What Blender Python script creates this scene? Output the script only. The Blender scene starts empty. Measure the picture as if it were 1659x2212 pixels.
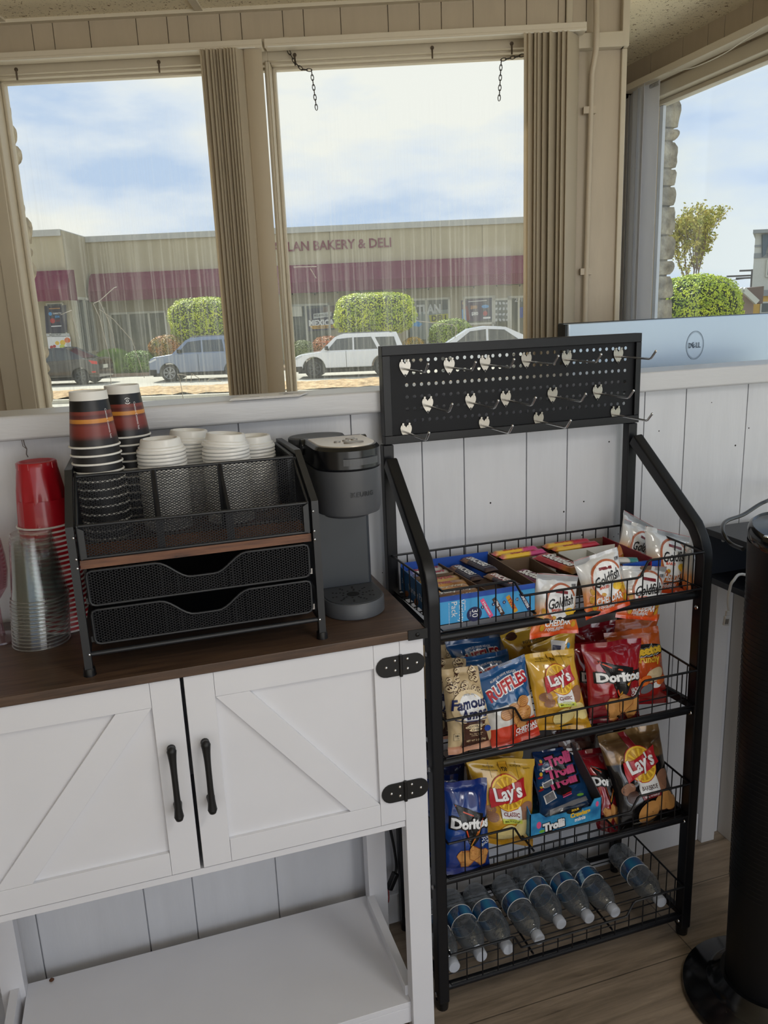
import bpy, bmesh, math, random
import numpy as np
from mathutils import Vector, Matrix, noise
from mathutils.geometry import delaunay_2d_cdt
random.seed(7)
S = bpy.context.scene
C = S.collection

# ---------------------------------------------------------------- camera
FPX, PITCH, ROLL, YAW, EYE = 1697.93, 0.241828, 0.0411148, 0.3003711, 1.5
cy_, sy_ = math.cos(YAW), math.sin(YAW)
fwd = np.array([sy_*math.cos(PITCH), cy_*math.cos(PITCH), -math.sin(PITCH)])
rgt = np.array([cy_, -sy_, 0.0]); dwn = np.cross(fwd, rgt)
c_, s_ = math.cos(ROLL), math.sin(ROLL)
RM = np.array([c_*rgt + s_*dwn, -s_*rgt + c_*dwn, fwd])
camd = bpy.data.cameras.new('camera'); cam = bpy.data.objects.new('camera', camd); C.objects.link(cam)
camd.sensor_fit = 'HORIZONTAL'; camd.sensor_width = 36; camd.lens = FPX*36/1659
camd.clip_start = 0.05; camd.clip_end = 500
cam.matrix_world = Matrix(((RM[0][0], -RM[1][0], -RM[2][0], 0), (RM[0][1], -RM[1][1], -RM[2][1], 0),
                           (RM[0][2], -RM[1][2], -RM[2][2], EYE), (0, 0, 0, 1)))
S.camera = cam

# ---------------------------------------------------------------- light, sky, exposure
S.view_settings.view_transform = 'Standard'; S.view_settings.look = 'None'
S.view_settings.gamma = 1; S.view_settings.use_curve_mapping = False
S.view_settings.exposure = 0.0
S.cycles.transparent_max_bounces = 32
S.cycles.max_bounces = 8
SKY_STRENGTH = 1.35
SUN_STRENGTH = 6.2
SUN_EL, SUN_AZ = math.radians(50), math.radians(-38)   # azimuth measured from the street normal
BACK_LIGHT = 23.0
CEILING_FILL = 13.0

w = bpy.data.worlds.new('sky'); S.world = w; w.use_nodes = True
nt = w.node_tree; nt.nodes.clear()
def N(t, tree=None, **k):
    n = (tree or nt).nodes.new(t)
    for a, b in k.items():
        if a.startswith('i_'): n.inputs[a[2:].replace('_', ' ')].default_value = b
        else: setattr(n, a, b)
    return n
tc = N('ShaderNodeTexCoord'); mp = N('ShaderNodeMapping'); mp.inputs['Scale'].default_value = (1.5, 1.5, 4.4)
mp.inputs['Location'].default_value = (0.35, 0.2, 0.62)
n1 = N('ShaderNodeTexNoise', i_Scale=1.55, i_Detail=7.0, i_Roughness=0.52)
nt.links.new(tc.outputs['Generated'], mp.inputs[0]); nt.links.new(mp.outputs[0], n1.inputs[0])
r1 = N('ShaderNodeValToRGB'); e = r1.color_ramp.elements
e[0].position = 0.40; e[0].color = (0.40, 0.50, 0.68, 1); e[1].position = 0.565; e[1].color = (0.72, 0.715, 0.69, 1)
em = r1.color_ramp.elements.new(0.475); em.color = (0.58, 0.63, 0.72, 1)
nt.links.new(n1.outputs['Fac'], r1.inputs[0])
# blue clears towards the right hand (east) part of the sky, ground is a warm dull tone
sx = N('ShaderNodeSeparateXYZ'); nt.links.new(tc.outputs['Generated'], sx.inputs[0])
gm = N('ShaderNodeMapRange', i_From_Min=-0.04, i_From_Max=0.01); nt.links.new(sx.outputs['Z'], gm.inputs['Value'])
mx = N('ShaderNodeMix', data_type='RGBA'); mx.inputs[6].default_value = (0.34, 0.31, 0.26, 1)
nt.links.new(gm.outputs[0], mx.inputs[0]); nt.links.new(r1.outputs[0], mx.inputs[7])
bg = N('ShaderNodeBackground', i_Strength=SKY_STRENGTH); wo = N('ShaderNodeOutputWorld')
nt.links.new(mx.outputs[2], bg.inputs[0]); nt.links.new(bg.outputs[0], wo.inputs[0])

AZ = math.radians(19.125)
eS = Vector((math.cos(AZ), -math.sin(AZ), 0)); eD = Vector((math.sin(AZ), math.cos(AZ), 0))
sd = eD*math.cos(SUN_AZ) + eS*math.sin(SUN_AZ)
sunv = Vector((sd.x*math.cos(SUN_EL), sd.y*math.cos(SUN_EL), math.sin(SUN_EL)))
sl = bpy.data.lights.new('sun', 'SUN'); sl.energy = SUN_STRENGTH; sl.angle = math.radians(1.2); sl.color = (1, 0.97, 0.91)
so = bpy.data.objects.new('sun', sl); C.objects.link(so)
so.rotation_euler = sunv.to_track_quat('Z', 'Y').to_euler(); so.location = (0, 6, 9)
def area(name, loc, target, sx_, sy2, power, col):
    l = bpy.data.lights.new(name, 'AREA'); l.shape = 'RECTANGLE'; l.size = sx_; l.size_y = sy2; l.energy = power; l.color = col
    o = bpy.data.objects.new(name, l); C.objects.link(o); o.location = loc
    o.rotation_euler = (Vector(loc)-Vector(target)).to_track_quat('Z', 'Y').to_euler()
    return o
area('room_fill_light', (1.1, -2.2, 1.35), (0.35, 1.6, 0.75), 2.6, 1.5, BACK_LIGHT, (0.95, 0.97, 1.0))  # fill light added behind the camera, where unseen windows are assumed

area('ceiling_fill_light', (1.05, -0.15, 2.40), (0.95, 0.25, 0.0), .4, .8, CEILING_FILL, (1.0, 0.98, 0.95))  # overhead fill added to brighten the upper rack, no fixture modelled

# ---------------------------------------------------------------- picture helpers (pixel of the 1659x2212 frame -> point on a real plane)
def ray(u, v): return RM.T @ np.array([(u-829.5)/FPX, (v-1106)/FPX, 1.0])
def PY(u, v, y): d = ray(u, v); return Vector(d*(y/d[1])) + Vector((0, 0, EYE))
def PX(u, v, x): d = ray(u, v); return Vector(d*(x/d[0])) + Vector((0, 0, EYE))
def PZ(u, v, z): d = ray(u, v); return Vector(d*((z-EYE)/d[2])) + Vector((0, 0, EYE))
nE = np.array([math.sin(AZ), math.cos(AZ), 0])
def PE(u, v, D):      # -> (along street, distance, height)
    d = ray(u, v); P = d*(D/(nE@d)); return Vector((P[0]*eS.x+P[1]*eS.y, D, P[2]+EYE))
TE = Matrix(((eS.x, eD.x, 0, 0), (eS.y, eD.y, 0, 0), (0, 0, 1, 0), (0, 0, 0, 1)))

# ---------------------------------------------------------------- materials
def lin(c):
    return tuple(((x/255)/12.92 if x/255 <= .04045 else ((x/255+.055)/1.055)**2.4) for x in c)
MC = {}
def mat(name, col, rough=0.5, metal=0.0, spec=0.5, bump=0.0, bscale=30, var=0.0, vscale=8, coat=0.0, stretch=None, col2=None, bdist=0.002, detail=3.0):
    if name in MC: return MC[name]
    m = bpy.data.materials.new(name); m.use_nodes = True; t = m.node_tree; b = t.nodes['Principled BSDF']
    c = lin(col)
    b.inputs['Roughness'].default_value = rough; b.inputs['Metallic'].default_value = metal
    b.inputs['Specular IOR Level'].default_value = spec; b.inputs['Coat Weight'].default_value = coat
    b.inputs['Base Color'].default_value = (*c, 1)
    tcn = t.nodes.new('ShaderNodeTexCoord'); mpn = t.nodes.new('ShaderNodeMapping')
    if stretch: mpn.inputs['Scale'].default_value = stretch
    t.links.new(tcn.outputs['Object'], mpn.inputs[0])
    if var > 0 or col2:
        nn = t.nodes.new('ShaderNodeTexNoise'); nn.inputs['Scale'].default_value = vscale; nn.inputs['Detail'].default_value = detail+2
        t.links.new(mpn.outputs[0], nn.inputs[0])
        rr = t.nodes.new('ShaderNodeValToRGB'); rr.color_ramp.elements[0].position = .33; rr.color_ramp.elements[1].position = .67
        c2 = lin(col2) if col2 else tuple(min(1, x*(1+var)) for x in c)
        c1 = c if col2 else tuple(x*(1-var) for x in c)
        rr.color_ramp.elements[0].color = (*c1, 1); rr.color_ramp.elements[1].color = (*c2, 1)
        t.links.new(nn.outputs['Fac'], rr.inputs[0]); t.links.new(rr.outputs[0], b.inputs['Base Color'])
    if bump > 0:
        nb = t.nodes.new('ShaderNodeTexNoise'); nb.inputs['Scale'].default_value = bscale; nb.inputs['Detail'].default_value = detail
        t.links.new(mpn.outputs[0], nb.inputs[0])
        bb = t.nodes.new('ShaderNodeBump'); bb.inputs['Strength'].default_value = bump; bb.inputs['Distance'].default_value = bdist
        t.links.new(nb.outputs['Fac'], bb.inputs['Height']); t.links.new(bb.outputs[0], b.inputs['Normal'])
    MC[name] = m; return m
def ramp_mat(name, stops, rough=0.3, axis='Z', distort=0.0, dscale=12, bump=0.0, bscale=22, coat=0.0, metal=0.0, spec=.5):
    """own printed colours laid out along one axis of the object's bounding box"""
    if name in MC: return MC[name]
    m = bpy.data.materials.new(name); m.use_nodes = True; t = m.node_tree; b = t.nodes['Principled BSDF']
    b.inputs['Roughness'].default_value = rough; b.inputs['Coat Weight'].default_value = coat; b.inputs['Metallic'].default_value = metal
    b.inputs['Specular IOR Level'].default_value = spec
    tcn = t.nodes.new('ShaderNodeTexCoord'); sp = t.nodes.new('ShaderNodeSeparateXYZ')
    if axis == 'V': t.links.new(tcn.outputs['UV'], sp.inputs[0]); src = sp.outputs['Y']
    else: t.links.new(tcn.outputs['Generated'], sp.inputs[0]); src = sp.outputs[axis]
    if distort:
        nn = t.nodes.new('ShaderNodeTexNoise'); nn.inputs['Scale'].default_value = dscale; nn.inputs['Detail'].default_value = 4
        t.links.new(tcn.outputs['Object'], nn.inputs[0])
        m1 = t.nodes.new('ShaderNodeMath'); m1.operation = 'MULTIPLY_ADD'; m1.inputs[1].default_value = distort; m1.inputs[2].default_value = -distort/2
        t.links.new(nn.outputs['Fac'], m1.inputs[0])
        m2 = t.nodes.new('ShaderNodeMath'); m2.operation = 'ADD'; t.links.new(m1.outputs[0], m2.inputs[0]); t.links.new(src, m2.inputs[1]); src = m2.outputs[0]
    rr = t.nodes.new('ShaderNodeValToRGB'); el = rr.color_ramp.elements
    while len(el) > 1: el.remove(el[-1])
    el[0].position = stops[0][0]; el[0].color = (*lin(stops[0][1]), 1)
    for p, c in stops[1:]:
        k = el.new(p); k.color = (*lin(c), 1)
    t.links.new(src, rr.inputs[0]); t.links.new(rr.outputs[0], b.inputs['Base Color'])
    if bump:
        nb = t.nodes.new('ShaderNodeTexNoise'); nb.inputs['Scale'].default_value = bscale; nb.inputs['Detail'].default_value = 2
        nb.inputs['Distortion'].default_value = .6
        t.links.new(tcn.outputs['Object'], nb.inputs[0])
        bb = t.nodes.new('ShaderNodeBump'); bb.inputs['Strength'].default_value = bump; bb.inputs['Distance'].default_value = .006
        t.links.new(nb.outputs['Fac'], bb.inputs['Height']); t.links.new(bb.outputs[0], b.inputs['Normal'])
    MC[name] = m; return m
def clear_mat(name, tint, gloss=0.12, body=0.0, bodycol=(255, 255, 255), rough=0.05, streak=False, fres=True, bump=0.0, bscale=60):
    if name in MC: return MC[name]
    m = bpy.data.materials.new(name); m.use_nodes = True; t = m.node_tree; t.nodes.clear()
    o = t.nodes.new('ShaderNodeOutputMaterial'); tr = t.nodes.new('ShaderNodeBsdfTransparent'); tr.inputs[0].default_value = (*lin(tint), 1)
    gl = t.nodes.new('ShaderNodeBsdfGlossy'); gl.inputs['Roughness'].default_value = rough; gl.inputs[0].default_value = (1, 1, 1, 1)
    lw = t.nodes.new('ShaderNodeLayerWeight'); lw.inputs[0].default_value = .5
    mm = t.nodes.new('ShaderNodeMath'); mm.operation = 'MULTIPLY_ADD'; mm.use_clamp = True
    mm.inputs[1].default_value = .75 if fres else 0; mm.inputs[2].default_value = gloss
    pw = t.nodes.new('ShaderNodeMath'); pw.operation = 'POWER'; pw.inputs[1].default_value = 3
    t.links.new(lw.outputs['Facing'], pw.inputs[0]); t.links.new(pw.outputs[0], mm.inputs[0])
    mx = t.nodes.new('ShaderNodeMixShader'); t.links.new(mm.outputs[0], mx.inputs[0]); t.links.new(tr.outputs[0], mx.inputs[1]); t.links.new(gl.outputs[0], mx.inputs[2])
    out = mx.outputs[0]
    if bump:
        tcn = t.nodes.new('ShaderNodeTexCoord'); nb = t.nodes.new('ShaderNodeTexNoise'); nb.inputs['Scale'].default_value = bscale
        t.links.new(tcn.outputs['Object'], nb.inputs[0]); bb = t.nodes.new('ShaderNodeBump'); bb.inputs['Strength'].default_value = bump; bb.inputs['Distance'].default_value = .003
        t.links.new(nb.outputs['Fac'], bb.inputs['Height']); t.links.new(bb.outputs[0], gl.inputs['Normal']); t.links.new(bb.outputs[0], lw.inputs['Normal'])
    if body or streak:
        df = t.nodes.new('ShaderNodeBsdfTranslucent'); df.inputs[0].default_value = (*lin(bodycol), 1)
        d2 = t.nodes.new('ShaderNodeBsdfDiffuse'); d2.inputs[0].default_value = (*lin(bodycol), 1)
        ad = t.nodes.new('ShaderNodeMixShader'); ad.inputs[0].default_value = .5
        t.links.new(df.outputs[0], ad.inputs[1]); t.links.new(d2.outputs[0], ad.inputs[2])
        m3 = t.nodes.new('ShaderNodeMixShader'); m3.inputs[0].default_value = body
        if streak:
            tcn = t.nodes.new('ShaderNodeTexCoord'); mpn = t.nodes.new('ShaderNodeMapping'); mpn.inputs['Scale'].default_value = (125, 125, 1.6)
            nn = t.nodes.new('ShaderNodeTexNoise'); nn.inputs['Scale'].default_value = 1; nn.inputs['Detail'].default_value = 4
            t.links.new(tcn.outputs['Object'], mpn.inputs[0]); t.links.new(mpn.outputs[0], nn.inputs[0])
            r = t.nodes.new('ShaderNodeMapRange'); r.inputs['From Min'].default_value = .50; r.inputs['From Max'].default_value = .80
            r.inputs['To Min'].default_value = body; r.inputs['To Max'].default_value = body+.19
            t.links.new(nn.outputs['Fac'], r.inputs['Value'])
            # dirt runs gather low on the pane
            sp = t.nodes.new('ShaderNodeSeparateXYZ'); t.links.new(tcn.outputs['Generated'], sp.inputs[0])
            r2 = t.nodes.new('ShaderNodeMapRange'); r2.inputs['From Min'].default_value = .95; r2.inputs['From Max'].default_value = .55
            t.links.new(sp.outputs['Z'], r2.inputs['Value'])
            ml = t.nodes.new('ShaderNodeMath'); ml.operation = 'MULTIPLY'; t.links.new(r.outputs[0], ml.inputs[0]); t.links.new(r2.outputs[0], ml.inputs[1])
            t.links.new(ml.outputs[0], m3.inputs[0])
        t.links.new(out, m3.inputs[1]); t.links.new(ad.outputs[0], m3.inputs[2]); out = m3.outputs[0]
    t.links.new(out, o.inputs[0]); MC[name] = m; return m
def wood(name, c1, c2, scale=6, stretch=(1, 14, 14), rough=.45, dark=None, planks=None):
    if name in MC: return MC[name]
    m = bpy.data.materials.new(name); m.use_nodes = True; t = m.node_tree; b = t.nodes['Principled BSDF']; b.inputs['Roughness'].default_value = rough
    tcn = t.nodes.new('ShaderNodeTexCoord'); mp = t.nodes.new('ShaderNodeMapping'); mp.inputs['Scale'].default_value = stretch
    t.links.new(tcn.outputs['Object'], mp.inputs[0]); src = mp.outputs[0]
    nn = t.nodes.new('ShaderNodeTexNoise'); nn.inputs['Scale'].default_value = scale; nn.inputs['Detail'].default_value = 8; nn.inputs['Roughness'].default_value = .65; nn.inputs['Distortion'].default_value = .4
    t.links.new(src, nn.inputs[0])
    rr = t.nodes.new('ShaderNodeValToRGB'); rr.color_ramp.elements[0].position = .3; rr.color_ramp.elements[1].position = .7
    rr.color_ramp.elements[0].color = (*lin(c1), 1); rr.color_ramp.elements[1].color = (*lin(c2), 1)
    if dark: k = rr.color_ramp.elements.new(.36); k.color = (*lin(c1), 1); rr.color_ramp.elements[0].color = (*lin(dark), 1)
    t.links.new(nn.outputs['Fac'], rr.inputs[0]); out = rr.outputs[0]
    if planks:
        br = t.nodes.new('ShaderNodeTexBrick'); br.inputs['Scale'].default_value = 1; br.inputs['Mortar Size'].default_value = .0015
        br.inputs['Brick Width'].default_value = planks[0]; br.inputs['Row Height'].default_value = planks[1]; br.offset = .37
        br.inputs['Color1'].default_value = (.78, .78, .78, 1); br.inputs['Color2'].default_value = (1, 1, 1, 1); br.inputs['Mortar'].default_value = (.3, .3, .3, 1)
        mp2 = t.nodes.new('ShaderNodeMapping'); mp2.inputs['Location'].default_value = (.31, .02, 0); t.links.new(tcn.outputs['Object'], mp2.inputs[0]); t.links.new(mp2.outputs[0], br.inputs[0])
        ml = t.nodes.new('ShaderNodeMix'); ml.data_type = 'RGBA'; ml.blend_type = 'MULTIPLY'; ml.inputs[0].default_value = 1
        t.links.new(out, ml.inputs[6]); t.links.new(br.outputs[0], ml.inputs[7]); out = ml.outputs[2]
    t.links.new(out, b.inputs['Base Color'])
    bb = t.nodes.new('ShaderNodeBump'); bb.inputs['Strength'].default_value = .25; bb.inputs['Distance'].default_value = .001
    t.links.new(nn.outputs['Fac'], bb.inputs['Height']); t.links.new(bb.outputs[0], b.inputs['Normal'])
    MC[name] = m; return m

# ---------------------------------------------------------------- mesh builder
class MB:
    def __init__(s, xf=None): s.v = []; s.f = []; s.mi = []; s.uv = None; s.xf = xf; s.cur = 0
    def add(s, vs, fs, mi=None):
        b = len(s.v); s.v += [tuple(p) for p in vs]; s.f += [tuple(i+b for i in f) for f in fs]; s.mi += [s.cur if mi is None else mi]*len(fs); return s
    def box(s, a, b, mi=None):
        (x0, y0, z0), (x1, y1, z1) = a, b
        x0, x1 = min(x0, x1), max(x0, x1); y0, y1 = min(y0, y1), max(y0, y1); z0, z1 = min(z0, z1), max(z0, z1)
        return s.add([(x0, y0, z0), (x1, y0, z0), (x1, y1, z0), (x0, y1, z0), (x0, y0, z1), (x1, y0, z1), (x1, y1, z1), (x0, y1, z1)],
                     [(0, 3, 2, 1), (4, 5, 6, 7), (0, 1, 5, 4), (1, 2, 6, 5), (2, 3, 7, 6), (3, 0, 4, 7)], mi)
    def bar(s, p, q, wx, wy, up=(0, 0, 1), mi=None):   # rectangular bar from p to q
        p = Vector(p); q = Vector(q); d = (q-p).normalized(); u = Vector(up)
        if abs(d.dot(u)) > .99: u = Vector((0, 1, 0))
        a = d.cross(u).normalized()*wx/2; b = a.cross(d).normalized()*wy/2
        vs = [p-a-b, p+a-b, p+a+b, p-a+b, q-a-b, q+a-b, q+a+b, q-a+b]
        return s.add(vs, [(0, 3, 2, 1), (4, 5, 6, 7), (0, 1, 5, 4), (1, 2, 6, 5), (2, 3, 7, 6), (3, 0, 4, 7)], mi)
    def tube(s, pts, r, seg=8, closed=False, mi=None, rect=None):
        pts = [Vector(p) for p in pts]; n = len(pts); rr = r if isinstance(r, (list, tuple)) else [r]*n
        prev = None; rings = []
        for i, p in enumerate(pts):
            d = (pts[(i+1) % n]-pts[i-1]) if closed else (pts[min(i+1, n-1)]-pts[max(i-1, 0)])
            d.normalize()
            if prev is None:
                u = Vector((0, 0, 1)) if abs(d.z) < .9 else Vector((1, 0, 0)); a = d.cross(u).normalized()
            else: a = (prev-d*prev.dot(d)).normalized()
            prev = a; b = d.cross(a)
            if rect:
                k = [(-1, -1), (1, -1), (1, 1), (-1, 1)]; rings.append([p+a*x*rect[0]/2+b*y*rect[1]/2 for x, y in k])
            else: rings.append([p+(a*math.cos(t)+b*math.sin(t))*rr[i] for t in [2*math.pi*j/seg for j in range(seg)]])
        sg = 4 if rect else seg
        vs = [v for R in rings for v in R]; fs = []
        for i in range(n if closed else n-1):
            for j in range(sg): fs.append((i*sg+j, i*sg+(j+1) % sg, ((i+1) % n)*sg+(j+1) % sg, ((i+1) % n)*sg+j))
        if not closed: fs += [tuple(range(sg))[::-1], tuple((n-1)*sg+j for j in range(sg))]
        return s.add(vs, fs, mi)
    def cyl(s, p, q, r, r2=None, seg=16, mi=None): return s.tube([p, q], [r, r if r2 is None else r2], seg, mi=mi)
    def lathe(s, prof, c=(0, 0, 0), seg=28, mi=None, cap=True, flute=None):
        c = Vector(c); vs = []; fs = []; n = len(prof)
        for (r, z) in prof:
            for j in range(seg):
                t = 2*math.pi*j/seg; rr = r*(1+(flute(t, z) if flute else 0)); vs.append((c.x+rr*math.cos(t), c.y+rr*math.sin(t), c.z+z))
        for i in range(n-1):
            for j in range(seg): fs.append((i*seg+j, i*seg+(j+1) % seg, (i+1)*seg+(j+1) % seg, (i+1)*seg+j))
        if cap:
            if prof[0][0] > 1e-4: fs.append(tuple(range(seg))[::-1])
            if prof[-1][0] > 1e-4: fs.append(tuple((n-1)*seg+j for j in range(seg)))
        return s.add(vs, fs, mi)
    def prism(s, poly, o, ax, ay, ext, mi=None):   # polygon in plane (ax, ay) at o, extruded by ext
        o = Vector(o); ax = Vector(ax); ay = Vector(ay); ext = Vector(ext); n = len(poly)
        a = [o+ax*x+ay*y for x, y in poly]; vs = a+[p+ext for p in a]
        fs = [tuple(range(n))[::-1], tuple(range(n, 2*n))]+[(i, (i+1) % n, n+(i+1) % n, n+i) for i in range(n)]
        if ax.cross(ay).dot(ext) < 0: fs = [f[::-1] for f in fs]
        return s.add(vs, fs, mi)
    def build(s, name, mats, parent=None, smooth=None, bevel=0, bseg=2, origin=None):
        V = [Vector(p) for p in s.v]
        if s.xf: V = [s.xf @ p for p in V]
        if parent is not None: M = parent['_m']; org = Vector(M)
        else:
            if origin is None:
                xs = [p.x for p in V]; ys = [p.y for p in V]; zs = [p.z for p in V]; org = Vector(((min(xs)+max(xs))/2, (min(ys)+max(ys))/2, min(zs)))
            else: org = Vector(origin)
        me = bpy.data.meshes.new(name); me.from_pydata([tuple(p-org) for p in V], [], s.f)
        if not isinstance(mats, (list, tuple)): mats = [mats]
        for m in mats: me.materials.append(m)
        if len(mats) > 1: me.polygons.foreach_set('material_index', s.mi)
        if s.uv:
            ul = me.uv_layers.new(name='UVMap')
            for lp in me.loops: ul.data[lp.index].uv = s.uv[lp.vertex_index] if lp.vertex_index < len(s.uv) else (0, 0)
        me.update()
        o = bpy.data.objects.new(name, me); C.objects.link(o)
        if parent is not None: o.parent = parent
        else: o.location = org
        o['_m'] = list(org) if parent is None else list(parent['_m'])
        if smooth is not None:
            me.polygons.foreach_set('use_smooth', [True]*len(me.polygons))
            if smooth < 180:
                try: me.set_sharp_from_angle(angle=math.radians(smooth))
                except Exception: pass
        if bevel:
            b = o.modifiers.new('bevel', 'BEVEL'); b.width = bevel; b.segments = bseg; b.limit_method = 'ANGLE'; b.angle_limit = math.radians(35)
            me.polygons.foreach_set('use_smooth', [True]*len(me.polygons)); wn = o.modifiers.new('wn', 'WEIGHTED_NORMAL'); wn.keep_sharp = True
        return o
ORD = ['second', 'third', 'fourth', 'fifth', 'sixth', 'seventh', 'eighth', 'ninth', 'tenth', 'eleventh', 'twelfth', 'thirteenth', 'fourteenth', 'fifteenth', 'sixteenth', 'seventeenth', 'eighteenth', 'nineteenth', 'twentieth', 'twenty-first', 'twenty-second', 'twenty-third', 'twenty-fourth', 'twenty-fifth']
def tag(o, label, cat, group=None):
    o['label'] = label; o['category'] = cat
    if group: o['group'] = group
    return o
def thing(name, loc, label, cat, group=None):
    o = bpy.data.objects.new(name, None); C.objects.link(o); o.empty_display_size = .05
    o.location = loc; o['_m'] = list(loc); return tag(o, label, cat, group)
def struct(mb, name, m, **k):
    o = mb.build(name, m, **k); o['kind'] = 'structure'; return o
def part(mb, name, m, parent, label=None, **k):
    o = mb.build(name, m, parent, **k)
    if label: o['label'] = label
    return o
def dup(root, loc, label, group=None, rotz=None):
    r = root.copy(); C.objects.link(r); r.location = loc; r['label'] = label
    if group: r['group'] = group
    if rotz is not None: r.rotation_euler = (0, 0, rotz)
    for ch in list(root.children):
        c = ch.copy(); C.objects.link(c); c.parent = r
        for g in list(ch.children):
            d = g.copy(); C.objects.link(d); d.parent = c
    return r

# ---------------------------------------------------------------- flat lettering and artwork that follows a surface
TXT = {}
def glyphs(s, bold=.02, space=1.0):
    k = (s, bold, space)
    if k in TXT: return TXT[k]
    cu = bpy.data.curves.new('t', 'FONT'); cu.body = s; cu.size = 1; cu.offset = bold; cu.space_character = space; cu.resolution_u = 2; cu.fill_mode = 'BOTH'
    o = bpy.data.objects.new('t', cu); me = o.to_mesh(); vs = [(v.co.x, v.co.y) for v in me.vertices]; fs = [tuple(p.vertices) for p in me.polygons]; o.to_mesh_clear()
    bpy.data.objects.remove(o); bpy.data.curves.remove(cu)
    x0 = min(v[0] for v in vs); x1 = max(v[0] for v in vs); y0 = min(v[1] for v in vs); y1 = max(v[1] for v in vs)
    vs = [((x-(x0+x1)/2)/(x1-x0), (y-(y0+y1)/2)/(x1-x0)) for x, y in vs]
    TXT[k] = (vs, fs, (y1-y0)/(x1-x0)); return TXT[k]
def rot2(x, y, a): c, s = math.cos(a), math.sin(a); return x*c-y*s, x*s+y*c
def text2(s, cx, cy, w, h=None, ang=0, shear=0, bold=.02, arch=0, space=1.0):
    vs, fs, asp = glyphs(s, bold, space); hs = (h/(w*asp)) if h else 1; a = math.radians(ang); out = []
    for x, y in vs:
        x, y = x*w, y*w*hs; x += shear*y; y += arch*(1-(2*x/w)**2)*w; x, y = rot2(x, y, a); out.append((cx+x, cy+y))
    return out, fs
def tess(poly, step):
    xs = [p[0] for p in poly]; ys = [p[1] for p in poly]; pts = [Vector(p) for p in poly]; n = len(poly)
    eg = [(i, (i+1) % n) for i in range(n)]
    x = min(xs)+step*.5
    while x < max(xs):
        y = min(ys)+step*.5
        while y < max(ys): pts.append(Vector((x, y))); y += step
        x += step
    v, _, f, *_r = delaunay_2d_cdt(pts, eg, [], 1, 1e-5)
    return [(p.x, p.y) for p in v], [tuple(q) for q in f]
def ell(cx, cy, rx, ry, ang=0, n=26, a0=0, a1=360):
    o = []; m = n if a1-a0 >= 360 else n+1
    for i in range(m):
        t = math.radians(a0+(a1-a0)*i/n); x, y = rot2(rx*math.cos(t), ry*math.sin(t), math.radians(ang)); o.append((cx+x, cy+y))
    return o
def rectp(x0, y0, x1, y1, ang=0):
    cx, cy = (x0+x1)/2, (y0+y1)/2
    return [(cx+a, cy+b) for a, b in (rot2(px-cx, py-cy, math.radians(ang)) for px, py in ((x0, y0), (x1, y0), (x1, y1), (x0, y1)))]
class Quads(list): pass
def strip(pts, w):
    L = []; R = []
    for i, p in enumerate(pts):
        a = pts[max(0, i-1)]; b = pts[min(len(pts)-1, i+1)]; dx, dy = b[0]-a[0], b[1]-a[1]; l = math.hypot(dx, dy) or 1
        L.append((p[0]-dy/l*w/2, p[1]+dx/l*w/2)); R.append((p[0]+dy/l*w/2, p[1]-dx/l*w/2))
    return Quads([L, R])
def flat(name, items, surf, parent, metric=False, base=.0006, step=.0045, seg_name='lettering'):
    """items: ('p', matname, polygon) or ('t', matname, text kwargs); surf(x, y, eps) -> point"""
    art = MB(); am = []; let = MB(); lm = []; boxes = []
    for li, it in enumerate(items):
        tgt, ms = (let, lm) if it[0] == 't' else (art, am)
        m = MC[it[1]]
        if m not in ms: ms.append(m)
        if it[0] == 't': vs, fs = text2(*it[2], **it[3])
        elif isinstance(it[2], Quads): L, Rr = it[2]; vs = L+Rr; n = len(L); fs = [(i, i+1, n+i+1, n+i) for i in range(n-1)]
        else: vs, fs = tess(it[2], step)
        if it[0] == 't' and step < .02:
            vs = list(vs); lim = step*.8; F = []; St = [tuple(f) for f in fs]; ed = {}
            while St:
                f = St.pop()
                if len(f) > 3: St += [(f[0], f[i], f[i+1]) for i in range(1, len(f)-1)]; continue
                L = [(math.dist(vs[f[i]], vs[f[(i+1) % 3]]), i) for i in range(3)]; l, i = max(L)
                if l < lim: F.append(f); continue
                a, b_, c = f[i], f[(i+1) % 3], f[(i+2) % 3]; k = (min(a, b_), max(a, b_))
                if k not in ed: ed[k] = len(vs); vs.append(((vs[a][0]+vs[b_][0])/2, (vs[a][1]+vs[b_][1])/2))
                St += [(a, ed[k], c), (ed[k], b_, c)]
            fs = F
        bb = (min(v[0] for v in vs), min(v[1] for v in vs), max(v[0] for v in vs), max(v[1] for v in vs))
        lay = 1+max([q[4] for q in boxes if q[0] < bb[2] and q[2] > bb[0] and q[1] < bb[3] and q[3] > bb[1]]+[-1]); boxes.append((*bb, lay))
        eps = base+(.00034 if step < .02 and base > .0005 else .00012)*lay
        P = [surf(x, y, eps) for x, y in vs]
        # face towards the outside
        if fs:
            f = fs[0]; 
            nn = (P[f[1]]-P[f[0]]).cross(P[f[2]]-P[f[0]]); o = surf(vs[f[0]][0], vs[f[0]][1], eps+.01)-P[f[0]]
            if nn.dot(o) < 0: fs = [q[::-1] for q in fs]
        tgt.add(P, fs, ms.index(m))
    if art.f: art.build('printed_artwork' if seg_name == 'lettering' else seg_name+'_artwork', am, parent)
    if let.f: let.build(seg_name, lm, parent)
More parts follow.
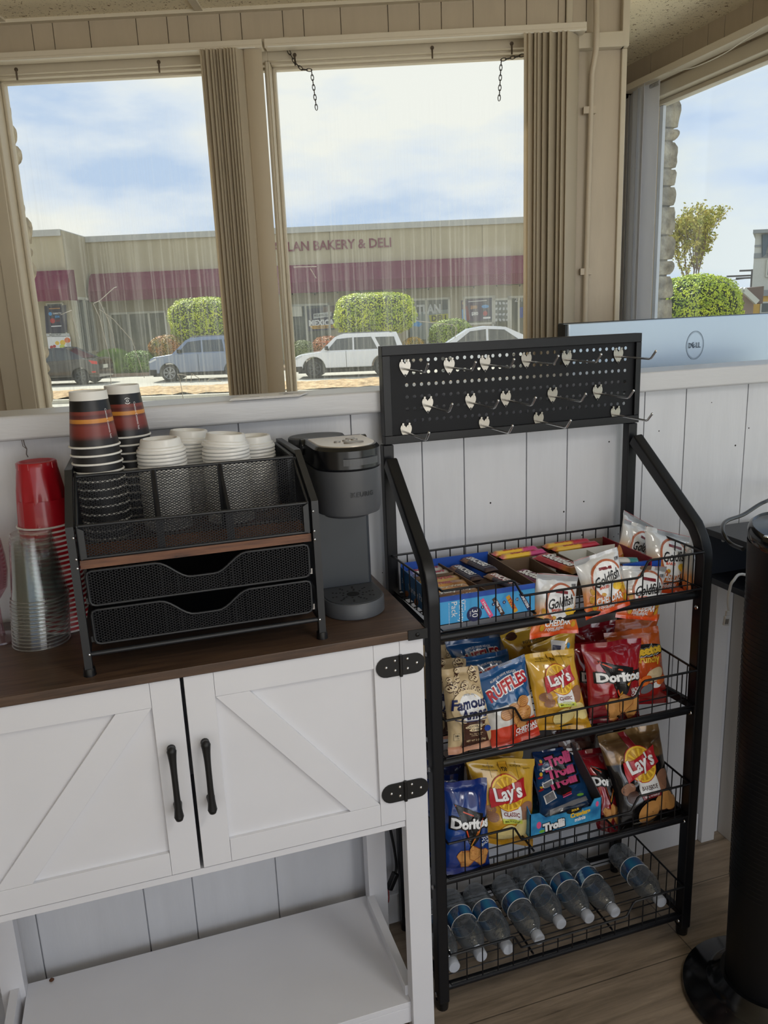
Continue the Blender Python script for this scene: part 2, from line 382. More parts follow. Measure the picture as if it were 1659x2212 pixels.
for n_, c_0 in dict(pW=(235, 235, 235), pK=(22, 20, 20), pR=(178, 28, 38), pRd=(120, 20, 28), pY=(240, 196, 60), pYd=(200, 150, 40), pO=(226, 110, 40), pB=(30, 66, 150),
                    pBl=(60, 150, 215), pN=(28, 36, 84), pBr=(70, 42, 32), pT=(196, 140, 78), pTd=(158, 96, 48), pG=(110, 170, 60), pC=(222, 200, 160), pLm=(206, 214, 90),
                    pPk=(226, 90, 140), pOr=(214, 78, 42), pS=(190, 192, 196), pGy=(120, 120, 124), pCh=(226, 206, 140), pPo=(150, 108, 84), pTe=(40, 130, 140), pKr=(112, 92, 76), pPu=(110, 40, 90)).items():
    mat(n_, c_0, rough=.32)
def smooth_path(P, n=6):
    out = []
    for i in range(len(P)-1):
        p0, p1, p2, p3 = P[max(0, i-1)], P[i], P[i+1], P[min(len(P)-1, i+2)]
        for k in range(n): t = k/n; out.append(.5*((2*p1)+(p2-p0)*t+(2*p0-5*p1+4*p2-p3)*t*t+(3*p1-3*p2+p3-p0)*t**3))
    return out+[P[-1]]


# ================================================================ ROOM
paint = mat('white_board_paint', (205, 206, 210), rough=.38, bump=.25, bscale=14, stretch=(6, 6, 1), var=.03, vscale=5)
cream = mat('cream_board_paint', (184, 170, 149), rough=.45, bump=.2, bscale=20, stretch=(5, 5, 1), var=.03)
trimc = mat('cream_trim_paint', (194, 183, 162), rough=.4, var=.03)
trimw = mat('white_trim_paint', (200, 200, 202), rough=.32, bump=.3, bscale=18, stretch=(1, 8, 8))
tile = mat('ceiling_tile_fissured', (226, 212, 182), rough=.9, bump=.5, bscale=120, var=.04)
blk = mat('black_powder_coat', (20, 21, 25), rough=.42, bump=.1, bscale=900, bdist=.0002)
blk2 = mat('black_satin_metal', (16, 17, 21), rough=.38, spec=.35)
dark = mat('black_plastic', (14, 14, 16), rough=.28)
wht = mat('white_melamine', (222, 222, 226), rough=.35, var=.015)
steel = mat('chromed_steel', (200, 200, 200), rough=.18, metal=1)
floorm = wood('vinyl_plank', (122, 108, 92), (168, 150, 130), scale=3.0, stretch=(1.2, 16, 16), rough=.42, dark=(88, 76, 64), planks=(1.22, .19))
# ceiling tiles with fissures: dark pits of their own
mt = MC['ceiling_tile_fissured']; t_ = mt.node_tree; bs_ = t_.nodes['Principled BSDF']
vz = t_.nodes.new('ShaderNodeTexNoise'); vz.inputs['Scale'].default_value = 90; vz.inputs['Detail'].default_value = 3; vz.inputs['Distortion'].default_value = 1.5
tcx = t_.nodes.new('ShaderNodeTexCoord'); t_.links.new(tcx.outputs['Object'], vz.inputs[0])
rx = t_.nodes.new('ShaderNodeValToRGB'); rx.color_ramp.elements[0].position = .33; rx.color_ramp.elements[0].color = (*lin((120, 94, 60)), 1)
rx.color_ramp.elements[1].position = .40; rx.color_ramp.elements[1].color = (*lin((236, 224, 196)), 1)
t_.links.new(vz.outputs['Fac'], rx.inputs[0]); t_.links.new(rx.outputs[0], bs_.inputs['Base Color'])

m = MB(); m.prism([(-3.2, -2.6), (2.1, -2.6), (2.1, 3.65), (1.5, 3.7), (-3.2, 3.6)], (0, 0, -.05), (1, 0, 0), (0, 1, 0), (0, 0, .05)); struct(m, 'floor', floorm)
WX = 2.02   # right wall inner face
# half wall of boards under the cap
m = MB(); gx = [-1.9, -1.62, -1.4, -1.2, -1.05, -.93, -.7, -.52, -.329, -.102, .006, .2, .441, .603, .705, .864, .972, 1.184, 1.304, 1.491, 1.63, 1.80, 2.02]
for a, b in zip(gx[:-1], gx[1:]): m.box((a+.0015, 1.64, 0), (min(b, WX)-.0015, 1.652, 1.306))
m.box((-1.9, 1.648, 0), (WX, 1.725, 1.306)); struct(m, 'wall_back', paint)
m = MB(); m.box((-1.9, 1.612, 1.303), (WX, 1.745, 1.350)); struct(m, 'trim_1', trimw, bevel=.006)
m = MB(); m.box((-1.9, 1.626, 0), (1.41, 1.64, .085)); struct(m, 'baseboard_back', paint, bevel=.002)
m = MB(); m.box((1.411, 1.61, 0), (1.455, 1.64, .811)); struct(m, 'trim_2', trimw, bevel=.002)
# holes and nail dots of the boards
m = MB()
random.seed(3)
for k in range(40):
    x = random.uniform(.45, 1.54); z = random.uniform(.4, 1.27); r = random.uniform(.0012, .0024)
    m.cyl((x, 1.6395, z), (x, 1.641, z), r, seg=6)
struct(m, 'trim_3', mat('nail_hole', (40, 36, 34), rough=.9))
# window wall (azimuth of the street) : s along, D distance
DW = 2.698; WL, WR = -4.0, .712
SL = [(-2.2, -1.222), (-1.222+.0, .398)]
gr = [-4.0, -3.7, -3.5, -3.3, -3.0, -2.8, -2.6, -2.45, -2.2, -2.05, -1.9, -1.72, -1.6, -1.38, -1.30, -1.12, -1.054, -.94, -.793, -.697, -.632, -.533, -.468, -.339, -.275, -.161, -.016, .08, .147, .244, .341, .406, .502, .524, .587, .712]
m = MB(TE)
for a, b in zip(gr[:-1], gr[1:]):
    m.box((a+.0014, DW, 2.30), (b-.0014, DW+.012, 2.60)); m.box((a+.0014, DW, 0), (b-.0014, DW+.012, .72))
for a, b in ((-4.0, -3.3), (-3.3, -2.6), (-2.6, -1.79), (-1.79, -1.36), (-1.36, -1.30), (.445, .555), (.555, .70)): m.box((a+.0014, DW, .7), (b-.0014, DW+.012, 2.32))
m.box((WL, DW+.01, 2.315), (WR, DW+.06, 2.62)); m.box((WL, DW+.01, 0), (WR, DW+.13, .72))
m.box((WL, DW+.01, .7), (-1.32, DW+.10, 2.32)); m.box((.445, DW+.01, .7), (WR, DW+.13, 2.32)); m.box((WR-.03, DW+.13, -.0), (WR, DW+1.4, 2.62)); struct(m, 'wall_front', cream)
def frame(name, a, b, z0, z1, fw=.03):
    m = MB(TE)
    m.box((a-fw, DW-.02, z1), (b+fw, DW+.05, z1+.05)); m.box((a+.0005, DW+.0, z1-.006), (b-.0005, DW+.03, z1+.02))
    m.box((a-fw-.02, DW-.012, z1+.03), (b+fw+.02, DW+.01, z1+.052)); m.box((a-fw, DW-.02, z0-.05), (b+fw, DW+.09, z0))
    m.box((a-fw, DW-.02, z0), (a, DW+.06, z1)); m.box((b, DW-.02, z0), (b+fw, DW+.06, z1))
    m.box((a-.0, DW+.03, z1-.012), (b, DW+.06, z1)); m.box((a, DW+.03, z0), (a+.010, DW+.06, z1)); m.box((b-.010, DW+.03, z0), (b, DW+.06, z1))
    o = struct(m, name, trimc, bevel=.003)
    g = MB(TE); g.box((a+.004, DW+.044, z0), (b-.004, DW+.049, z1-.004)); p = g.build('glass_pane', clear_mat('street_window_glass', (250, 252, 250), gloss=.012, body=.05, bodycol=(225, 228, 220), streak=True), o)
    k = MB(TE)
    for t in (a+.08, (a+b)/2+.1, b-.06): k.cyl((t, DW-.002, z1+.012), (t, DW-.022, z1+.012), .006, seg=8); k.tube([(t, DW-.02, z1+.012), (t, DW-.022, z1-.004), (t, DW-.022, z1-.018)], .0028, 6)
    k.build('cup_hook', mat('old_brass', (96, 84, 70), rough=.5, metal=.6), o)
    return o
zh = PE(17, 187, DW+.06).z+.012
g1, g2, g3, g4 = PE(17, 187, DW+.06).x-.010, PE(583, 300, DW-.02).x, PE(598, 160, DW+.06).x-.010, PE(1132, 300, DW+.06).x+.010
frame('window_1', g1, g2, .75, zh, .010)
frame('window_2', g3, g4, .75, zh, max(.006, (g3-g2)/2-.006))
m = MB(TE); m.box((g1-.12, DW-.016, .7), (g1-.06, DW+.0, 2.32)); m.box((g1-.06, DW-.024, .7), (g1-.008, DW+.0, 2.31)); struct(m, 'trim_4', trimc, bevel=.004)
m = MB(TE); m.box((.414, DW-.02, .7), (.445, DW, 2.31)); m.box((.55, DW-.03, 2.270), (.700, DW, 2.313)); m.box((.690, DW-.03, 2.27), (.712, DW, 2.6)); m.box((.525, DW-.010, .1), (.545, DW, 2.6)); m.box((.695, DW-.012, 0), (.712, DW, 2.27)); struct(m, 'trim_5', trimc, bevel=.003)
# surface conduit beside the right blind
m = MB(TE); pts = [(.607, DW-.016, 2.6), (.607, DW-.05, 2.33), (.607, DW-.05, 2.26), (.604, DW-.016, 2.2), (.600, DW-.016, 1.75), (.597, DW-.016, 1.4), (.597, DW-.016, .2)]
m.tube(pts, .009, 10)
for z in (1.62, 1.33, 2.1): m.box((.580, DW-.022, z-.010), (.618, DW, z+.010))
struct(m, 'trim_6', cream, smooth=40)
# right side wall with its window (x = WX)
gy = [3.65]+[PX(u, v, WX).y for u, v in ((1407, 100), (1477, 60), (1530, 60), (1566, 50), (1625, 40))]+[2.16, 2.0, 1.85, 1.7, 1.5, 1.36, 1.2, 1.1, .9, .7, .5, .3, .1, -.1, -.3, -.5, -.8]
hz = PX(1418, 215.6, WX).z; rz = PX(1344, 202, WX-.085).z; rzt = PX(1344, 187, WX-.085).z; fy1 = PX(1418, 400, WX+.03).y; fy0 = -.45
m = MB()
for a, b in zip(gy[:-1], gy[1:]): m.box((WX, b+.0014, hz+.035), (WX+.012, a-.0014, 2.6)); m.box((WX, b+.0014, 0), (WX+.012, a-.0014, .78))
m.box((WX+.01, -.8, hz+.03), (WX+.10, 3.65, 2.6)); m.box((WX+.01, -.8, 0), (WX+.10, 3.65, .78)); m.box((WX, fy1+.01, .7), (WX+.06, 3.65, hz+.1)); m.box((WX+.01, -.8, .7), (WX+.10, -.5, hz+.1))
struct(m, 'wall_right', cream)
m = MB()
m.box((WX-.02, fy0-.05, hz), (WX+.08, fy1+.02, hz+.045)); m.box((WX-.02, fy0, .73), (WX+.08, fy1, .78)); m.box((WX-.004, fy1-.001, .78), (WX+.05, fy1+.02, hz)); m.box((WX-.02, fy0-.05, .78), (WX+.08, fy0, hz))
m.box((WX+.03, 1.0, .78), (WX+.07, 1.04, hz)); m.box((WX+.02, fy0, hz-.017), (WX+.06, fy1, hz))
o = struct(m, 'window_3', trimc, bevel=.003)
m = MB(); m.box((WX+.05, fy0, .78), (WX+.054, fy1, hz-.008)); m.build('glass_pane', clear_mat('side_window_glass', (246, 252, 255), gloss=.012, body=.02), o)
m = MB(); m.box((WX+.045, fy0, hz-.012), (WX+.060, fy1, hz-.004)); m.build('gasket', dark, o)
ms = PX(1432, 400, WX+.044).y
m = MB(); m.box((WX+.031, ms, .78), (WX+.044, fy1-.001, hz-.018)); m.build('metal_stop', mat('worn_white_metal', (206, 212, 220), rough=.5, var=.05), o)
# ceiling with tiles and grid
def tw(s, D): q = TE @ Vector((s, D, 0)); return (q.x, q.y)
m = MB(); m.prism([(-3.2, -2.6), (WX+.1, -2.6), (WX+.1, 3.65), tw(WR, DW+1.5), tw(WR, DW+.12), tw(WL, DW+.12), (-3.2, 3.9)], (0, 0, 2.436), (1, 0, 0), (0, 1, 0), (0, 0, .06)); struct(m, 'ceiling', tile)
m = MB(TE)
for s in (-1.20, -.59, .02, .63, -1.81): m.box((s-.012, -.6, 2.429), (s+.012, DW, 2.437))
for D in (1.48, .87, .26, 2.09): m.box((-3.0, D-.012, 2.4285), (WR, D+.012, 2.437))
m.box((-3, DW-.022, 2.426), (WR, DW, 2.437)); struct(m, 'trim_7', mat('ceiling_grid', (214, 204, 184), rough=.5))
m = MB(); m.box((-3.3, -2.6, 0), (-3.2, 3.9, 2.5)); struct(m, 'wall_left', cream)

# ---------------------------------------------------------------- vertical blinds
vane = mat('ivory_vinyl_vane', (205, 192, 170), rough=.5, var=.02)
for vm, vc in ((vane, (214, 202, 180)),):
    t = vm.node_tree; tl = t.nodes.new('ShaderNodeBsdfTranslucent'); tl.inputs[0].default_value = (*lin(vc), 1); mx_ = t.nodes.new('ShaderNodeMixShader'); mx_.inputs[0].default_value = .42
    t.links.new(t.nodes['Principled BSDF'].outputs[0], mx_.inputs[1]); t.links.new(tl.outputs[0], mx_.inputs[2]); t.links.new(mx_.outputs[0], t.nodes['Material Output'].inputs[0])
railm = mat('ivory_blind_rail', (206, 196, 178), rough=.4)
def vaneprof(mb, s, D, z0, z1, ang, w=.089, drift=0):
    a = math.radians(ang); pts = []
    for i in range(7):
        u = (i/6-.5)*w; v = -.006*(1-(2*u/w)**2); pts.append((u*math.cos(a)-v*math.sin(a), u*math.sin(a)+v*math.cos(a)))
    back = [(x+.0012*math.sin(a), y+.0012*-math.cos(a)) for x, y in pts][::-1]
    mb.prism([(s+x, D+y) for x, y in pts+back], (0, 0, z0), (1, 0, 0), (0, 1, 0), (drift, 0, z1-z0))
RT, RB = PE(100, 107, DW-.088).z, PE(100, 124, DW-.088).z
def blinds(a, b, s0, s1, n, label, last=None, z1=RB-.004, last_ang=12, basea=72):
    P = TE @ Vector((a, DW-.06, 2.33)); root = thing('vertical_blind', P, label, 'blinds')
    m = MB(TE); m.box((a, DW-.085, RB), (b, DW-.035, RT)); m.box((a, DW-.088, RB-.004), (b, DW-.078, RB+.006)); part(m, 'head_rail', railm, root, bevel=.002)
    m = MB(TE)
    for t in (a+.06, (a+b)/2, b-.09, a+.35*(b-a)): m.box((t-.014, DW-.075, RT-.001), (t+.014, DW, RT+.004)); m.box((t-.010, DW-.008, 2.315), (t+.014, DW, 2.335))
    part(m, 'bracket', trimc, root)
    m = MB(TE); m.tube([(a+.01, DW-.09, RB-.003), ((a+b)/2, DW-.09, RB-.004), (b-.02, DW-.09, RB-.003)], .0016, 6); part(m, 'pull_cord', mat('white_cord', (226, 222, 212), rough=.7), root)
    rnd = random.Random(n)
    for i in range(n):
        s = s0+.010+(s1-s0-.02)*i/(n-1); m = MB(TE); vaneprof(m, s, DW-.062+rnd.uniform(-.004, .004), .83, z1, basea+rnd.uniform(-5, 5)); part(m, 'vane', vane, root, smooth=50)
    if last is not None:
        m = MB(TE); vaneprof(m, last, DW-.075, .83, z1, last_ang, w=.054); part(m, 'vane', vane, root, smooth=50)
    return root
S_ = lambda u, v: PE(u, v, DW-.062).x
blinds(-3.0, S_(568, 95), S_(439, 105), S_(532, 105), 12, 'ivory vertical blind bunched between the two street windows under its white rail', last=S_(547, 105), last_ang=4)
blinds(S_(573, 95), S_(1264, 60), S_(1139, 70), S_(1246, 65), 10, 'ivory vertical blind bunched at the right end of the street window, next to the pipe', basea=56)
root = thing('vertical_blind', (WX-.06, 2.4, rz), 'white vertical blind gathered beside the right hand side window', 'blinds')
yL = PX(1344, 195, WX-.085).y
m = MB(); m.box((WX-.085, .2, rz), (WX-.035, yL, rzt)); part(m, 'head_rail', railm, root, bevel=.002)
m = MB()
for i in range(12): m.tube([(WX-.06+.004*math.cos(t), PX(1405+i*1.6, 185, WX-.06).y, rz-.012+.007*math.sin(t)) for t in [k*math.pi/4 for k in range(8)]], .001, 5, closed=True)
part(m, 'bead_chain', steel, root)
m = MB(); m.tube(smooth_path([PX(u, v, WX-.08) for u, v in ((1430, 160), (1460, 153), (1500, 145), (1560, 118), (1600, 92), (1640, 64), (1662, 50))]), .0016, 6); part(m, 'pull_cord', MC['white_cord'], root)
m = MB(); 
for u, v in ((1606, 52), (1400, 153)): q = PX(u, v, WX-.04); m.box((WX-.05, q.y-.015, rzt-.001), (WX, q.y+.015, rzt+.004))
part(m, 'bracket', trimc, root)
vw = mat('white_vinyl_vane', (228, 228, 230), rough=.45)
t = vw.node_tree; tl = t.nodes.new('ShaderNodeBsdfTranslucent'); tl.inputs[0].default_value = (*lin((228, 228, 232)), 1); mx_ = t.nodes.new('ShaderNodeMixShader'); mx_.inputs[0].default_value = .45
t.links.new(t.nodes['Principled BSDF'].outputs[0], mx_.inputs[1]); t.links.new(tl.outputs[0], mx_.inputs[2]); t.links.new(mx_.outputs[0], t.nodes['Material Output'].inputs[0])
for (u0, ya, u1, yb) in ((1347, .26, 1353, .20), (1352, .22, 1362, .15), (1361, .16, 1372, .10), (1371, .12, 1385, .05), (1384, .085, 1417, .0)):
    yy = PX(1417, 400, WX-.06).y; A = PY(u0, 400, yy+ya); B = PY(u1, 400, yy+yb); pr = []
    for j in range(7): t = j/6; q = A.lerp(B, t); nb = Vector((-(B-A).y, (B-A).x)).normalized(); k = .006*(1-(2*t-1)**2); pr.append((q.x+nb.x*k, q.y+nb.y*k))
    nb = Vector((-(B-A).y, (B-A).x)).normalized(); pr2 = [(x-nb.x*.0012, y-nb.y*.0012) for x, y in pr][::-1]
    m = MB(); m.prism(pr+pr2, (0, 0, .80), (1, 0, 0), (0, 1, 0), (0, 0, rz-.003-.80)); part(m, 'vane', vw, root, smooth=50)

# hanging chains on the right street window
chm = mat('dark_chain', (70, 66, 62), rough=.45, metal=.7)
def chain(pts, label):
    root = None; m = MB(TE); P = [Vector(p) for p in pts]; seg = []
    L = .014; cur = P[0]; out = [cur]; i = 1
    while i < len(P):
        d = P[i]-cur
        if d.length < L: i += 1; continue
        cur = cur+d.normalized()*L; out.append(cur)
    for k in range(len(out)-1):
        a, b = out[k], out[k+1]; c = (a+b)/2; d = (b-a).normalized(); s = Vector((0, 1, 0)) if k % 2 else Vector((1, 0, 0))
        s = (s-d*s.dot(d)).normalized(); m.tube([c+d*(.0095*math.cos(t))+s*(.0042*math.sin(t)) for t in [j*math.pi/4 for j in range(8)]], .0013, 5, closed=True)
    tag(m.build('hanging_chain', chm), label, 'chain')
chain([PE(622, 108, DW-.03), PE(640, 140, DW-.03), PE(657, 154, DW-.03), PE(680, 152, DW-.03), PE(684, 237, DW-.03)], 'dark chain swagged then hanging at the left of the right street window')
chain([PE(1132, 119, DW-.03), PE(1100, 126, DW-.03), PE(1077, 131, DW-.03), PE(1078, 218, DW-.03)], 'dark chain hanging near the right end of the street window beside the blind')

# envelope on the cap
m = MB(); a = PZ(497, 868, 1.351); b = PZ(640, 850, 1.351)
pl = [(.182, 1.600), (.325, 1.596), (.352, 1.648), (.215, 1.668)]
m.prism(pl, (0, 0, 1.3515), (1, 0, 0), (0, 1, 0), (0, 0, .0016)); m.prism([(x+.003, y+.004) for x, y in pl], (0, 0, 1.3535), (1, 0, 0), (0, 1, 0), (0, 0, .0012))
env = tag(m.build('envelope', mat('white_paper', (224, 222, 220), rough=.7), origin=(.27, 1.63, 1.3515)), 'white paper envelope with faint writing lying on the wall cap below the left blind', 'envelope')
m = MB()
for k, (x, y, w_) in enumerate([(.29, 1.645, .02), (.30, 1.636, .03), (.297, 1.628, .02), (.225, 1.615, .02)]): m.box((x, y, 1.3548), (x+w_, y+.0015, 1.3551))
m.build('handwriting', mat('grey_ink', (120, 118, 125), rough=.8), env)

# string with a clip under the cap at far left
m = MB(); P = PY(50, 947, 1.622)
m.tube([P, P+Vector((.001, -.002, -.012)), P+Vector((.004, -.004, -.020)), P+Vector((.002, -.003, -.030)), P+Vector((.004, -.003, -.036))], .0011, 6)
m.tube([P+Vector((-.003, 0, 0)), P+Vector((-.002, -.004, -.014)), P+Vector((.004, -.005, -.02))], .0008, 6)
tag(m.build('twisted_wire', mat('dull_wire', (120, 112, 110), rough=.5, metal=.5)), 'twisted wire tie hanging under the wall cap above the red cups', 'wire')

# ---------------------------------------------------------------- desk and computer display behind the half wall
root = thing('desk', (1.3, 2.0, 0), 'desk behind the half wall carrying the silver computer display', 'desk')
m = MB(); m.box((1.0, 1.79, .86), (1.99, 2.15, .89)); part(m, 'desktop', wht, root, bevel=.002)
for x in (1.02, 1.93):
    for y in (1.80, 2.11): m = MB(); m.box((x, y, 0), (x+.03, y+.03, .86)); part(m, 'leg', blk, root)
silv = mat('brushed_silver_plastic', (196, 208, 220), rough=.34, metal=.7)
mu = Vector((math.sin(math.radians(80)), math.cos(math.radians(80)), 0)); mn = Vector((mu.y, -mu.x, 0))  # panel direction and outward (towards camera) normal
o0 = PY(1226, 699, 1.79); WM = .80; z1 = o0.z-.001; z0 = 1.09
root = thing('computer_display', (o0.x+.3, 1.86, .89), 'large silver computer display seen from behind, round logo on its back, above the half wall', 'monitor')
def mp(x, y, z): return Vector((o0.x, o0.y, 0))+mu*x-mn*y+Vector((0, 0, z))
m = MB(); prof = [(0, 0), (WM, 0), (WM, .034), (0, .034)]
def mpoly(mb, poly, za, zb): mb.prism(poly, (o0.x, o0.y, za), mu, -mn, (0, 0, zb-za))
mpoly(m, [(.006, 0), (WM-.006, 0), (WM, .010), (WM, .020), (0, .020), (0, .010)], z0, z1); part(m, 'back_shell', silv, root, bevel=.003)
m = MB(); mpoly(m, [(-.002, .0205), (WM+.002, .0205), (WM+.002, .034), (-.002, .034)], z0-.002, z1+.002); part(m, 'bezel', dark, root, bevel=.002)
m = MB(); mpoly(m, [(-.0035, .004), (.0055, .004), (.0055, .033), (-.0035, .033)], z0+.02, z1-.001); part(m, 'side_edge', dark, root)
m = MB(); mpoly(m, [(WM/2-.08, .02), (WM/2+.08, .02), (WM/2+.08, .16), (WM/2-.08, .16)], .8905, .904); mpoly(m, [(WM/2-.03, .035), (WM/2+.03, .035), (WM/2+.03, .05), (WM/2-.03, .05)], .904, 1.2); part(m, 'stand', silv, root)
def msurf(x, y, eps): return Vector((o0.x, o0.y, 0))+mu*x+mn*eps+Vector((0, 0, y))
lc = PY(1523, 746, 1.835); lx = (lc-Vector((o0.x, o0.y, 0))).dot(mu); lz = lc.z
mat('logo_outline', (70, 84, 100), rough=.4)
flat('x', [('p', 'logo_outline', strip(ell(lx, lz, .0340, .0385, n=48)+[ell(lx, lz, .0340, .0385, n=48)[0]], .0011)), ('p', 'logo_outline', strip(ell(lx, lz, .0312, .0355, n=48)+[ell(lx, lz, .0312, .0355, n=48)[0]], .0006)),
           ('t', 'logo_outline', ('D', lx-.0200, lz, .0100), dict(h=.0145)), ('t', 'logo_outline', ('E', lx-.0066, lz+.0005, .0100), dict(h=.0145, ang=35)), ('t', 'logo_outline', ('LL', lx+.0130, lz, .0172), dict(h=.0145))], msurf, root, base=.0008, seg_name='logo')

# ---------------------------------------------------------------- cabinet
XL, XR, YFc, YB_, TZ = -.405, .455, 1.26, 1.612, .95
topw = wood('walnut_melamine', (66, 50, 40), (98, 76, 60), scale=5, stretch=(1.6, 22, 22), rough=.36, dark=(46, 34, 28))
root = thing('farmhouse_cabinet', (.025, 1.43, 0), 'white farmhouse cabinet with a dark wood top, two barn doors and an open bottom shelf', 'cabinet')
m = MB(); m.box((XL-.004, YFc-.006, TZ-.0165), (XR+.004, YB_, TZ)); part(m, 'countertop', topw, root, 'dark walnut wood grain top', bevel=.0012)
for x0, x1 in ((XL, XL+.046), (XR-.046, XR)):
    for y0, y1 in ((YFc, YFc+.03), (YB_-.045, YB_-.008)):
        m = MB(); m.box((x0, y0, 0), (x1, y1, TZ-.0165)); part(m, 'leg', wht, root, bevel=.0012)
m = MB()
m.box((XL+.01, YFc+.03, .55), (XL+.028, YB_-.045, TZ-.0165)); m.box((XR-.028, YFc+.03, .55), (XR-.010, YB_-.045, TZ-.0165)); m.box((XL+.01, YB_-.03, .55), (XR-.01, YB_-.02, TZ-.0165))
m.box((XL+.046, YFc+.004, .5455), (XR-.046, YB_-.03, .5585)); m.box((XL+.03, YFc+.025, .93), (XR-.03, YB_-.03, TZ-.0165)); part(m, 'carcass', wht, root, bevel=.0008)
m = MB(); m.box((XL+.046, YFc+.012, .112), (XR-.046, YB_-.012, .126)); part(m, 'bottom_shelf', wht, root, bevel=.0008)
for q0, q1 in ((XL+.018, XL+.036), (XR-.052, XR-.034)): m = MB(); m.box((q0, YFc+.03, .085), (q1, YB_-.045, .150)); part(m, 'shelf_side_rail', wht, root, bevel=.0008)
m = MB(); m.box((XL+.046, YFc+.012, .075), (XR-.046, YFc+.026, .1118)); part(m, 'shelf_front_rail', wht, root, bevel=.0008)
def door(x0, x1, mirror):
    z0, z1 = .562, .931; y = YFc-.0; f = .049
    d = part(MB().box((x0+.002, y+.008, z0+.002), (x1-.002, y+.020, z1-.002)), 'door', wht, root)
    m = MB(); m.box((x0, y, z0), (x0+f, y+.009, z1)); part(m, 'stile', wht, d, bevel=.0007)
    m = MB(); m.box((x1-f, y, z0), (x1, y+.009, z1)); part(m, 'stile', wht, d, bevel=.0007)
    m = MB(); m.box((x0+f+.0004, y, z1-.045), (x1-f-.0004, y+.009, z1)); part(m, 'rail', wht, d, bevel=.0007)
    m = MB(); m.box((x0+f+.0004, y, z0), (x1-f-.0004, y+.009, z0+.045)); part(m, 'rail', wht, d, bevel=.0007)
    a, b = x0+f+.0003, x1-f-.0003; zt, zb = z1-.0453, z0+.0453; wd = .058
    poly = [(a, zt), (a+wd, zt), (b, zb), (b-wd, zb)] if not mirror else [(b, zt), (b-wd, zt), (a, zb), (a+wd, zb)]
    m = MB(); m.prism(poly, (0, y+.0004, 0), (1, 0, 0), (0, 0, 1), (0, .0085, 0)); part(m, 'diagonal_brace', wht, d, bevel=.0006)
    hx = x1-.026 if mirror else x0+.024
    m = MB(); pts = []; rr = []
    for i in range(17):
        t = i/16; z = .815-.124*t; yy = y-.026-.002*math.sin(math.pi*t); pts.append((hx, yy, z)); rr.append(.0052+.0030*abs(2*t-1)**3)
    m.tube(pts, rr, 12)
    for z in (.806, .700): m.cyl((hx, y, z), (hx, y-.026, z), .0075, .0060, seg=12)
    for z in (.815, .691): m.lathe([(0, -.0082), (.006, -.006), (.0082, 0), (.006, .006), (0, .0082)], (hx, y-.0265, z), seg=12)
    part(m, 'handle', mat('black_iron', (14, 14, 15), rough=.5), d, 'black arched pull handle', smooth=60)
    return d
door(XL+.048, .0215, True); door(.0275, XR-.0465, False)
def hinge(xc, z):
    m = MB(); hw, hh = .043, .0195
    for sgn in (-1, 1):
        pl = [(sgn*.003, -hh), (sgn*(hw-hh+.004), -hh)]+[(sgn*(hw-hh+.004)+sgn*hh*math.cos(t), hh*math.sin(t)) for t in [(-.5+k/10)*math.pi for k in range(11)]]+[(sgn*.003, hh)]
        if sgn < 0: pl = pl[::-1]
        m.prism(pl, (xc, YFc-.0005, z), (1, 0, 0), (0, 0, 1), (0, -.0022, 0))
    m.cyl((xc, YFc-.003, z-.021), (xc, YFc-.003, z+.021), .0035, seg=12)
    h = part(m, 'hinge', MC['black_iron'], root, 'black strap hinge with rounded ends', smooth=40)
    for dx, dz in ((-.028, 0), (-.011, .011), (-.011, -.008), (.013, .011), (.013, -.008), (.031, 0)):
        m = MB(); m.lathe([(.0032, 0), (.0028, .0012), (.0012, .0020), (0, .0021)], (0, 0, 0), seg=10)
        m.v = [(xc+dx+p[0], YFc-.0026-p[2], z+dz+p[1]) for p in m.v]; part(m, 'screw', steel, h, smooth=60)
hinge(.4095, .885); hinge(.4095, .627); hinge(XL+.0455, .885); hinge(XL+.0455, .627)
for x0, x1 in ((XR-.031, XR+.006), (XL-.006, XL+.031)):
    m = MB(); m.box((x0, YFc-.008, .9325), (x1, YFc-.0055, .9515)); m.box((x1-.002 if x0 > 0 else x0, YFc-.0055, .9325), (x1 if x0 > 0 else x0+.002, YFc+.02, .9515))
    cb = part(m, 'corner_bracket', MC['black_iron'], root, 'black corner bracket on the top')
    m = MB(); m.lathe([(.0042, 0), (.0036, .0016), (0, .0026)], (0, 0, 0), seg=10); xx = (x0+x1)/2-.001; m.v = [(xx+p[0], YFc-.008-p[2], .942+p[1]) for p in m.v]; part(m, 'screw', MC['black_iron'], cb, smooth=60)
m = MB(); P = PZ(112, 2119, .126); m.lathe([(0, 0), (.004, .001), (.0055, .003), (.003, .006), (0, .007)], P, seg=9)
tag(m.build('crumb', mat('brown_crumb', (92, 58, 38), rough=.9), smooth=60), 'small brown crumb at the back edge of the cabinet bottom shelf', 'crumb')

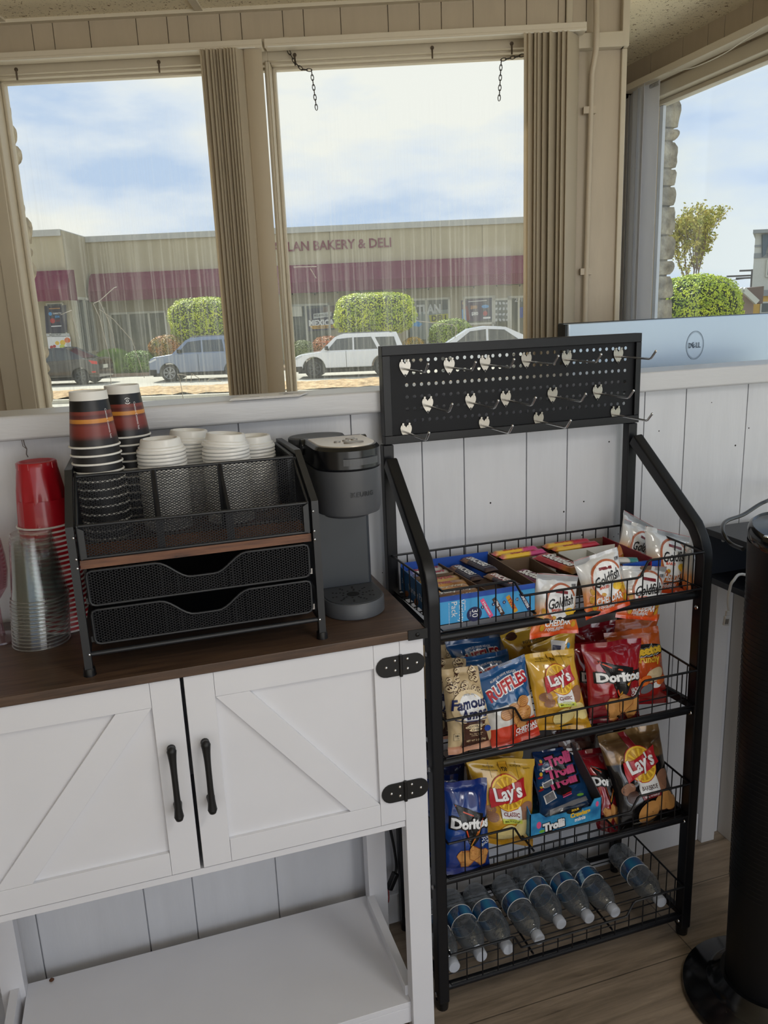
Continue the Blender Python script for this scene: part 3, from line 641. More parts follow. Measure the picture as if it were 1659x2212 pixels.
# ================================================================ EXPANDED METAL MESH
def mesh_panel(mb, org, ax, ay, poly, dx=.0078, dy=.0046, w=.0011, th=.0006):
    """diamond mesh clipped to a convex polygon given in (ax, ay) metres"""
    org = Vector(org); ax = Vector(ax).normalized(); ay = Vector(ay).normalized(); n = ax.cross(ay).normalized()*th/2
    xs = [p[0] for p in poly]; ys = [p[1] for p in poly]; W = max(xs)-min(xs); Hh = max(ys)-min(ys)
    area2 = sum(poly[i][0]*poly[(i+1) % len(poly)][1]-poly[(i+1) % len(poly)][0]*poly[i][1] for i in range(len(poly)))
    P = poly if area2 > 0 else poly[::-1]
    for sg in (1, -1):
        dvec = Vector((dx, sg*dy)); k = -int(W/dx)-int(Hh/dy)-3
        while k < int(W/dx)+int(Hh/dy)+3:
            p = Vector((min(xs)+k*dx, min(ys) if sg > 0 else max(ys))); t0, t1 = -1e9, 1e9; ok = True
            for i in range(len(P)):
                a = Vector(P[i]); b = Vector(P[(i+1) % len(P)]); e_ = b-a; nn = Vector((-e_.y, e_.x)); num = nn.dot(a-p); den = nn.dot(dvec)
                if abs(den) < 1e-12:
                    if num > 0: ok = False
                elif den > 0: t0 = max(t0, num/den)
                else: t1 = min(t1, num/den)
            if ok and t1 > t0:
                A = p+dvec*t0; B = p+dvec*t1; q = Vector((-dvec.y, dvec.x)).normalized()*w/2
                c = [A-q, B-q, B+q, A+q]; v = [org+ax*z.x+ay*z.y for z in c]
                mb.add([z-n for z in v]+[z+n for z in v], [(0, 3, 2, 1), (4, 5, 6, 7), (0, 1, 5, 4), (2, 3, 7, 6)])
            k += 1
# ---------------------------------------------------------------- desk organizer
ogm = mat('black_mesh_metal', (18, 19, 25), rough=.45, spec=.35); ogf = mat('organizer_frame_metal', (32, 34, 38), rough=.38, spec=.5)
root = thing('mesh_organizer', (.08, 1.43, .95), 'black mesh metal organizer with a wooden board and two drawers on the cabinet', 'organizer')
x0, x1, yf, yb, ym = -.118, .274, 1.288, 1.585, 1.39
for x in (x0, x1):
    m = MB(); m.tube([(x, yf, .958), (x, yf, 1.200), (x, 1.405, 1.266), (x, yb, 1.266), (x, yb, .958)], .01, rect=(.015, .012)); sf = part(m, 'side_frame', ogf, root)
    m = MB(); m.box((x-.006, yf, .985), (x+.006, yb, .995)); m.box((x-.004, yf, 1.128), (x+.004, yb, 1.143)); part(m, 'side_rail', ogf, sf)
    for y in (yf, yb): m = MB(); m.cyl((x, y, .95), (x, y, .963), .0105, .0095, seg=14); part(m, 'rubber_foot', dark, sf, smooth=40)
    m = MB()
    for z in (1.15, 1.185, 1.135, .988): m.lathe([(.0026, 0), (.002, .0014), (0, .002)], (0, 0, 0), seg=8); k = len(m.v)-24; m.v[k:] = [(x+p[0]*.8+(.004 if x < 0 else -.004), yf-.0078-p[2], z+p[1]) for p in m.v[k:]]
    part(m, 'screw', steel, sf)
m = MB(); m.box((x0+.008, yf+.002, 1.130), (x1-.008, yb-.004, 1.144)); part(m, 'wood_board', wood('rustic_board', (88, 54, 36), (128, 84, 56), scale=6, stretch=(2, 20, 20), rough=.5, dark=(34, 22, 16)), root, 'rustic brown wooden board')
xa, xb = x0+.012, x1-.012
m = MB(); mesh_panel(m, (xa, yf+.004, 1.146), (1, 0, 0), (0, 0, 1), [(0, 0), (xb-xa, 0), (xb-xa, .053), (0, .053)])
mesh_panel(m, (xa, ym, 1.146), (1, 0, 0), (0, 0, 1), [(0, 0), (xb-xa, 0), (xb-xa, .117), (0, .117)])
for x in (xa-.002, xb+.002): mesh_panel(m, (x, yf+.004, 1.146), (0, 1, 0), (0, 0, 1), [(0, 0), (.28, 0), (.28, .117), (.103, .117), (0, .053)], dx=.006)
mesh_panel(m, (xa, yb-.01, 1.146), (1, 0, 0), (0, 0, 1), [(0, 0), (xb-xa, 0), (xb-xa, .10), (0, .10)])
part(m, 'mesh_walls', ogm, root)
m = MB(); m.tube([(xa, yf+.004, 1.200), (xb, yf+.004, 1.198)], .0028, 8); m.tube([(xa, yf+.004, 1.147), (xb, yf+.004, 1.147)], .003, 8)
m.tube([(xa, ym, 1.263), (xb, ym, 1.263)], .0028, 8); m.tube([(xa, ym, 1.147), (xb, ym, 1.147)], .002, 6)
for x in (xa-.002, xb+.002): m.tube([(x, yf+.004, 1.147), (x, yf+.004, 1.199), (x, ym+.01, 1.263), (x, yb-.01, 1.263), (x, yb-.01, 1.147)], .0028, 8)
for x in (xb-.006, xb+.004): m.bar((x, ym+.004, 1.146), (x, ym+.004, 1.262), .007, .003)
part(m, 'rim_wire', ogf, root, smooth=50)
for x in (.018, .131):
    m = MB(); mesh_panel(m, (x, yf+.006, 1.146), (0, 1, 0), (0, 0, 1), [(0, 0), (ym-yf-.008, 0), (ym-yf-.008, .115), (0, .052)], dx=.006)
    m.bar((x, yf+.006, 1.199), (x, ym-.002, 1.262), .005, .003); m.bar((x, ym-.003, 1.146), (x, ym-.003, 1.262), .010, .002, up=(0, 1, 0)); m.bar((x, yf+.007, 1.146), (x, yf+.007, 1.198), .012, .002, up=(0, 1, 0)); part(m, 'divider', ogm, root)
for x, sg in ((xa-.001, 1), (xb+.001, -1)):
    m = MB(); m.prism([(0, 0), (sg*.009, .004), (sg*.009, .048), (0, .053)], (x, yf-.004, 1.146), (1, 0, 0), (0, 0, 1), (0, .004, 0)); part(m, 'corner_plate', ogf, root)
def drawer(z0, z1, yd):
    c = .075; mx_ = (xa+xb)/2
    m = MB(); m.box((xa+.002, yd+.002, z0), (xb-.002, 1.56, z0+.002)); m.box((xa+.002, yd+.002, z0), (xa+.004, 1.56, z1-.008)); m.box((xb-.004, yd+.002, z0), (xb-.002, 1.56, z1-.008)); m.box((xa+.002, 1.558, z0), (xb-.002, 1.56, z1-.008))
    d = part(m, 'drawer', mat('drawer_inner_black', (16, 17, 22), rough=.5), root)
    
    def top(x): t = abs(x)/c; return z1-(.030*(.5+.5*math.cos(math.pi*min(1, max(0, (t-.25)/.75))))) if t < 1 else z1
    m = MB(); xs = [xa+.003+(xb-xa-.006)*i/44 for i in range(45)]
    for a, b in zip(xs[:-1], xs[1:]): mesh_panel(m, (a, yd, z0+.001), (1, 0, 0), (0, 0, 1), [(0, 0), (b-a, 0), (b-a, top(b-mx_)-z0-.002), (0, top(a-mx_)-z0-.002)])
    # one continuous diamond sheet: rebuild clipped per column keeps the pattern in register
    part(m, 'mesh_front', ogm, d)
    m = MB(); r = .008; pts = [(xa+.003, yd, z0+r), (xa+.003, yd, z1-r), (xa+.005, yd, z1-.002), (xa+.011, yd, z1)]
    pts += [(x, yd, top(x-mx_)) for x in xs if xa+.02 < x < xb-.02]+[(xb-.011, yd, z1), (xb-.005, yd, z1-.002), (xb-.003, yd, z1-r), (xb-.003, yd, z0+r), (xb-.006, yd, z0+.002), (xb-.012, yd, z0), (xa+.012, yd, z0), (xa+.006, yd, z0+.002)]
    m.tube(pts, .0023, 8, closed=True); part(m, 'front_wire', ogf, d, 'black wire edge with a scooped grip', smooth=60)
    for x in (xa-.003, xb-.005): m = MB(); m.box((x, yd+.006, z0+.002), (x+.008, 1.57, z0+.012)); part(m, 'runner', steel if x > 0 else ogf, d)
drawer(1.068, 1.126, yf-.001); drawer(1.002, 1.060, yf-.001)
for q in (yf, yb): m = MB(); m.tube([(x0+.004, q, .986), (x1-.004, q, .986)], .0042, 10); part(m, 'cross_bar', ogf, root, smooth=50)
# ---------------------------------------------------------------- stacked paper cups
cupart = ramp_mat('printed_cup_sleeve', [(0, (22, 20, 20)), (.13, (34, 22, 20)), (.24, (116, 46, 38)), (.42, (126, 52, 44)), (.50, (92, 40, 36)), (.505, (196, 128, 52)), (.585, (204, 138, 58)), (.60, (104, 46, 42)), (.66, (84, 38, 36)), (.70, (118, 52, 42)), (.755, (126, 56, 46)), (.765, (18, 17, 18)), (1, (16, 15, 17))], rough=.38, distort=.045, dscale=9)
blackcup = mat('black_cup_card', (24, 22, 23), rough=.5); cupw = mat('cup_white_card', (228, 226, 220), rough=.45)
def cup_proto(x, y, z, label, grp, full):
    r = thing('paper_cup', (x, y, z), label, 'cup', grp)
    m = MB(); m.lathe([(.0405, .004), (.0315, .080)], (x, y, z), seg=36, cap=False); m.lathe([(.0398, .004), (.0310, .078)], (x, y, z), seg=36, cap=False)
    part(m, 'body', cupart if full else blackcup, r, smooth=60)
    m = MB(); m.tube([(x+.0412*math.cos(t), y+.0412*math.sin(t), z+.0022) for t in [k*math.pi/20 for k in range(40)]], .0019, 8, closed=True); part(m, 'rolled_rim', cupw, r, 'white rolled rim', smooth=80)
    m = MB(); m.lathe([(.0317, .080), (.0306, .0945), (.0296, .0945), (.0300, .088), (0, .088)], (x, y, z), seg=36, cap=False); part(m, 'base_band', cupw, r, 'white band at the base', smooth=40)
    if full:
        def sf(a, b, eps): t = a/.036; rr = .0405-(b-.004)/.076*.009+eps; return Vector((x+rr*math.sin(t), y-rr*math.cos(t), z+b))
        flat('x', [('t', 'pW', ('Caution: Contents hot', .0215, .040, .050), dict(ang=-90, bold=0)), ('p', 'pW', strip(ell(.008, .0675, .0055, .0052, a0=35, a1=145, n=9), .0011)), ('p', 'pW', strip(ell(.008, .0675, .0055, .0052, a0=215, a1=325, n=9), .0011)), ('p', 'pW', ell(.008, .0675, .0028, .0022)), ('p', 'pK', ell(.008, .0675, .0018, .0013))] if full == 2 else
             [('t', 'pW', ('Caution: Contents hot', .030, .040, .050), dict(ang=-90, bold=0))], sf, r)
    return r
def cup_stack(x, y, z0, n, nm, full):
    sp = .0146; lean = -.0006
    L_ = 'black paper cup, %s from the top of the ' + nm + ' upside down stack'
    base = cup_proto(x, y, z0, L_ % ORD[n-2], 'nested paper cups in the %s stack' % nm, 0)
    for i in range(1, n-1): dup(base, (x+lean*i, y, z0+sp*i), L_ % ORD[n-2-i])
    cup_proto(x+lean*(n-1), y, z0+sp*(n-1), 'topmost paper cup of the %s upside down stack, sunset print and white base' % nm, 'top cups of the two stacks', full)
cup_stack(-.066, 1.437, 1.145, 12, 'front', 1); cup_stack(-.012, 1.535, 1.145, 12, 'back', 2)
# ---------------------------------------------------------------- lids
lidm = mat('white_lid_plastic', (226, 225, 221), rough=.3)
def lid(x, y, z, label, grp, flatm=False):
    m = MB(); pr = [(.0425, 0), (.0436, .002), (.0425, .0055), (.0400, .0065), (.0398, .010), (.0370, .0115), (.0350, .0215), (.0338, .0235), (.0300, .0240), (.0285, .0225), (.0272, .0180), (0, .0172)]
    m.lathe(pr, (x, y, z), seg=40, cap=False)
    m.lathe([(.0415, .0005), (.0365, .009), (.034, .012)], (x, y, z), seg=30, cap=False)
    r = m.build('cup_lid', lidm, smooth=45, origin=(x, y, z)); tag(r, label, 'lid', grp)
    k = MB(); k.lathe([(0, 0), (.0022, 0), (.0022, .0006), (0, .0006)], (x+.015, y-.018, z+.0176), seg=8); k.build('sip_dimple', mat('lid_dimple', (170, 168, 164), rough=.5), r)
    return r
for (x, y, zt, nm, tilt) in ((.037, 1.452, 1.285, 'front left', 0), (.151, 1.452, 1.287, 'front right', 4), (.092, 1.540, 1.288, 'back left', 3), (.212, 1.535, 1.270, 'back right', 0)):
    n = int((zt-1.145)/.0066); L_ = 'white plastic cup lid, %s from the top of the ' + nm + ' lid stack'; b = lid(x, y, 1.1455, L_ % ORD[n-1], 'nested lids of the %s stack' % nm)
    for i in range(1, n): dup(b, (x+random.uniform(-.0008, .0008), y, 1.1455+.0066*i), L_ % ORD[n-1-i])
    q = dup(b, (x, y, 1.1455+.0066*n), 'topmost white plastic coffee lid of the %s stack in the mesh organizer' % nm); q.rotation_euler = (math.radians(tilt), math.radians(tilt), 1.0)
    del q['group']
# ---------------------------------------------------------------- red cups
redp = mat('red_plastic', (168, 16, 32), rough=.28, coat=.3, spec=.5); whp = mat('white_inner_plastic', (224, 216, 214), rough=.35)
def redcup(x, y, z, label, grp, top):
    r = thing('red_plastic_cup', (x, y, z), label, 'cup', grp)
    fl = (lambda t, zz: (.075*-abs(math.sin(5.5*t))**1.5*max(0, min(1, (.095-zz)/.05))*(1 if zz < .09 else 0) if zz < .096 else 0)) if top else None
    m = MB(); pr = [(.0475, .004), (.0462, .012), (.0450, .03), (.0435, .05), (.0415, .07), (.0380, .092), (.0350, .110), (.0345, .118), (.0330, .120), (.029, .1195), (.024, .116), (0, .1155)] if top else [(.0475, .004), (.0445, .05), (.043, .06)]
    m.lathe(pr, (x, y, z), seg=72 if top else 40, cap=False, flute=fl); part(m, 'body', redp, r, smooth=70)
    m = MB(); m.tube([(x+.048*math.cos(t), y+.048*math.sin(t), z+.0022) for t in [k*math.pi/20 for k in range(40)]], .0021, 8, closed=True); part(m, 'rolled_rim', whp, r, 'white inner rim', smooth=80)
    if top:
        m = MB()
        for k in range(10): t = k*.628; m.bar((x+.0352*math.cos(t), y+.0352*math.sin(t), z+.108), (x+.0346*math.cos(t), y+.0346*math.sin(t), z+.1185), .0012, .0012)
        part(m, 'base_rib', redp, r)
    return r
rx_, ry_ = -.168, 1.545
L_ = 'red plastic party cup, %s from the top of the upside down red stack'
b = redcup(rx_, ry_, .95, L_ % ORD[21], 'nested red cups', False)
for i in range(1, 22): dup(b, (rx_-.0006*i, ry_, .95+.0092*i), L_ % ORD[21-i])
redcup(rx_-.014, ry_, .95+.0092*22, 'topmost fluted red plastic party cup of the upside down red stack', None, True)
# ---------------------------------------------------------------- clear cups
clr = clear_mat('clear_pet', (246, 247, 246), gloss=.03, body=.012, rough=.06)
def clearcup(x, y, z, label, grp):
    r = thing('clear_plastic_cup', (x, y, z), label, 'cup', grp)
    m = MB(); m.lathe([(.0485, .002), (.0472, .008), (.0462, .010), (.0360, .104), (.0352, .110), (.0355, .117), (.0340, .119), (.0330, .114), (0, .113)], (x, y, z), seg=44, cap=False); part(m, 'body', clr, r, smooth=50)
    m = MB(); m.tube([(x+.049*math.cos(t), y+.049*math.sin(t), z+.0016) for t in [k*math.pi/20 for k in range(40)]], .0014, 6, closed=True); part(m, 'rim', clear_mat('clear_rim', (220, 222, 220), gloss=.16, body=.10, rough=.1), r, smooth=80)
    return r
L_ = 'clear plastic cup, %s from the top of the see-through upside down stack'
b = clearcup(-.209, 1.478, .95, L_ % ORD[12], 'nested clear cups')
for i in range(1, 13): dup(b, (-.209+.0006*i, 1.478, .95+.0068*i), L_ % ORD[12-i])
q = dup(b, (-.200, 1.478, .95+.0068*13), 'topmost clear plastic cup of the see-through upside down stack beside the red cups'); del q['group']
b = None
m = MB(); gxp = PY(-8, 1200, 1.52); c0 = (gxp.x-.012, 1.52, .95)
m.lathe([(.034, 0), (.033, .003), (.006, .008), (.0045, .02), (.0045, .075), (.012, .085), (.022, .10), (.0265, .13), (.0265, .16), (.0235, .19), (.0225, .19), (.0255, .16), (.0255, .13), (.020, .10), (0, .09)], c0, seg=36, cap=False, flute=lambda t, z: .03*math.sin(16*t) if .1 < z < .15 else 0)
tag(m.build('plastic_goblet', clear_mat('pink_tinted_plastic', (232, 210, 216), gloss=.08, body=.10, bodycol=(220, 190, 200)), smooth=60, origin=c0), 'pink tinted clear plastic goblet at the far left end of the cabinet', 'goblet')
# ---------------------------------------------------------------- coffee maker
km = mat('slate_grey_plastic', (76, 78, 82), rough=.42); kb = mat('gloss_black_plastic', (16, 17, 20), rough=.22); kg = mat('matte_dark_grey', (58, 60, 64), rough=.5); ksil = mat('brushed_nickel', (214, 206, 196), rough=.34, metal=.55)
kx, ky, kr = .364, 1.400, .0600
root = thing('pod_coffee_maker', (kx, 1.47, .95), 'slim grey pod coffee maker with a black lid and silver button panel on the cabinet', 'coffee maker')
def stad(r, yb, n=20, cx=kx, cy=ky): return [(cx+r*math.cos(t), cy+r*math.sin(t)) for t in [math.pi+math.pi*k/n for k in range(n+1)]]+[(cx+r, yb), (cx-r, yb)]
def stack(mb, secs):   # loft of same-count outlines
    n = len(secs[0][0]); vs = [(x, y, z) for P, z in secs for x, y in P]; fs = [(i*n+j, i*n+(j+1) % n, (i+1)*n+(j+1) % n, (i+1)*n+j) for i in range(len(secs)-1) for j in range(n)]
    fs += [tuple(range(n))[::-1], tuple((len(secs)-1)*n+j for j in range(n))]; mb.add(vs, fs)
m = MB(); stack(m, [(stad(kr-.002, 1.59), .950), (stad(kr, 1.59), .952), (stad(kr, 1.59), .978), (stad(kr-.002, 1.59), .981)]); part(m, 'base', km, root, smooth=35)
m = MB(); stack(m, [(stad(kr-.005, 1.455), .9812), (stad(kr-.005, 1.455), .9822)])
tray = part(m, 'drip_tray', kg, root)
hol = mat('drip_hole_black', (4, 4, 5), rough=.9); m = MB(); m.lathe([(.0125, 0), (.0125, .0004)], (kx, ky, .9823), seg=22)
for k in range(10):
    for r in (.020, .027, .034, .041):
        a = k*.628+.1*(r > .03)
        if (k % 2 and r in (.027,)) or ky+r*math.sin(a) > 1.444: continue
        m.lathe([(.0022, 0), (.0022, .0004)], (kx+r*math.cos(a), ky+r*math.sin(a), .9823), seg=8)
part(m, 'drain_hole', hol, tray)
m = MB(); stack(m, [([(kx-.056, 1.452), (kx+.050, 1.452), (kx+.056, 1.460), (kx+.056, 1.59), (kx-.058, 1.59), (kx-.060, 1.46)], z) for z in (.981, 1.16)]); part(m, 'column', mat('slate_panel', (52, 57, 63), rough=.4), root, bevel=.003)
m = MB(); stack(m, [(stad(kr-.016, 1.45, cy=ky+.01), 1.142), (stad(kr-.010, 1.46, cy=ky+.005), 1.152), (stad(kr-.001, 1.56), 1.152), (stad(kr+.001, 1.56), 1.160), (stad(kr+.002, 1.56), 1.235)]); hd = part(m, 'brew_head', km, root, smooth=35)
m = MB(); stack(m, [(stad(kr+.000, 1.50, cy=ky-.003), 1.236), (stad(kr+.003, 1.50, cy=ky-.005), 1.240), (stad(kr+.002, 1.50, cy=ky-.004), 1.272), (stad(kr-.003, 1.50, cy=ky-.002), 1.278)])
for sg in (-1, 1): m.cyl((kx+sg*(kr-.002), 1.492, 1.263), (kx+sg*(kr+.0055), 1.492, 1.263), .0155, seg=24)
ld = part(m, 'lid', kb, root, 'gloss black lid', smooth=35)
m = MB(); pts = [(kx+(kr+.0055)*math.sin(t), ky-.005-(kr+.0055)*math.cos(t), 1.2535) for t in [(-.35+1.05*k/12) for k in range(13)]]; m.tube(pts, .01, rect=(.006, .012)); part(m, 'grip', mat('grip_grey', (70, 72, 76), rough=.3), ld)
m = MB(); stack(m, [(stad(kr-.006, 1.478, cy=ky-.001), 1.2782), (stad(kr-.007, 1.478, cy=ky-.001), 1.2800)]); pn = part(m, 'control_panel', ksil, root, 'silver control panel', smooth=30)
bt = mat('nickel_button', (150, 146, 140), rough=.4, metal=.6)
for bx, by, ra, rb in ((kx+.012, 1.385, .019, .010), (kx-.014, 1.405, .0065, .0042), (kx+.004, 1.412, .0065, .0042), (kx+.022, 1.417, .0065, .0042), (kx+.018, 1.432, .009, .003)):
    m = MB(); m.lathe([(1, 0), (1, .0016), (.93, .0022), (0, .0022)], (0, 0, 0), seg=24); m.v = [(bx+p[0]*ra, by+p[1]*rb, 1.2800+p[2]) for p in m.v]; part(m, 'button', bt, pn, smooth=30)
m = MB(); stack(m, [(ell(kx-.022, 1.556, .052, .038), 1.16), (ell(kx-.022, 1.556, .054, .040), 1.262)]); part(m, 'water_reservoir', mat('smoke_tank', (70, 72, 76), rough=.3), root, smooth=40)
m = MB(); stack(m, [(ell(kx-.020, 1.553, .058, .043), 1.262), (ell(kx-.020, 1.553, .058, .043), 1.272), (ell(kx-.020, 1.553, .055, .040), 1.275)]); part(m, 'reservoir_lid', km, root, smooth=40)
def ksf(a, b, eps): t = a/kr; rr = kr+.0022+eps; return Vector((kx+rr*math.sin(t), ky-rr*math.cos(t), 1.16+b))
mat('logo_dark', (32, 34, 38), rough=.4)
flat('x', [('t', 'logo_dark', ('KEURIG', .013, .032, .042), dict(bold=.015, space=1.15, h=.0088)), ('p', 'logo_dark', rectp(-.0105, .0345, -.0085, .0362)), ('p', 'logo_dark', rectp(-.0105, .0310, -.0085, .0327)), ('p', 'logo_dark', rectp(-.0105, .0275, -.0085, .0292))], ksf, hd, seg_name='logo')

# ================================================================ SNACK RACK
RX0, RX1, RYF, RYB = .508, 1.143, 1.352, 1.600
rack = thing('snack_rack', (.825, 1.476, 0), 'black metal four tier wire basket snack rack with a pegboard header', 'rack')
def bend(x):
    pts = [(x, RYF, .02), (x, RYF, .955)]
    for k in range(1, 7): t = k/7; pts.append((x, RYF+.020*t*t*1.0+.0*t, .955+.062*t-.0*t))
    pts += [(x, RYF+.030, 1.032), (x, RYB-.02, 1.200)]
    return pts
for x in (RX0, RX1):
    xb_ = x if x < .6 else x-.026
    m = MB(); m.tube([(p[0]+(xb_-x)*max(0, min(1, (p[1]-RYF)/.24)), p[1], p[2]) for p in bend(x)], .014, rect=(.030, .026)); ps = part(m, 'front_post', blk2, rack, bevel=.004)
    m = MB(); m.cyl((x, RYF, 0), (x, RYF, .025), .0135, .0150, seg=14); part(m, 'foot_cap', dark, ps, smooth=40)
    m = MB(); m.box((xb_-.012, RYB-.012, .02), (xb_+.012, RYB+.012, 1.235)); bp = part(m, 'back_post', blk2, rack, bevel=.002)
    m = MB(); m.cyl((xb_, RYB, 0), (xb_, RYB, .025), .0115, .0130, seg=14); part(m, 'foot_cap', dark, bp, smooth=40)
    for z in (.855, .60, .318, .04):
        m = MB(); m.lathe([(.0055, 0), (.0045, .0018), (0, .0026)], (0, 0, 0), seg=10)
        m.v = [(x-.0155-p[2], RYF-.003+p[0], z+p[1]) for p in m.v]; part(m, 'screw', steel, ps, smooth=50)
    m = MB(); m.cyl((xb_+.0, RYB-.034, 1.196), (xb_, RYB-.046, 1.190), .004, seg=8); part(m, 'bolt', steel, ps, smooth=50)
# pegboard
px0, px1, pz0, pz1 = .5005, 1.131, 1.2365, 1.443
m = MB()
for a, b, hz in (((px0, pz0), (px1, pz0+.018), 0), ((px0, pz1-.020), (px1, pz1), 0)): m.box((a[0], RYB-.014, a[1]), (b[0], RYB+.012, b[1]))
m.box((px0, RYB-.014, pz0+.018), (px0+.018, RYB+.012, pz1-.020)); m.box((px1-.014, RYB-.014, pz0+.018), (px1, RYB+.012, pz1-.020))
pf = part(m, 'pegboard_frame', blk2, rack, bevel=.0012)
m = MB(); hx0, dx_, dz_ = .5545-.0084, .0168, .0255; zrow = 1.4085; r_ = .0039
X0, X1, Z0, Z1 = px0+.018, px1-.014, pz0+.018, pz1-.020
NX, NZ = 33, 6; gx0 = .5560-dx_/2; gz1 = 1.4145+dz_/2-.004
yp = RYB-.006
def q4(a, b, c, d): m.box((a, yp, c), (b, yp+.0012, d))
gx1 = gx0+NX*dx_; gz0 = gz1-NZ*dz_
q4(X0, gx0, Z0, Z1); q4(gx1, X1, Z0, Z1); q4(gx0, gx1, gz1, Z1); q4(gx0, gx1, Z0, gz0)
for i in range(NX):
    for j in range(NZ):
        cx = gx0+(i+.5)*dx_; cz = gz0+(j+.5)*dz_; K = 16
        inn = [(cx+r_*math.cos(2*math.pi*k/K), cz+r_*math.sin(2*math.pi*k/K)) for k in range(K)]; outp = []
        for k in range(K):
            a = 2*math.pi*k/K; c, s = math.cos(a), math.sin(a); t = min((dx_/2)/abs(c) if abs(c) > 1e-6 else 9, (dz_/2)/abs(s) if abs(s) > 1e-6 else 9); outp.append((cx+c*t, cz+s*t))
        vs = [(p[0], yp, p[1]) for p in inn]+[(p[0], yp, p[1]) for p in outp]+[(p[0], yp+.0012, p[1]) for p in inn]
        cr = [(cx+sx*dx_/2, yp, cz+sz*dz_/2) for sx, sz in ((1, 1), (-1, 1), (-1, -1), (1, -1))]
        fs = [(k, (k+1) % K, K+(k+1) % K, K+k) for k in range(K)]+[((k+1) % K, k, 2*K+k, 2*K+(k+1) % K) for k in range(K)]
        # corner fills
        for ci, (sx, sz) in enumerate(((1, 1), (-1, 1), (-1, -1), (1, -1))):
            vs.append(cr[ci]); ca = math.atan2(sz*dz_/2, sx*dx_/2) % (2*math.pi); k = int(ca/(2*math.pi/K)); fs.append((K+k, K+(k+1) % K, 3*K+ci))
        m.add(vs, fs)
part(m, 'pegboard_panel', mat('pegboard_black', (14, 15, 19), rough=.5, spec=.25), pf)
# baskets
def wire(mb, pts, r=.0015, c=False): mb.tube(pts, r, 6, closed=c)
XA, XB = RX0+.016, RX1-.016; YA, YB2 = 1.334, 1.590
def basket(z0, zt, back, dipd=.035, lean=0):
    xl, xr = XA, XB; d0, d1, d2, d3 = .672, .697, .967, .992
    m = MB(); m.tube([(xl-.008, RYF+.004, z0-.0215), (xr+.010, RYF+.004, z0-.0215)], .0092, 12)
    part(m, 'front_rail', blk2, rack, smooth=50)
    m = MB(); m.tube([(RX0, RYB, z0-.016), (RX1-.026, RYB, z0-.016)], .007, 10); m.bar((RX0, RYF, z0-.014), (RX0, RYB, z0-.014), .012, .018); m.bar((RX1, RYF, z0-.014), (RX1-.026, RYB, z0-.014), .012, .018); part(m, 'support_rail', blk2, rack)
    m = MB()
    wire(m, [(xl, YA, zt), (d0, YA, zt), (d0+.006, YA, zt-.003), (d1-.003, YA, zt-dipd+.002), (d1+.004, YA, zt-dipd), (d2-.004, YA, zt-dipd), (d2+.003, YA, zt-dipd+.002), (d3-.006, YA, zt-.003), (d3, YA, zt), (xr, YA, zt)], .0026)
    wire(m, [(xl, YA, zt), (xl-.018, YB2, back)], .0026); wire(m, [(xr, YA, zt), (xr+.002, YB2, back)], .0026); wire(m, [(xl-.018, YB2, back), (xr+.002, YB2, back)], .0026)
    bk = part(m, 'basket_rim', blk2, rack, smooth=60)
    m = MB()
    wire(m, [(xl, YA, z0), (xr, YA, z0), (xr, YB2, z0), (xl-.016, YB2, z0)], .0019, True)
    n = 16
    for i in range(1, n):
        x = xl+(xr-xl)*i/n; t = zt
        if d0 < x < d3: t = zt-dipd*min(1, max(0, min((x-d0)/(d1-d0), (d3-x)/(d3-d2))))
        wire(m, [(x, YA+.001, t), (x, YA+.001, z0)], .0014)
    n = 18
    for i in range(1, n): x = xl-.016+(xr-xl+.016)*i/n; wire(m, [(x, YB2, back), (x, YB2, z0)], .0014)
    for i in range(1, 8):
        t = i/8; y = YA+(YB2-YA)*t
        wire(m, [(xl-.018*t, y, zt+(back-zt)*t), (xl-.016*t, y, z0)], .0014); wire(m, [(xr+.002*t, y, zt+(back-zt)*t), (xr, y, z0)], .0014)
    part(m, 'basket_wires', blk2, bk, smooth=60)
    m = MB()
    for i in range(1, 9): y = YA+(YB2-YA)*i/9; wire(m, [(xl-.016*i/9, y, z0+.001), (xr, y, z0+.001)], .0014)
    for x in (.735, .945): wire(m, [(x, YA+.02, z0-.003), (x, YB2, z0-.003)], .0028)
    part(m, 'basket_floor', blk2, bk, smooth=60)
B1, B2, B3, B4 = .9035, .6255, .342, .069
basket(B1, .986, .988); basket(B2, .711, .713); basket(B3, .427, .430); basket(B4, .148, .150)
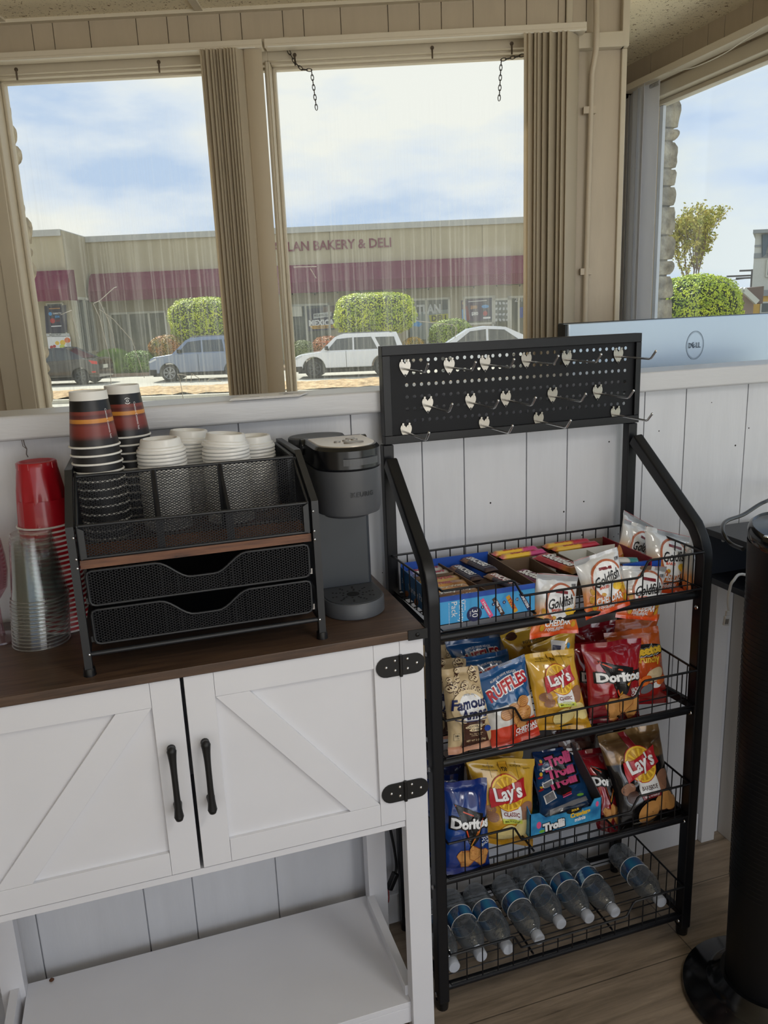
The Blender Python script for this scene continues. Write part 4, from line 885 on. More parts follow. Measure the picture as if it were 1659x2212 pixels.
# hooks
nick = mat('nickel_plate', (150, 146, 138), rough=.25, metal=1.0)
prm = mat('bright_hook_wire', (214, 214, 214), rough=.2, metal=.9)
hp = None
def hook(u, v, lab):
    global hp
    P = PY(u, v, yp-.001)
    if hp is None:
        r = thing('pegboard_hook', P, lab, 'hook', 'pegboard hooks'); hp = r
        m = MB(); o = []
        half = [(0, -1), (.16, -.86), (.45, -.58), (.80, -.14), (.97, .22), (1, .50), (.90, .78), (.68, .94), (.44, .93), (.22, .80), (.07, .66), (0, .56)]
        o = [(P.x+hx*.0128, P.z+.001+hz*.0168) for hx, hz in half+[(-x_, z_) for x_, z_ in half[1:-1]][::-1]]
        o = o[::-1]
        m.prism(o[::-1], (0, P.y-.0003, 0), (1, 0, 0), (0, 0, 1), (0, -.0016, 0)); pl = part(m, 'heart_plate', nick, r, 'heart shaped nickel plate')
        m = MB()
        for sx in (-1, 1): m.box((P.x+sx*.0072-.0013, P.y-.0028, P.z+.012), (P.x+sx*.0072+.0013, P.y+.0002, P.z+.0185)); m.cyl((P.x+sx*.0072, P.y+.0002, P.z+.0185), (P.x+sx*.0072, P.y-.0042, P.z+.0185), .0023, seg=10)
        part(m, 'tab', nick, r)
        m = MB(); m.cyl((P.x, P.y-.0018, P.z-.0125), (P.x, P.y-.0024, P.z-.0125), .0024, seg=10); part(m, 'rivet_hole', dark, r)
        m = MB(); m.tube([(P.x, P.y, P.z), (P.x, P.y-.118, P.z-.001), (P.x, P.y-.124, P.z+.001), (P.x, P.y-.138, P.z+.015)], .0024, 8)
        m.lathe([(0, -.003), (.0022, -.002), (.003, 0), (.0022, .002), (0, .003)], (P.x, P.y-.139, P.z+.016), seg=8); part(m, 'prong', prm, r, smooth=60)
        return r
    return dup(hp, P, lab)
rows = [('top', [(193, 255), (440, 245), (641, 230), (872, 212), (1097, 203), (1386, 185)]), ('middle', [(320, 458), (560, 440), (756, 425), (1018, 405), (1270, 388)]), ('bottom', [(200, 606), (636, 570), (940, 543), (1370, 508)])]
ordn = ['first', 'second', 'third', 'fourth', 'fifth', 'sixth']
for nm, L in rows:
    for k, (a, b) in enumerate(L):
        P = (800+a/2.592, 700+b/2.592-(1 if nm == 'top' else 0)); lab = 'heart backed nickel hook on the black pegboard, %s from the left in the %s row' % (ordn[k], nm)
        hook(P[0], P[1], lab)

# ================================================================ BAGS
def foil(name, stops, rough=.2, metal=0.0, coat=.9, distort=0.0): return ramp_mat(name, stops, rough=rough, axis='V', bump=.75, bscale=21, coat=coat, metal=metal, distort=distort)
gfm = foil('goldfish_orange_white_film', [(0, (196, 62, 28)), (.08, (222, 92, 36)), (.20, (216, 120, 58)), (.42, (214, 146, 88)), (.58, (206, 196, 184)), (.68, (214, 214, 214)), (1, (206, 208, 210))])
yel = foil('yellow_chip_film', [(0, (190, 140, 34)), (.5, (214, 160, 44)), (1, (206, 166, 64))])
bbq = foil('black_gold_film', [(0, (20, 18, 18)), (.69, (24, 23, 26)), (.71, (130, 98, 54)), (.86, (84, 58, 32)), (1, (140, 108, 62))], rough=.26, metal=.35)
redf = foil('red_chip_film', [(0, (88, 14, 26)), (.3, (140, 24, 32)), (.6, (158, 28, 36)), (1, (126, 18, 32))])
blf = foil('blue_chip_film', [(0, (20, 40, 110)), (.5, (24, 66, 140)), (1, (24, 44, 110))])
ruf = foil('blue_white_orange_film', [(0, (196, 54, 36)), (.285, (206, 66, 40)), (.29, (216, 214, 210)), (.535, (222, 220, 216)), (.54, (34, 88, 140)), (1, (36, 84, 136))], distort=.035)
chf = foil('orange_puff_film', [(0, (150, 26, 36)), (.25, (170, 44, 34)), (.6, (206, 92, 36)), (1, (208, 100, 40))])
amf = foil('cream_cookie_film', [(0, (206, 150, 120)), (.09, (206, 150, 118)), (.095, (204, 180, 138)), (1, (190, 166, 126))], rough=.4, coat=.1)
frf = foil('dark_maroon_film', [(0, (110, 20, 34)), (.5, (70, 22, 30)), (.75, (60, 30, 26)), (1, (40, 28, 30))])
pch = foil('dark_blue_gummy_film', [(0, (20, 40, 70)), (.5, (24, 66, 110)), (1, (16, 40, 84))])
BAGN = [0]
def bag(name, label, cat, group, tl, tr, bl, br, yt, yb, m_, thick=.045, items=(), seed=1, seal=.07, ytr=None, ybr=None, crimp=True, zmin=None, back=0.0):
    """four pixel corners on real depths give the four corners of the pouch"""
    TL, TR = PY(*tl, yt), PY(*tr, yt if ytr is None else ytr); BL, BR = PY(*bl, yb), PY(*br, yb if ybr is None else ybr)
    W = ((TR-TL).length+(BR-BL).length)/2; H = ((TL-BL).length+(TR-BR).length)/2
    X = ((TR-TL)+(BR-BL)).normalized(); U = ((TL-BL)+(TR-BR)).normalized(); Nn = X.cross(U).normalized()
    rn = random.Random(seed*13+5); ph = [rn.uniform(0, 6) for _ in range(8)]; off = Vector((seed*3.7, seed*1.3, 0))
    def bul(u, v):
        vv = (v-seal)/(1-2*seal)
        if vv <= 0 or vv >= 1: return 0
        a = math.sin(math.pi*vv)**.55; e = max(0, 1-abs(2*u)**2.6)**.62
        pk = noise.noise(Vector((u*5, v*1.2, 0))+off)*.20*(1-a*.75)+noise.noise(Vector((u*4, v*5, 3))+off)*.11+(.14-abs(noise.noise(Vector((u*4+v*3, v*4-u*3, 9))+off))*.5)*.5
        return thick/2*a*e*(1+pk*1.4)
    def surf01(u, v, eps, side=1):
        vv = min(1, max(0, (v-seal)/(1-2*seal))); nar = 1-.085*math.sin(math.pi*vv)**.8+.012*math.sin(9*v+ph[0])*(1 if 0 < vv < 1 else 0)
        uu = u*nar; a = TL.lerp(TR, uu+.5); b = BL.lerp(BR, uu+.5); p = b.lerp(a, v)
        wv = .004*math.sin(6*u+ph[1])*(1-math.sin(math.pi*v))+.0028*math.sin(13*u+ph[2])*(1-math.sin(math.pi*v))
        return p+Nn*(side*(bul(u, v)+eps)+wv+back)
    nu, nv = 44, 60; m = MB(); m.uv = []
    for sd_ in (1, -1):
        base = len(m.v); vs = []
        for j in range(nv+1):
            for i in range(nu+1):
                vs.append(surf01(i/nu-.5, j/nv, .0003 if 0 < i < nu else 0, sd_)); m.uv.append((i/nu, j/nv))
        fs = [(j*(nu+1)+i, j*(nu+1)+i+1, (j+1)*(nu+1)+i+1, (j+1)*(nu+1)+i) for j in range(nv) for i in range(nu)]
        if sd_ < 0: fs = [f[::-1] for f in fs]
        m.add(vs, fs)
    o = tag(m.build(name, m_, smooth=180), label, cat, group)
    sf = lambda x, y, eps: surf01(x/W, y/H, eps)
    its = []
    if crimp:
        its = []
    for it in items(W, H): its.append(it)
    if its: flat('x', its, sf, o, base=.0011, step=.005)
    return o
def seams(W, H, c, top=True, n=4):
    L = []
    for k in range(n):
        y = H*(.992-.011*k) if top else H*(.008+.011*k); L.append(('p', c, [(-W*.495, y), (W*.495, y), (W*.495, y+.0009), (-W*.495, y+.0009)]))
    return L
mat('pSilv', (150, 152, 156), rough=.3); mat('pRedS', (170, 60, 60), rough=.3); mat('pBrO', (176, 96, 60), rough=.35)
def goldfish(W, H):
    cx, cy, R = W*.06, H*.56, W*.36; o = seams(W, H, 'pSilv', True, 9)
    o += [('p', 'pRedS', [(-W*.49, H*.992), (W*.49, H*.992), (W*.49, H*.999), (-W*.49, H*.999)])]
    o += [('p', 'pW', ell(cx, cy, R*.96, R*.96)), ('p', 'pBrO', strip(ell(cx, cy, R, R, a0=20, a1=250, n=26), R*.12))]
    o += [('p', 'pRd', rectp(cx-R*.42, cy+R*.50, cx+R*.42, cy+R*.66, -6)), ('t', 'pK', ('Goldfish', cx-.0*W, cy+R*.05, R*1.75), dict(shear=.25, bold=.02, h=R*.56, ang=9)), ('t', 'pOr', ('BAKED', cx-R*.35, cy-R*.38, R*.62), dict(bold=.03)),
          ('p', 'pY', ell(cx+R*.55, cy-R*.52, R*.36, R*.22, -14)), ('p', 'pY', [(cx+R*.82, cy-R*.60), (cx+R*1.1, cy-R*.42), (cx+R*1.08, cy-R*.88)])]
    o += [('t', 'pW', ('CHEDDAR', W*.03, H*.235, W*.58), dict(bold=.03, h=W*.14)), ('t', 'pW', ('100% REAL', W*.0, H*.13, W*.42), dict(bold=.02)), ('t', 'pW', ('CHEESE', W*.0, H*.095, W*.28), dict(bold=.01))]
    for a, b, r in ((-.33, .42, .07), (-.36, .30, .08), (-.3, .16, .07), (.36, .32, .08), (.38, .18, .07), (-.1, .33, .05)): o.append(('p', 'pYd', ell(W*a, H*b, W*r, W*r*.62, a*200)))
    o += [('p', 'pSilv', rectp(W*.33, H*.80, W*.44, H*.86)), ('t', 'pK', ('130', W*.385, H*.84, W*.09), {})]
    return o
def lays(flav, bq=False):
    def f(W, H):
        cx, cy, R = -W*.02, H*.665, W*.25; L = 0 if bq else 1
        o = []
        if not bq:
            o += [('p', 'pLm' if 0 else 'pYd', rectp(-W*.07, H*.74, W*.07, H*.97))]
            for x in (-.22, -.07, .07, .2): o.append(('p', 'pK', [(W*x, H*.82), (W*x+.0006, H*.82), (W*x+.0006, H*.97), (W*x, H*.97)]))
            o += [('t', 'pK', ('EST.', 0, H*.925, W*.07), {}), ('t', 'pK', ('1938', 0, H*.90, W*.11), dict(bold=.02)), ('t', 'pK', ('NO COLORS', -W*.22, H*.925, W*.15), dict(bold=0)), ('t', 'pK', ('ARTIFICIAL FLAVORS', -W*.22, H*.895, W*.24), dict(bold=0)), ('t', 'pK', ('NO ARTIFICIAL', W*.2, H*.925, W*.16), dict(bold=0)), ('t', 'pK', ('Gluten Free', W*.36, H*.91, W*.11), dict(bold=0))]
        else: o += [('p', 'pRd', [(-W*.17, H*.99), (-W*.06, H*.99), (W*.06, H*.78), (W*.04, H*.70), (-W*.05, H*.70)])]
        for a, b, r, c in ((.30, .50, .13, 'pPo'), (.26, .43, .12, 'pPo'), (-.33, .45, .11, 'pPo'), (-.28, .37, .1, 'pBr' if bq else 'pPo'), (.24, .26, .18, 'pCh'), (-.04, .18, .2, 'pCh'), (.36, .22, .13, 'pCh')):
            cc = 'pT' if (bq and c == 'pCh') else c
            o += [('p', 'pYd' if not bq else 'pBr', ell(W*a+.0015, H*b-.003, W*r, W*r*.72, 25)), ('p', cc, ell(W*a, H*b, W*r, W*r*.72, 25))]
        o += [('p', 'pW', [(cx-W*.17, cy), (cx+W*.17, cy), (cx+W*.24, H*.36), (cx-W*.12, H*.36)]), ('p', 'pRd' if bq else 'pLm', [(cx-W*.13, H*.375), (cx+W*.235, H*.375), (cx+W*.255, H*.315), (cx-W*.11, H*.315)])]
        o += [('t', 'pRd' if not bq else 'pBr', (flav, cx+W*.04, H*.43, W*.27), dict(bold=.025, h=W*.065)), ('t', 'pK' if not bq else 'pW', ('REAL POTATOES', cx+W*.06, H*.342, W*.28), dict(bold=.02)), ('t', 'pK' if not bq else 'pW', ('MADE WITH', cx+W*.06, H*.366, W*.12), dict(bold=0))]
        o += [('p', 'pR', ell(cx, cy, R*1.04, R*1.04)), ('p', 'pY', ell(cx, cy, R*1.0, R*1.0)), ('p', 'pYd', ell(cx, cy, R*.9, R*.9))]
        for k in range(14): a = k*.449; o.append(('p', 'pY', [(cx, cy), (cx+R*.88*math.cos(a), cy+R*.88*math.sin(a)), (cx+R*.88*math.cos(a+.18), cy+R*.88*math.sin(a+.18))]))
        o += [('p', 'pR', [(cx-W*.30, cy-W*.22), (cx-W*.31, cy-W*.08), (cx-W*.28, cy+W*.06), (cx-W*.1, cy+W*.08), (cx+W*.10, cy+W*.14), (cx+W*.30, cy+W*.22), (cx+W*.28, cy+W*.10), (cx+W*.31, cy-W*.02), (cx+W*.1, cy-W*.10), (cx-W*.12, cy-W*.14)]),
              ('t', 'pRd', ("Lay's", cx+.0010, cy-.0010, W*.46), dict(bold=.06, shear=.1, h=W*.26, ang=11)), ('t', 'pW', ("Lay's", cx, cy, W*.46), dict(bold=.03, shear=.1, h=W*.26, ang=11))]
        o += [('t', 'pK' if not bq else 'pW', ('POTATO CHIPS', -W*.2, H*.09, W*.26), dict(bold=0, ang=-4))]
        return o
    return f
def doritos(fl, blue=False):
    def f(W, H):
        cy = H*.58; o = []
        o += [('p', 'pK', [(-W*.43, cy-H*.055), (W*.44, cy-H*.045), (W*.47, cy+H*.075), (W*.18, cy+H*.07), (-W*.40, cy+H*.095)]), ('p', 'pK', [(-W*.34, cy+H*.22), (W*.30, cy+H*.10), (W*.28, cy-H*.02), (W*.02, cy-H*.30)]) ]
        o += [('p', 'pOr', strip([(-W*.32, cy+H*.20), (-W*.14, cy+H*.13), (W*.06, cy+H*.09)], W*.022)), ('p', 'pOr', strip([(-W*.11, cy-H*.05), (W*.0, cy-H*.22)], W*.028)), ('p', 'pYd', strip([(W*.0, cy-H*.23), (W*.14, cy-H*.08), (W*.28, cy+H*.04)], W*.036)), ('p', 'pOr', strip([(W*.012, cy-H*.215), (W*.15, cy-H*.065), (W*.29, cy+H*.055)], W*.014))]
        o += [('t', 'pK', ('Doritos', W*.01, cy+H*.015, W*.90), dict(bold=.13, h=H*.15)), ('t', 'pW', ('Doritos', W*.01, cy+H*.015, W*.84), dict(bold=.05, h=H*.115)), ('t', 'pW', (fl[0], W*.33, cy-H*.165, W*.24), dict(bold=.02, h=W*.065)), ('t', 'pW', (fl[1], W*.33, cy-H*.215, W*.24), dict(bold=.02, h=W*.065))]
        def tri(x, y, s, a): return [(x+s*math.cos(math.radians(a+t)), y+s*math.sin(math.radians(a+t))) for t in (0, 18, 102, 120, 138, 222, 240, 258, 342)]
        for x, y, s, a in ((-.06, .21, .23, 30), (.26, .20, .20, 50), (.1, .27, .17, 10)): o += [('p', 'pTd', tri(W*x+.001, H*y-.001, W*s, a)), ('p', 'pT', tri(W*x, H*y, W*s*.92, a))]
        return o
    return f
def ruffles(W, H):
    o = seams(W, H, 'pSilv', True, 3)
    for a, b, rx, ry, an in ((-.12, .44, .13, .10, 10), (.05, .46, .14, .11, -20), (.17, .36, .22, .15, 15), (.24, .52, .13, .09, -10), (.14, .27, .14, .07, 10)):
        o += [('p', 'pTd', ell(W*a, H*b-.001, W*rx, W*ry, an)), ('p', 'pT', ell(W*a, H*b+.0006, W*rx*.95, W*ry*.93, an))]
        for k in (-2, -1, 0, 1, 2): dx, dy = rot2(0, W*ry*.33*k, math.radians(an)); o.append(('p', 'pTd', strip([rot2(-W*rx*.7, 0, math.radians(an)) and (W*a+dx-W*rx*.7, H*b+dy), (W*a+dx, H*b+dy+.001), (W*a+dx+W*rx*.7, H*b+dy)], .0008)))
    for c, bd, ddx in (('pW', .10, 0), ('pR', .035, 0)): o.append(('t', c, ('RUFFLES', W*.05, H*.735, W*.78), dict(bold=bd, ang=7, arch=.06, h=H*.15 if c == 'pR' else H*.175)))
    o += [('t', 'pW', ('RUFFLES HAVE RIDGES', W*.03, H*.87, W*.48), dict(bold=.01, ang=2, arch=.06)), ('t', 'pW', ('CHEDDAR', W*.22, H*.19, W*.50), dict(bold=.03, h=H*.062)), ('t', 'pW', ('& SOUR CREAM', W*.22, H*.13, W*.50), dict(bold=.02, h=H*.036))]
    return o
def cheetos(W, H):
    o = [('p', 'pK', ell(W*.12, H*.72, W*.40, H*.085)), ('t', 'pW', ('Cheetos', W*.08, H*.72, W*.80), dict(bold=.16, h=H*.16, ang=4)), ('t', 'pK', ('Cheetos', W*.08, H*.72, W*.78), dict(bold=.12, h=H*.145, ang=4)), ('t', 'pY', ('Cheetos', W*.08, H*.72, W*.74), dict(bold=.07, h=H*.12, ang=4)), ('t', 'pY', ('Crunchy', W*.10, H*.60, W*.50), dict(bold=.03, shear=.2))]
    for a, b, c, rx in ((.2, .40, 'pC', .2), (.25, .27, 'pW', .09), (.05, .22, 'pGy', .13), (.35, .33, 'pO', .12), (.0, .33, 'pO', .14), (-.2, .3, 'pO', .14)): o.append(('p', c, ell(W*a, H*b, W*rx, W*rx*.5, 20)))
    return o
def amos(W, H):
    o = []; rn = random.Random(4)
    for k in range(24):
        x = rn.uniform(-.42, .42)*W; y = H*rn.uniform(.70, .985); r = rn.uniform(.045, .08)*W
        o += [('p', 'pBr', ell(x, y, r*1.2, r, rn.uniform(0, 90), n=16)), ('p', 'pC', ell(x, y, r*1.1, r*.86, 20, n=16)), ('p', 'pBr', ell(x+r*.3, y+r*.2, r*.32, r*.26, n=8)), ('p', 'pBr', ell(x-r*.4, y-r*.1, r*.3, r*.24, n=8)), ('p', 'pBr', ell(x-r*.1, y+r*.5, r*.2, r*.18, n=8))]
    o += [('p', 'pC', ell(0, H*.54, W*.44, W*.40)), ('p', 'pW', ell(W*.03, H*.54, W*.32, W*.32)), ('t', 'pN', ('Famous', W*.0, H*.60, W*.86), dict(shear=.22, bold=.035, h=H*.13, ang=3)), ('t', 'pN', ('Amos', W*.06, H*.475, W*.66), dict(shear=.22, bold=.035, h=H*.13, ang=3)), ('t', 'pK', ('SINCE 1975', W*.02, H*.69, W*.26), dict(bold=0, arch=.1)),
          ('p', 'pN', strip([(-W*.40, H*.42), (-W*.2, H*.395), (W*.1, H*.385), (W*.34, H*.40)], .002)),
          ('p', 'pBr', [(-W*.24, H*.37), (-W*.28, H*.39), (W*.30, H*.38), (W*.27, H*.34), (W*.29, H*.24), (W*.33, H*.10), (-W*.26, H*.07), (-W*.22, H*.20)]), ('p', 'pC', ell(W*.03, H*.325, W*.24, H*.022)), ('p', 'pC', ell(W*.03, H*.285, W*.15, H*.022)),
          ('t', 'pK', ('CHOCOLATE', W*.03, H*.325, W*.40), dict(bold=.02, h=H*.026)), ('t', 'pK', ('CHIP', W*.03, H*.285, W*.18), dict(bold=.02, h=H*.026)), ('t', 'pC', ('Bite Size Cookies', W*.05, H*.235, W*.30), dict(bold=0)), ('t', 'pC', ('with Big Taste', W*.05, H*.21, W*.24), dict(bold=0)), ('t', 'pC', ('NET WT 2 OZ (56g)', W*.04, H*.145, W*.42), dict(bold=.01, h=H*.032)),
          ('p', 'pB', ell(W*.33, H*.27, W*.085, W*.07, n=10)), ('p', 'pK', rectp(-W*.42, H*.17, -W*.30, H*.25)), ('p', 'pC', rectp(-W*.415, H*.173, -W*.305, H*.247)), ('t', 'pK', ('280', -W*.36, H*.225, W*.09), dict(bold=.02)), ('t', 'pK', ('CALORIES', -W*.36, H*.195, W*.09), {})]
    return o
none_ = lambda W, H: []
G1 = 'orange and white cheddar cracker pouches in the top basket'
k_ = 'snack pouch'
bag('cracker_pouch', 'orange and white cheddar cracker pouch hanging lowest at the front, beside the blue candy box', k_, G1, (1157, 1237), (1246, 1243), (1141, 1380), (1247, 1366), 1.375, 1.358, gfm, .036, goldfish, 1)
bag('cracker_pouch', 'orange and white cheddar cracker pouch tilted at the front, its foot over the rail', k_, G1, (1239, 1212), (1333, 1181), (1266, 1340), (1362, 1306), 1.385, 1.345, gfm, .036, goldfish, 2, back=.0)
bag('cracker_pouch', 'orange and white cheddar cracker pouch standing upright between the tilted pouch and the big one', k_, G1, (1342, 1222), (1442, 1224), (1330, 1334), (1420, 1342), 1.395, 1.37, gfm, .036, goldfish, 3)
bag('cracker_pouch', 'big orange and white cracker pouch at the right end of the top basket', k_, G1, (1392, 1137), (1489, 1160), (1392, 1278), (1478, 1284), 1.47, 1.415, gfm, .05, goldfish, 4)
bag('cracker_pouch', 'orange and white cracker pouch leaning in the rear right corner, overlapped by the big one', k_, G1, (1350, 1121), (1420, 1149), (1320, 1222), (1395, 1262), 1.53, 1.50, gfm, .04, goldfish, 5)
bag('cracker_pouch', 'grey backed cracker pouch rising highest in the rear right corner of the top basket', k_, G1, (1345, 1102), (1408, 1138), (1332, 1215), (1400, 1240), 1.57, 1.54, gfm, .03, goldfish, 6)
bag('cracker_pouch', 'narrow side-on cracker pouch wedged between the big pouch and the right post', k_, G1, (1486, 1172), (1500, 1190), (1470, 1282), (1494, 1288), 1.455, 1.405, gfm, .03, none_, 7, ytr=1.40, ybr=1.37)
g = 'cream cookie bags in the second basket'
bag('cookie_bag', 'cream chocolate chip cookie bag standing frontmost at the left of the second basket', k_, g, (952, 1446), (1031, 1438), (968, 1631), (1074, 1610), 1.40, 1.356, amf, .05, amos, 11)
bag('cookie_bag', 'cream cookie bag with a cookie print top standing behind the frontmost one', k_, g, (915, 1425), (1005, 1422), (925, 1600), (1020, 1590), 1.47, 1.44, amf, .05, amos, 12)
bag('cookie_bag', 'cream cookie bag at the back left of the second basket, seen between cabinet and post', k_, g, (908, 1393), (985, 1392), (914, 1570), (995, 1560), 1.545, 1.52, amf, .045, amos, 13)
g = 'blue ridged chip bags in the second basket'
bag('chip_bag', 'blue white and orange cheddar and sour cream ridged chip bag tilted at the front', k_, g, (1010, 1466), (1134, 1413), (1066, 1624), (1168, 1588), 1.398, 1.350, ruf, .052, ruffles, 14)
bag('chip_bag', 'blue ridged chip bag half hidden behind the tilted front one', k_, g, (992, 1423), (1098, 1402), (1035, 1580), (1130, 1560), 1.475, 1.44, ruf, .045, ruffles, 15)
bag('chip_bag', 'blue ridged chip bag rearmost, its red lettering just under the top basket', k_, g, (962, 1387), (1080, 1370), (990, 1540), (1100, 1530), 1.545, 1.51, ruf, .045, ruffles, 16)
g = 'yellow classic chip bags'
bag('chip_bag', 'yellow classic potato chip bag standing at the front of the second basket', k_, g, (1131, 1414), (1237, 1400), (1159, 1578), (1277, 1574), 1.405, 1.358, yel, .055, lays('CLASSIC'), 17)
def backp(W, H): return [('t', 'pK', ('POTATO CHIPS', W*.10, H*.80, W*.5), dict(bold=.01)), ('t', 'pK', ('NET WT. 1 1/8 OZ. (32.4g)', W*.08, H*.73, W*.62), dict(bold=0)), ('p', 'pBr', ell(-W*.3, H*.93, W*.12, W*.07))]
bag('chip_bag', 'yellow chip bag lying upside down behind the blue ones in the second basket', k_, g, (1078, 1372), (1185, 1338), (1120, 1500), (1215, 1470), 1.53, 1.50, yel, .05, backp, 18)
def fold(W, H): return [('p', 'pW', rectp(-W*.18, H*.55, W*.12, H*.93, -25)), ('p', 'pN', rectp(-W*.12, H*.72, W*.06, H*.86, -25)), ('p', 'pR', ell(-W*.25, H*.55, W*.04, W*.04)), ('p', 'pBl', ell(W*.25, H*.78, W*.04, W*.06))]
bag('chip_bag', 'crumpled yellow chip bag top with a small white price corner behind the front yellow bag', k_, g, (1146, 1398), (1245, 1352), (1175, 1500), (1245, 1480), 1.46, 1.44, yel, .035, fold, 19)
g = 'red nacho chip bags in the second basket'
bag('chip_bag', 'red nacho cheese tortilla chip bag at the front right of the second basket', k_, g, (1254, 1392), (1385, 1378), (1272, 1563), (1381, 1556), 1.405, 1.37, redf, .055, doritos(('NACHO', 'CHEESE')), 20)
bag('chip_bag', 'red tortilla chip bag peeking out between the yellow bag and the front red bag', k_, g, (1232, 1390), (1330, 1380), (1240, 1560), (1330, 1550), 1.46, 1.43, redf, .05, doritos(('NACHO', 'CHEESE')), 21)
bag('chip_bag', 'dark red crinkled chip bag top behind the front red bag, below the orange crackers', k_, g, (1236, 1358), (1328, 1338), (1250, 1500), (1330, 1500), 1.52, 1.49, redf, .05, none_, 22)
g = 'orange puff bags in the second basket'
bag('puff_bag', 'orange crunchy cheese puff bag at the right end of the second basket', k_, g, (1306, 1368), (1424, 1352), (1322, 1524), (1446, 1519), 1.47, 1.42, chf, .055, cheetos, 23)
bag('puff_bag', 'orange cheese puff bag rearmost at the right of the second basket', k_, g, (1290, 1345), (1422, 1326), (1300, 1490), (1410, 1480), 1.54, 1.51, chf, .05, cheetos, 24)
g = 'blue tortilla chip bags in the third basket'
bag('chip_bag', 'blue cool ranch tortilla chip bag standing frontmost in the third basket', k_, g, (955, 1690), (1053, 1681), (950, 1888), (1060, 1882), 1.395, 1.358, blf, .06, doritos(('COOL', 'RANCH')), 31)
bag('chip_bag', 'blue tortilla chip bag behind the front one, seen left of the rack post', k_, g, (917, 1682), (990, 1672), (922, 1860), (985, 1856), 1.46, 1.44, blf, .05, doritos(('COOL', 'RANCH')), 32)
bag('chip_bag', 'dark blue tortilla chip bag rearmost at the left of the third basket', k_, g, (922, 1640), (1005, 1630), (925, 1800), (1005, 1790), 1.53, 1.50, blf, .05, doritos(('COOL', 'RANCH')), 33)
g = 'yellow classic chip bags of the third basket'
bag('chip_bag', 'yellow classic potato chip bag standing behind the blue bag in the third basket', k_, g, (1006, 1638), (1156, 1640), (1033, 1818), (1152, 1829), 1.44, 1.42, yel, .06, lays('CLASSIC'), 34)
bag('chip_bag', 'yellow chip bag hidden behind the other yellow bag, only its top edge showing', k_, g, (1000, 1628), (1130, 1622), (1020, 1790), (1120, 1780), 1.51, 1.49, yel, .045, none_, 35)
g = 'bags at the right of the third basket'
bag('chip_bag', 'red nacho cheese tortilla chip bag leaning sideways in the third basket', k_, g, (1246, 1622), (1325, 1610), (1290, 1790), (1338, 1806), 1.50, 1.40, redf, .055, doritos(('NACHO', 'CHEESE')), 36)
def fritos(W, H): return [('p', 'pBr', ell(0, H*.62, W*.44, W*.26)), ('p', 'pTd', ell(0, H*.62, W*.40, W*.22)), ('p', 'pBr', ell(0, H*.645, W*.38, W*.2)), ('t', 'pW', ('Fritos', 0, H*.65, W*.62), dict(bold=.04, shear=.1))]
bag('chip_bag', 'dark corn chip bag in shadow at the back of the third basket', k_, g, (1190, 1570), (1290, 1560), (1200, 1720), (1290, 1710), 1.545, 1.52, frf, .05, fritos, 37)
bag('chip_bag', 'black and gold barbecue chip bag at the right end of the third basket', k_, g, (1288, 1590), (1419, 1562), (1345, 1806), (1470, 1769), 1.46, 1.375, bbq, .06, lays('BARBECUE', True), 38)

# ================================================================ CANDY BOXES (top basket)
kraft = mat('kraft_card', (104, 84, 66), rough=.75); bluec = mat('blue_card', (30, 76, 168), rough=.4); skyc = mat('sky_blue_card', (64, 158, 214), rough=.4); wcard = mat('white_card', (206, 206, 200), rough=.6); redc = mat('dark_red_card', (128, 18, 34), rough=.5); deepb = mat('deep_blue_card', (28, 96, 148), rough=.45)
zb, zt = B1+.003, .962
bxA = thing('candy_box', (.63, 1.48, zb), 'open blue variety pack box of chocolate bars with kraft dividers in the top basket', 'box')
def wallb(mb, a, b, z0, z1, t=.0022): mb.bar((a[0], a[1], (z0+z1)/2), (b[0], b[1], (z0+z1)/2), t, z1-z0)
ax0, ax1, ay0, ay1 = .524, .736, 1.360, 1.583
m = MB(); wallb(m, (ax0, ay0), (ax1, ay0), zb, zt-.008); fp = part(m, 'front_panel', skyc, bxA)
m = MB(); wallb(m, (ax0, ay0-.0004), (ax1, ay0-.0004), zt-.0085, zt+.002, .0026); part(m, 'front_edge', bluec, bxA)
m = MB(); wallb(m, (ax0, ay0), (ax0, ay1), zb, zt); sp_ = part(m, 'left_panel', deepb, bxA)
m = MB(); wallb(m, (ax1, ay0), (ax1, ay1), zb, zt+.002); wallb(m, (ax0+.112, ay0), (ax0+.090, ay1), zb, zt-.003); wallb(m, (ax0+.002, 1.515), (ax0+.096, 1.51), zb, zt-.004); m.box((ax0, ay0, zb), (ax1, ay1, zb+.002)); part(m, 'divider', kraft, bxA, 'brown kraft card divider')
m = MB(); wallb(m, (ax0, ay1), (ax1, ay1), zb, zt+.008); part(m, 'back_panel', bluec, bxA)
fs_ = lambda x, y, e: Vector((ax0+x, ay0-.0012-e, zb+y)); Wd = ax1-ax0; Hd = zt-.01-zb
def mini(cx, cy, w, a, c, txt, tc): return [('p', c, rectp(cx-w/2, cy-.0045, cx+w/2, cy+.0045, a)), ('t', tc, (txt, cx, cy, w*.72), dict(ang=a, bold=.03))]
its = [('t', 'pW', ('Variety', .048, Hd*.50, .048), dict(ang=-90, bold=.0)), ('t', 'pW', ('Pack', .034, Hd*.62, .032), dict(ang=-90, bold=.0)), ('t', 'pW', ('chocolate', .0575, Hd*.75, .022), dict(ang=-90, bold=0)), ('t', 'pW', ('NET WT 56.12 OZ (3 LB 8 OZ) 1.59 kg', .0225, Hd*.45, .046), dict(ang=-90, bold=0)), ('p', 'pN', ell(.077, Hd*.26, .0165, .0155)), ('t', 'pW', ('30', .0785, Hd*.30, .017), dict(ang=-90, bold=0)), ('t', 'pW', ('bars', .069, Hd*.30, .010), dict(ang=-90, bold=0)), ('p', 'pBl', [(.1, 0), (.15, Hd), (.17, Hd), (.12, 0)])]
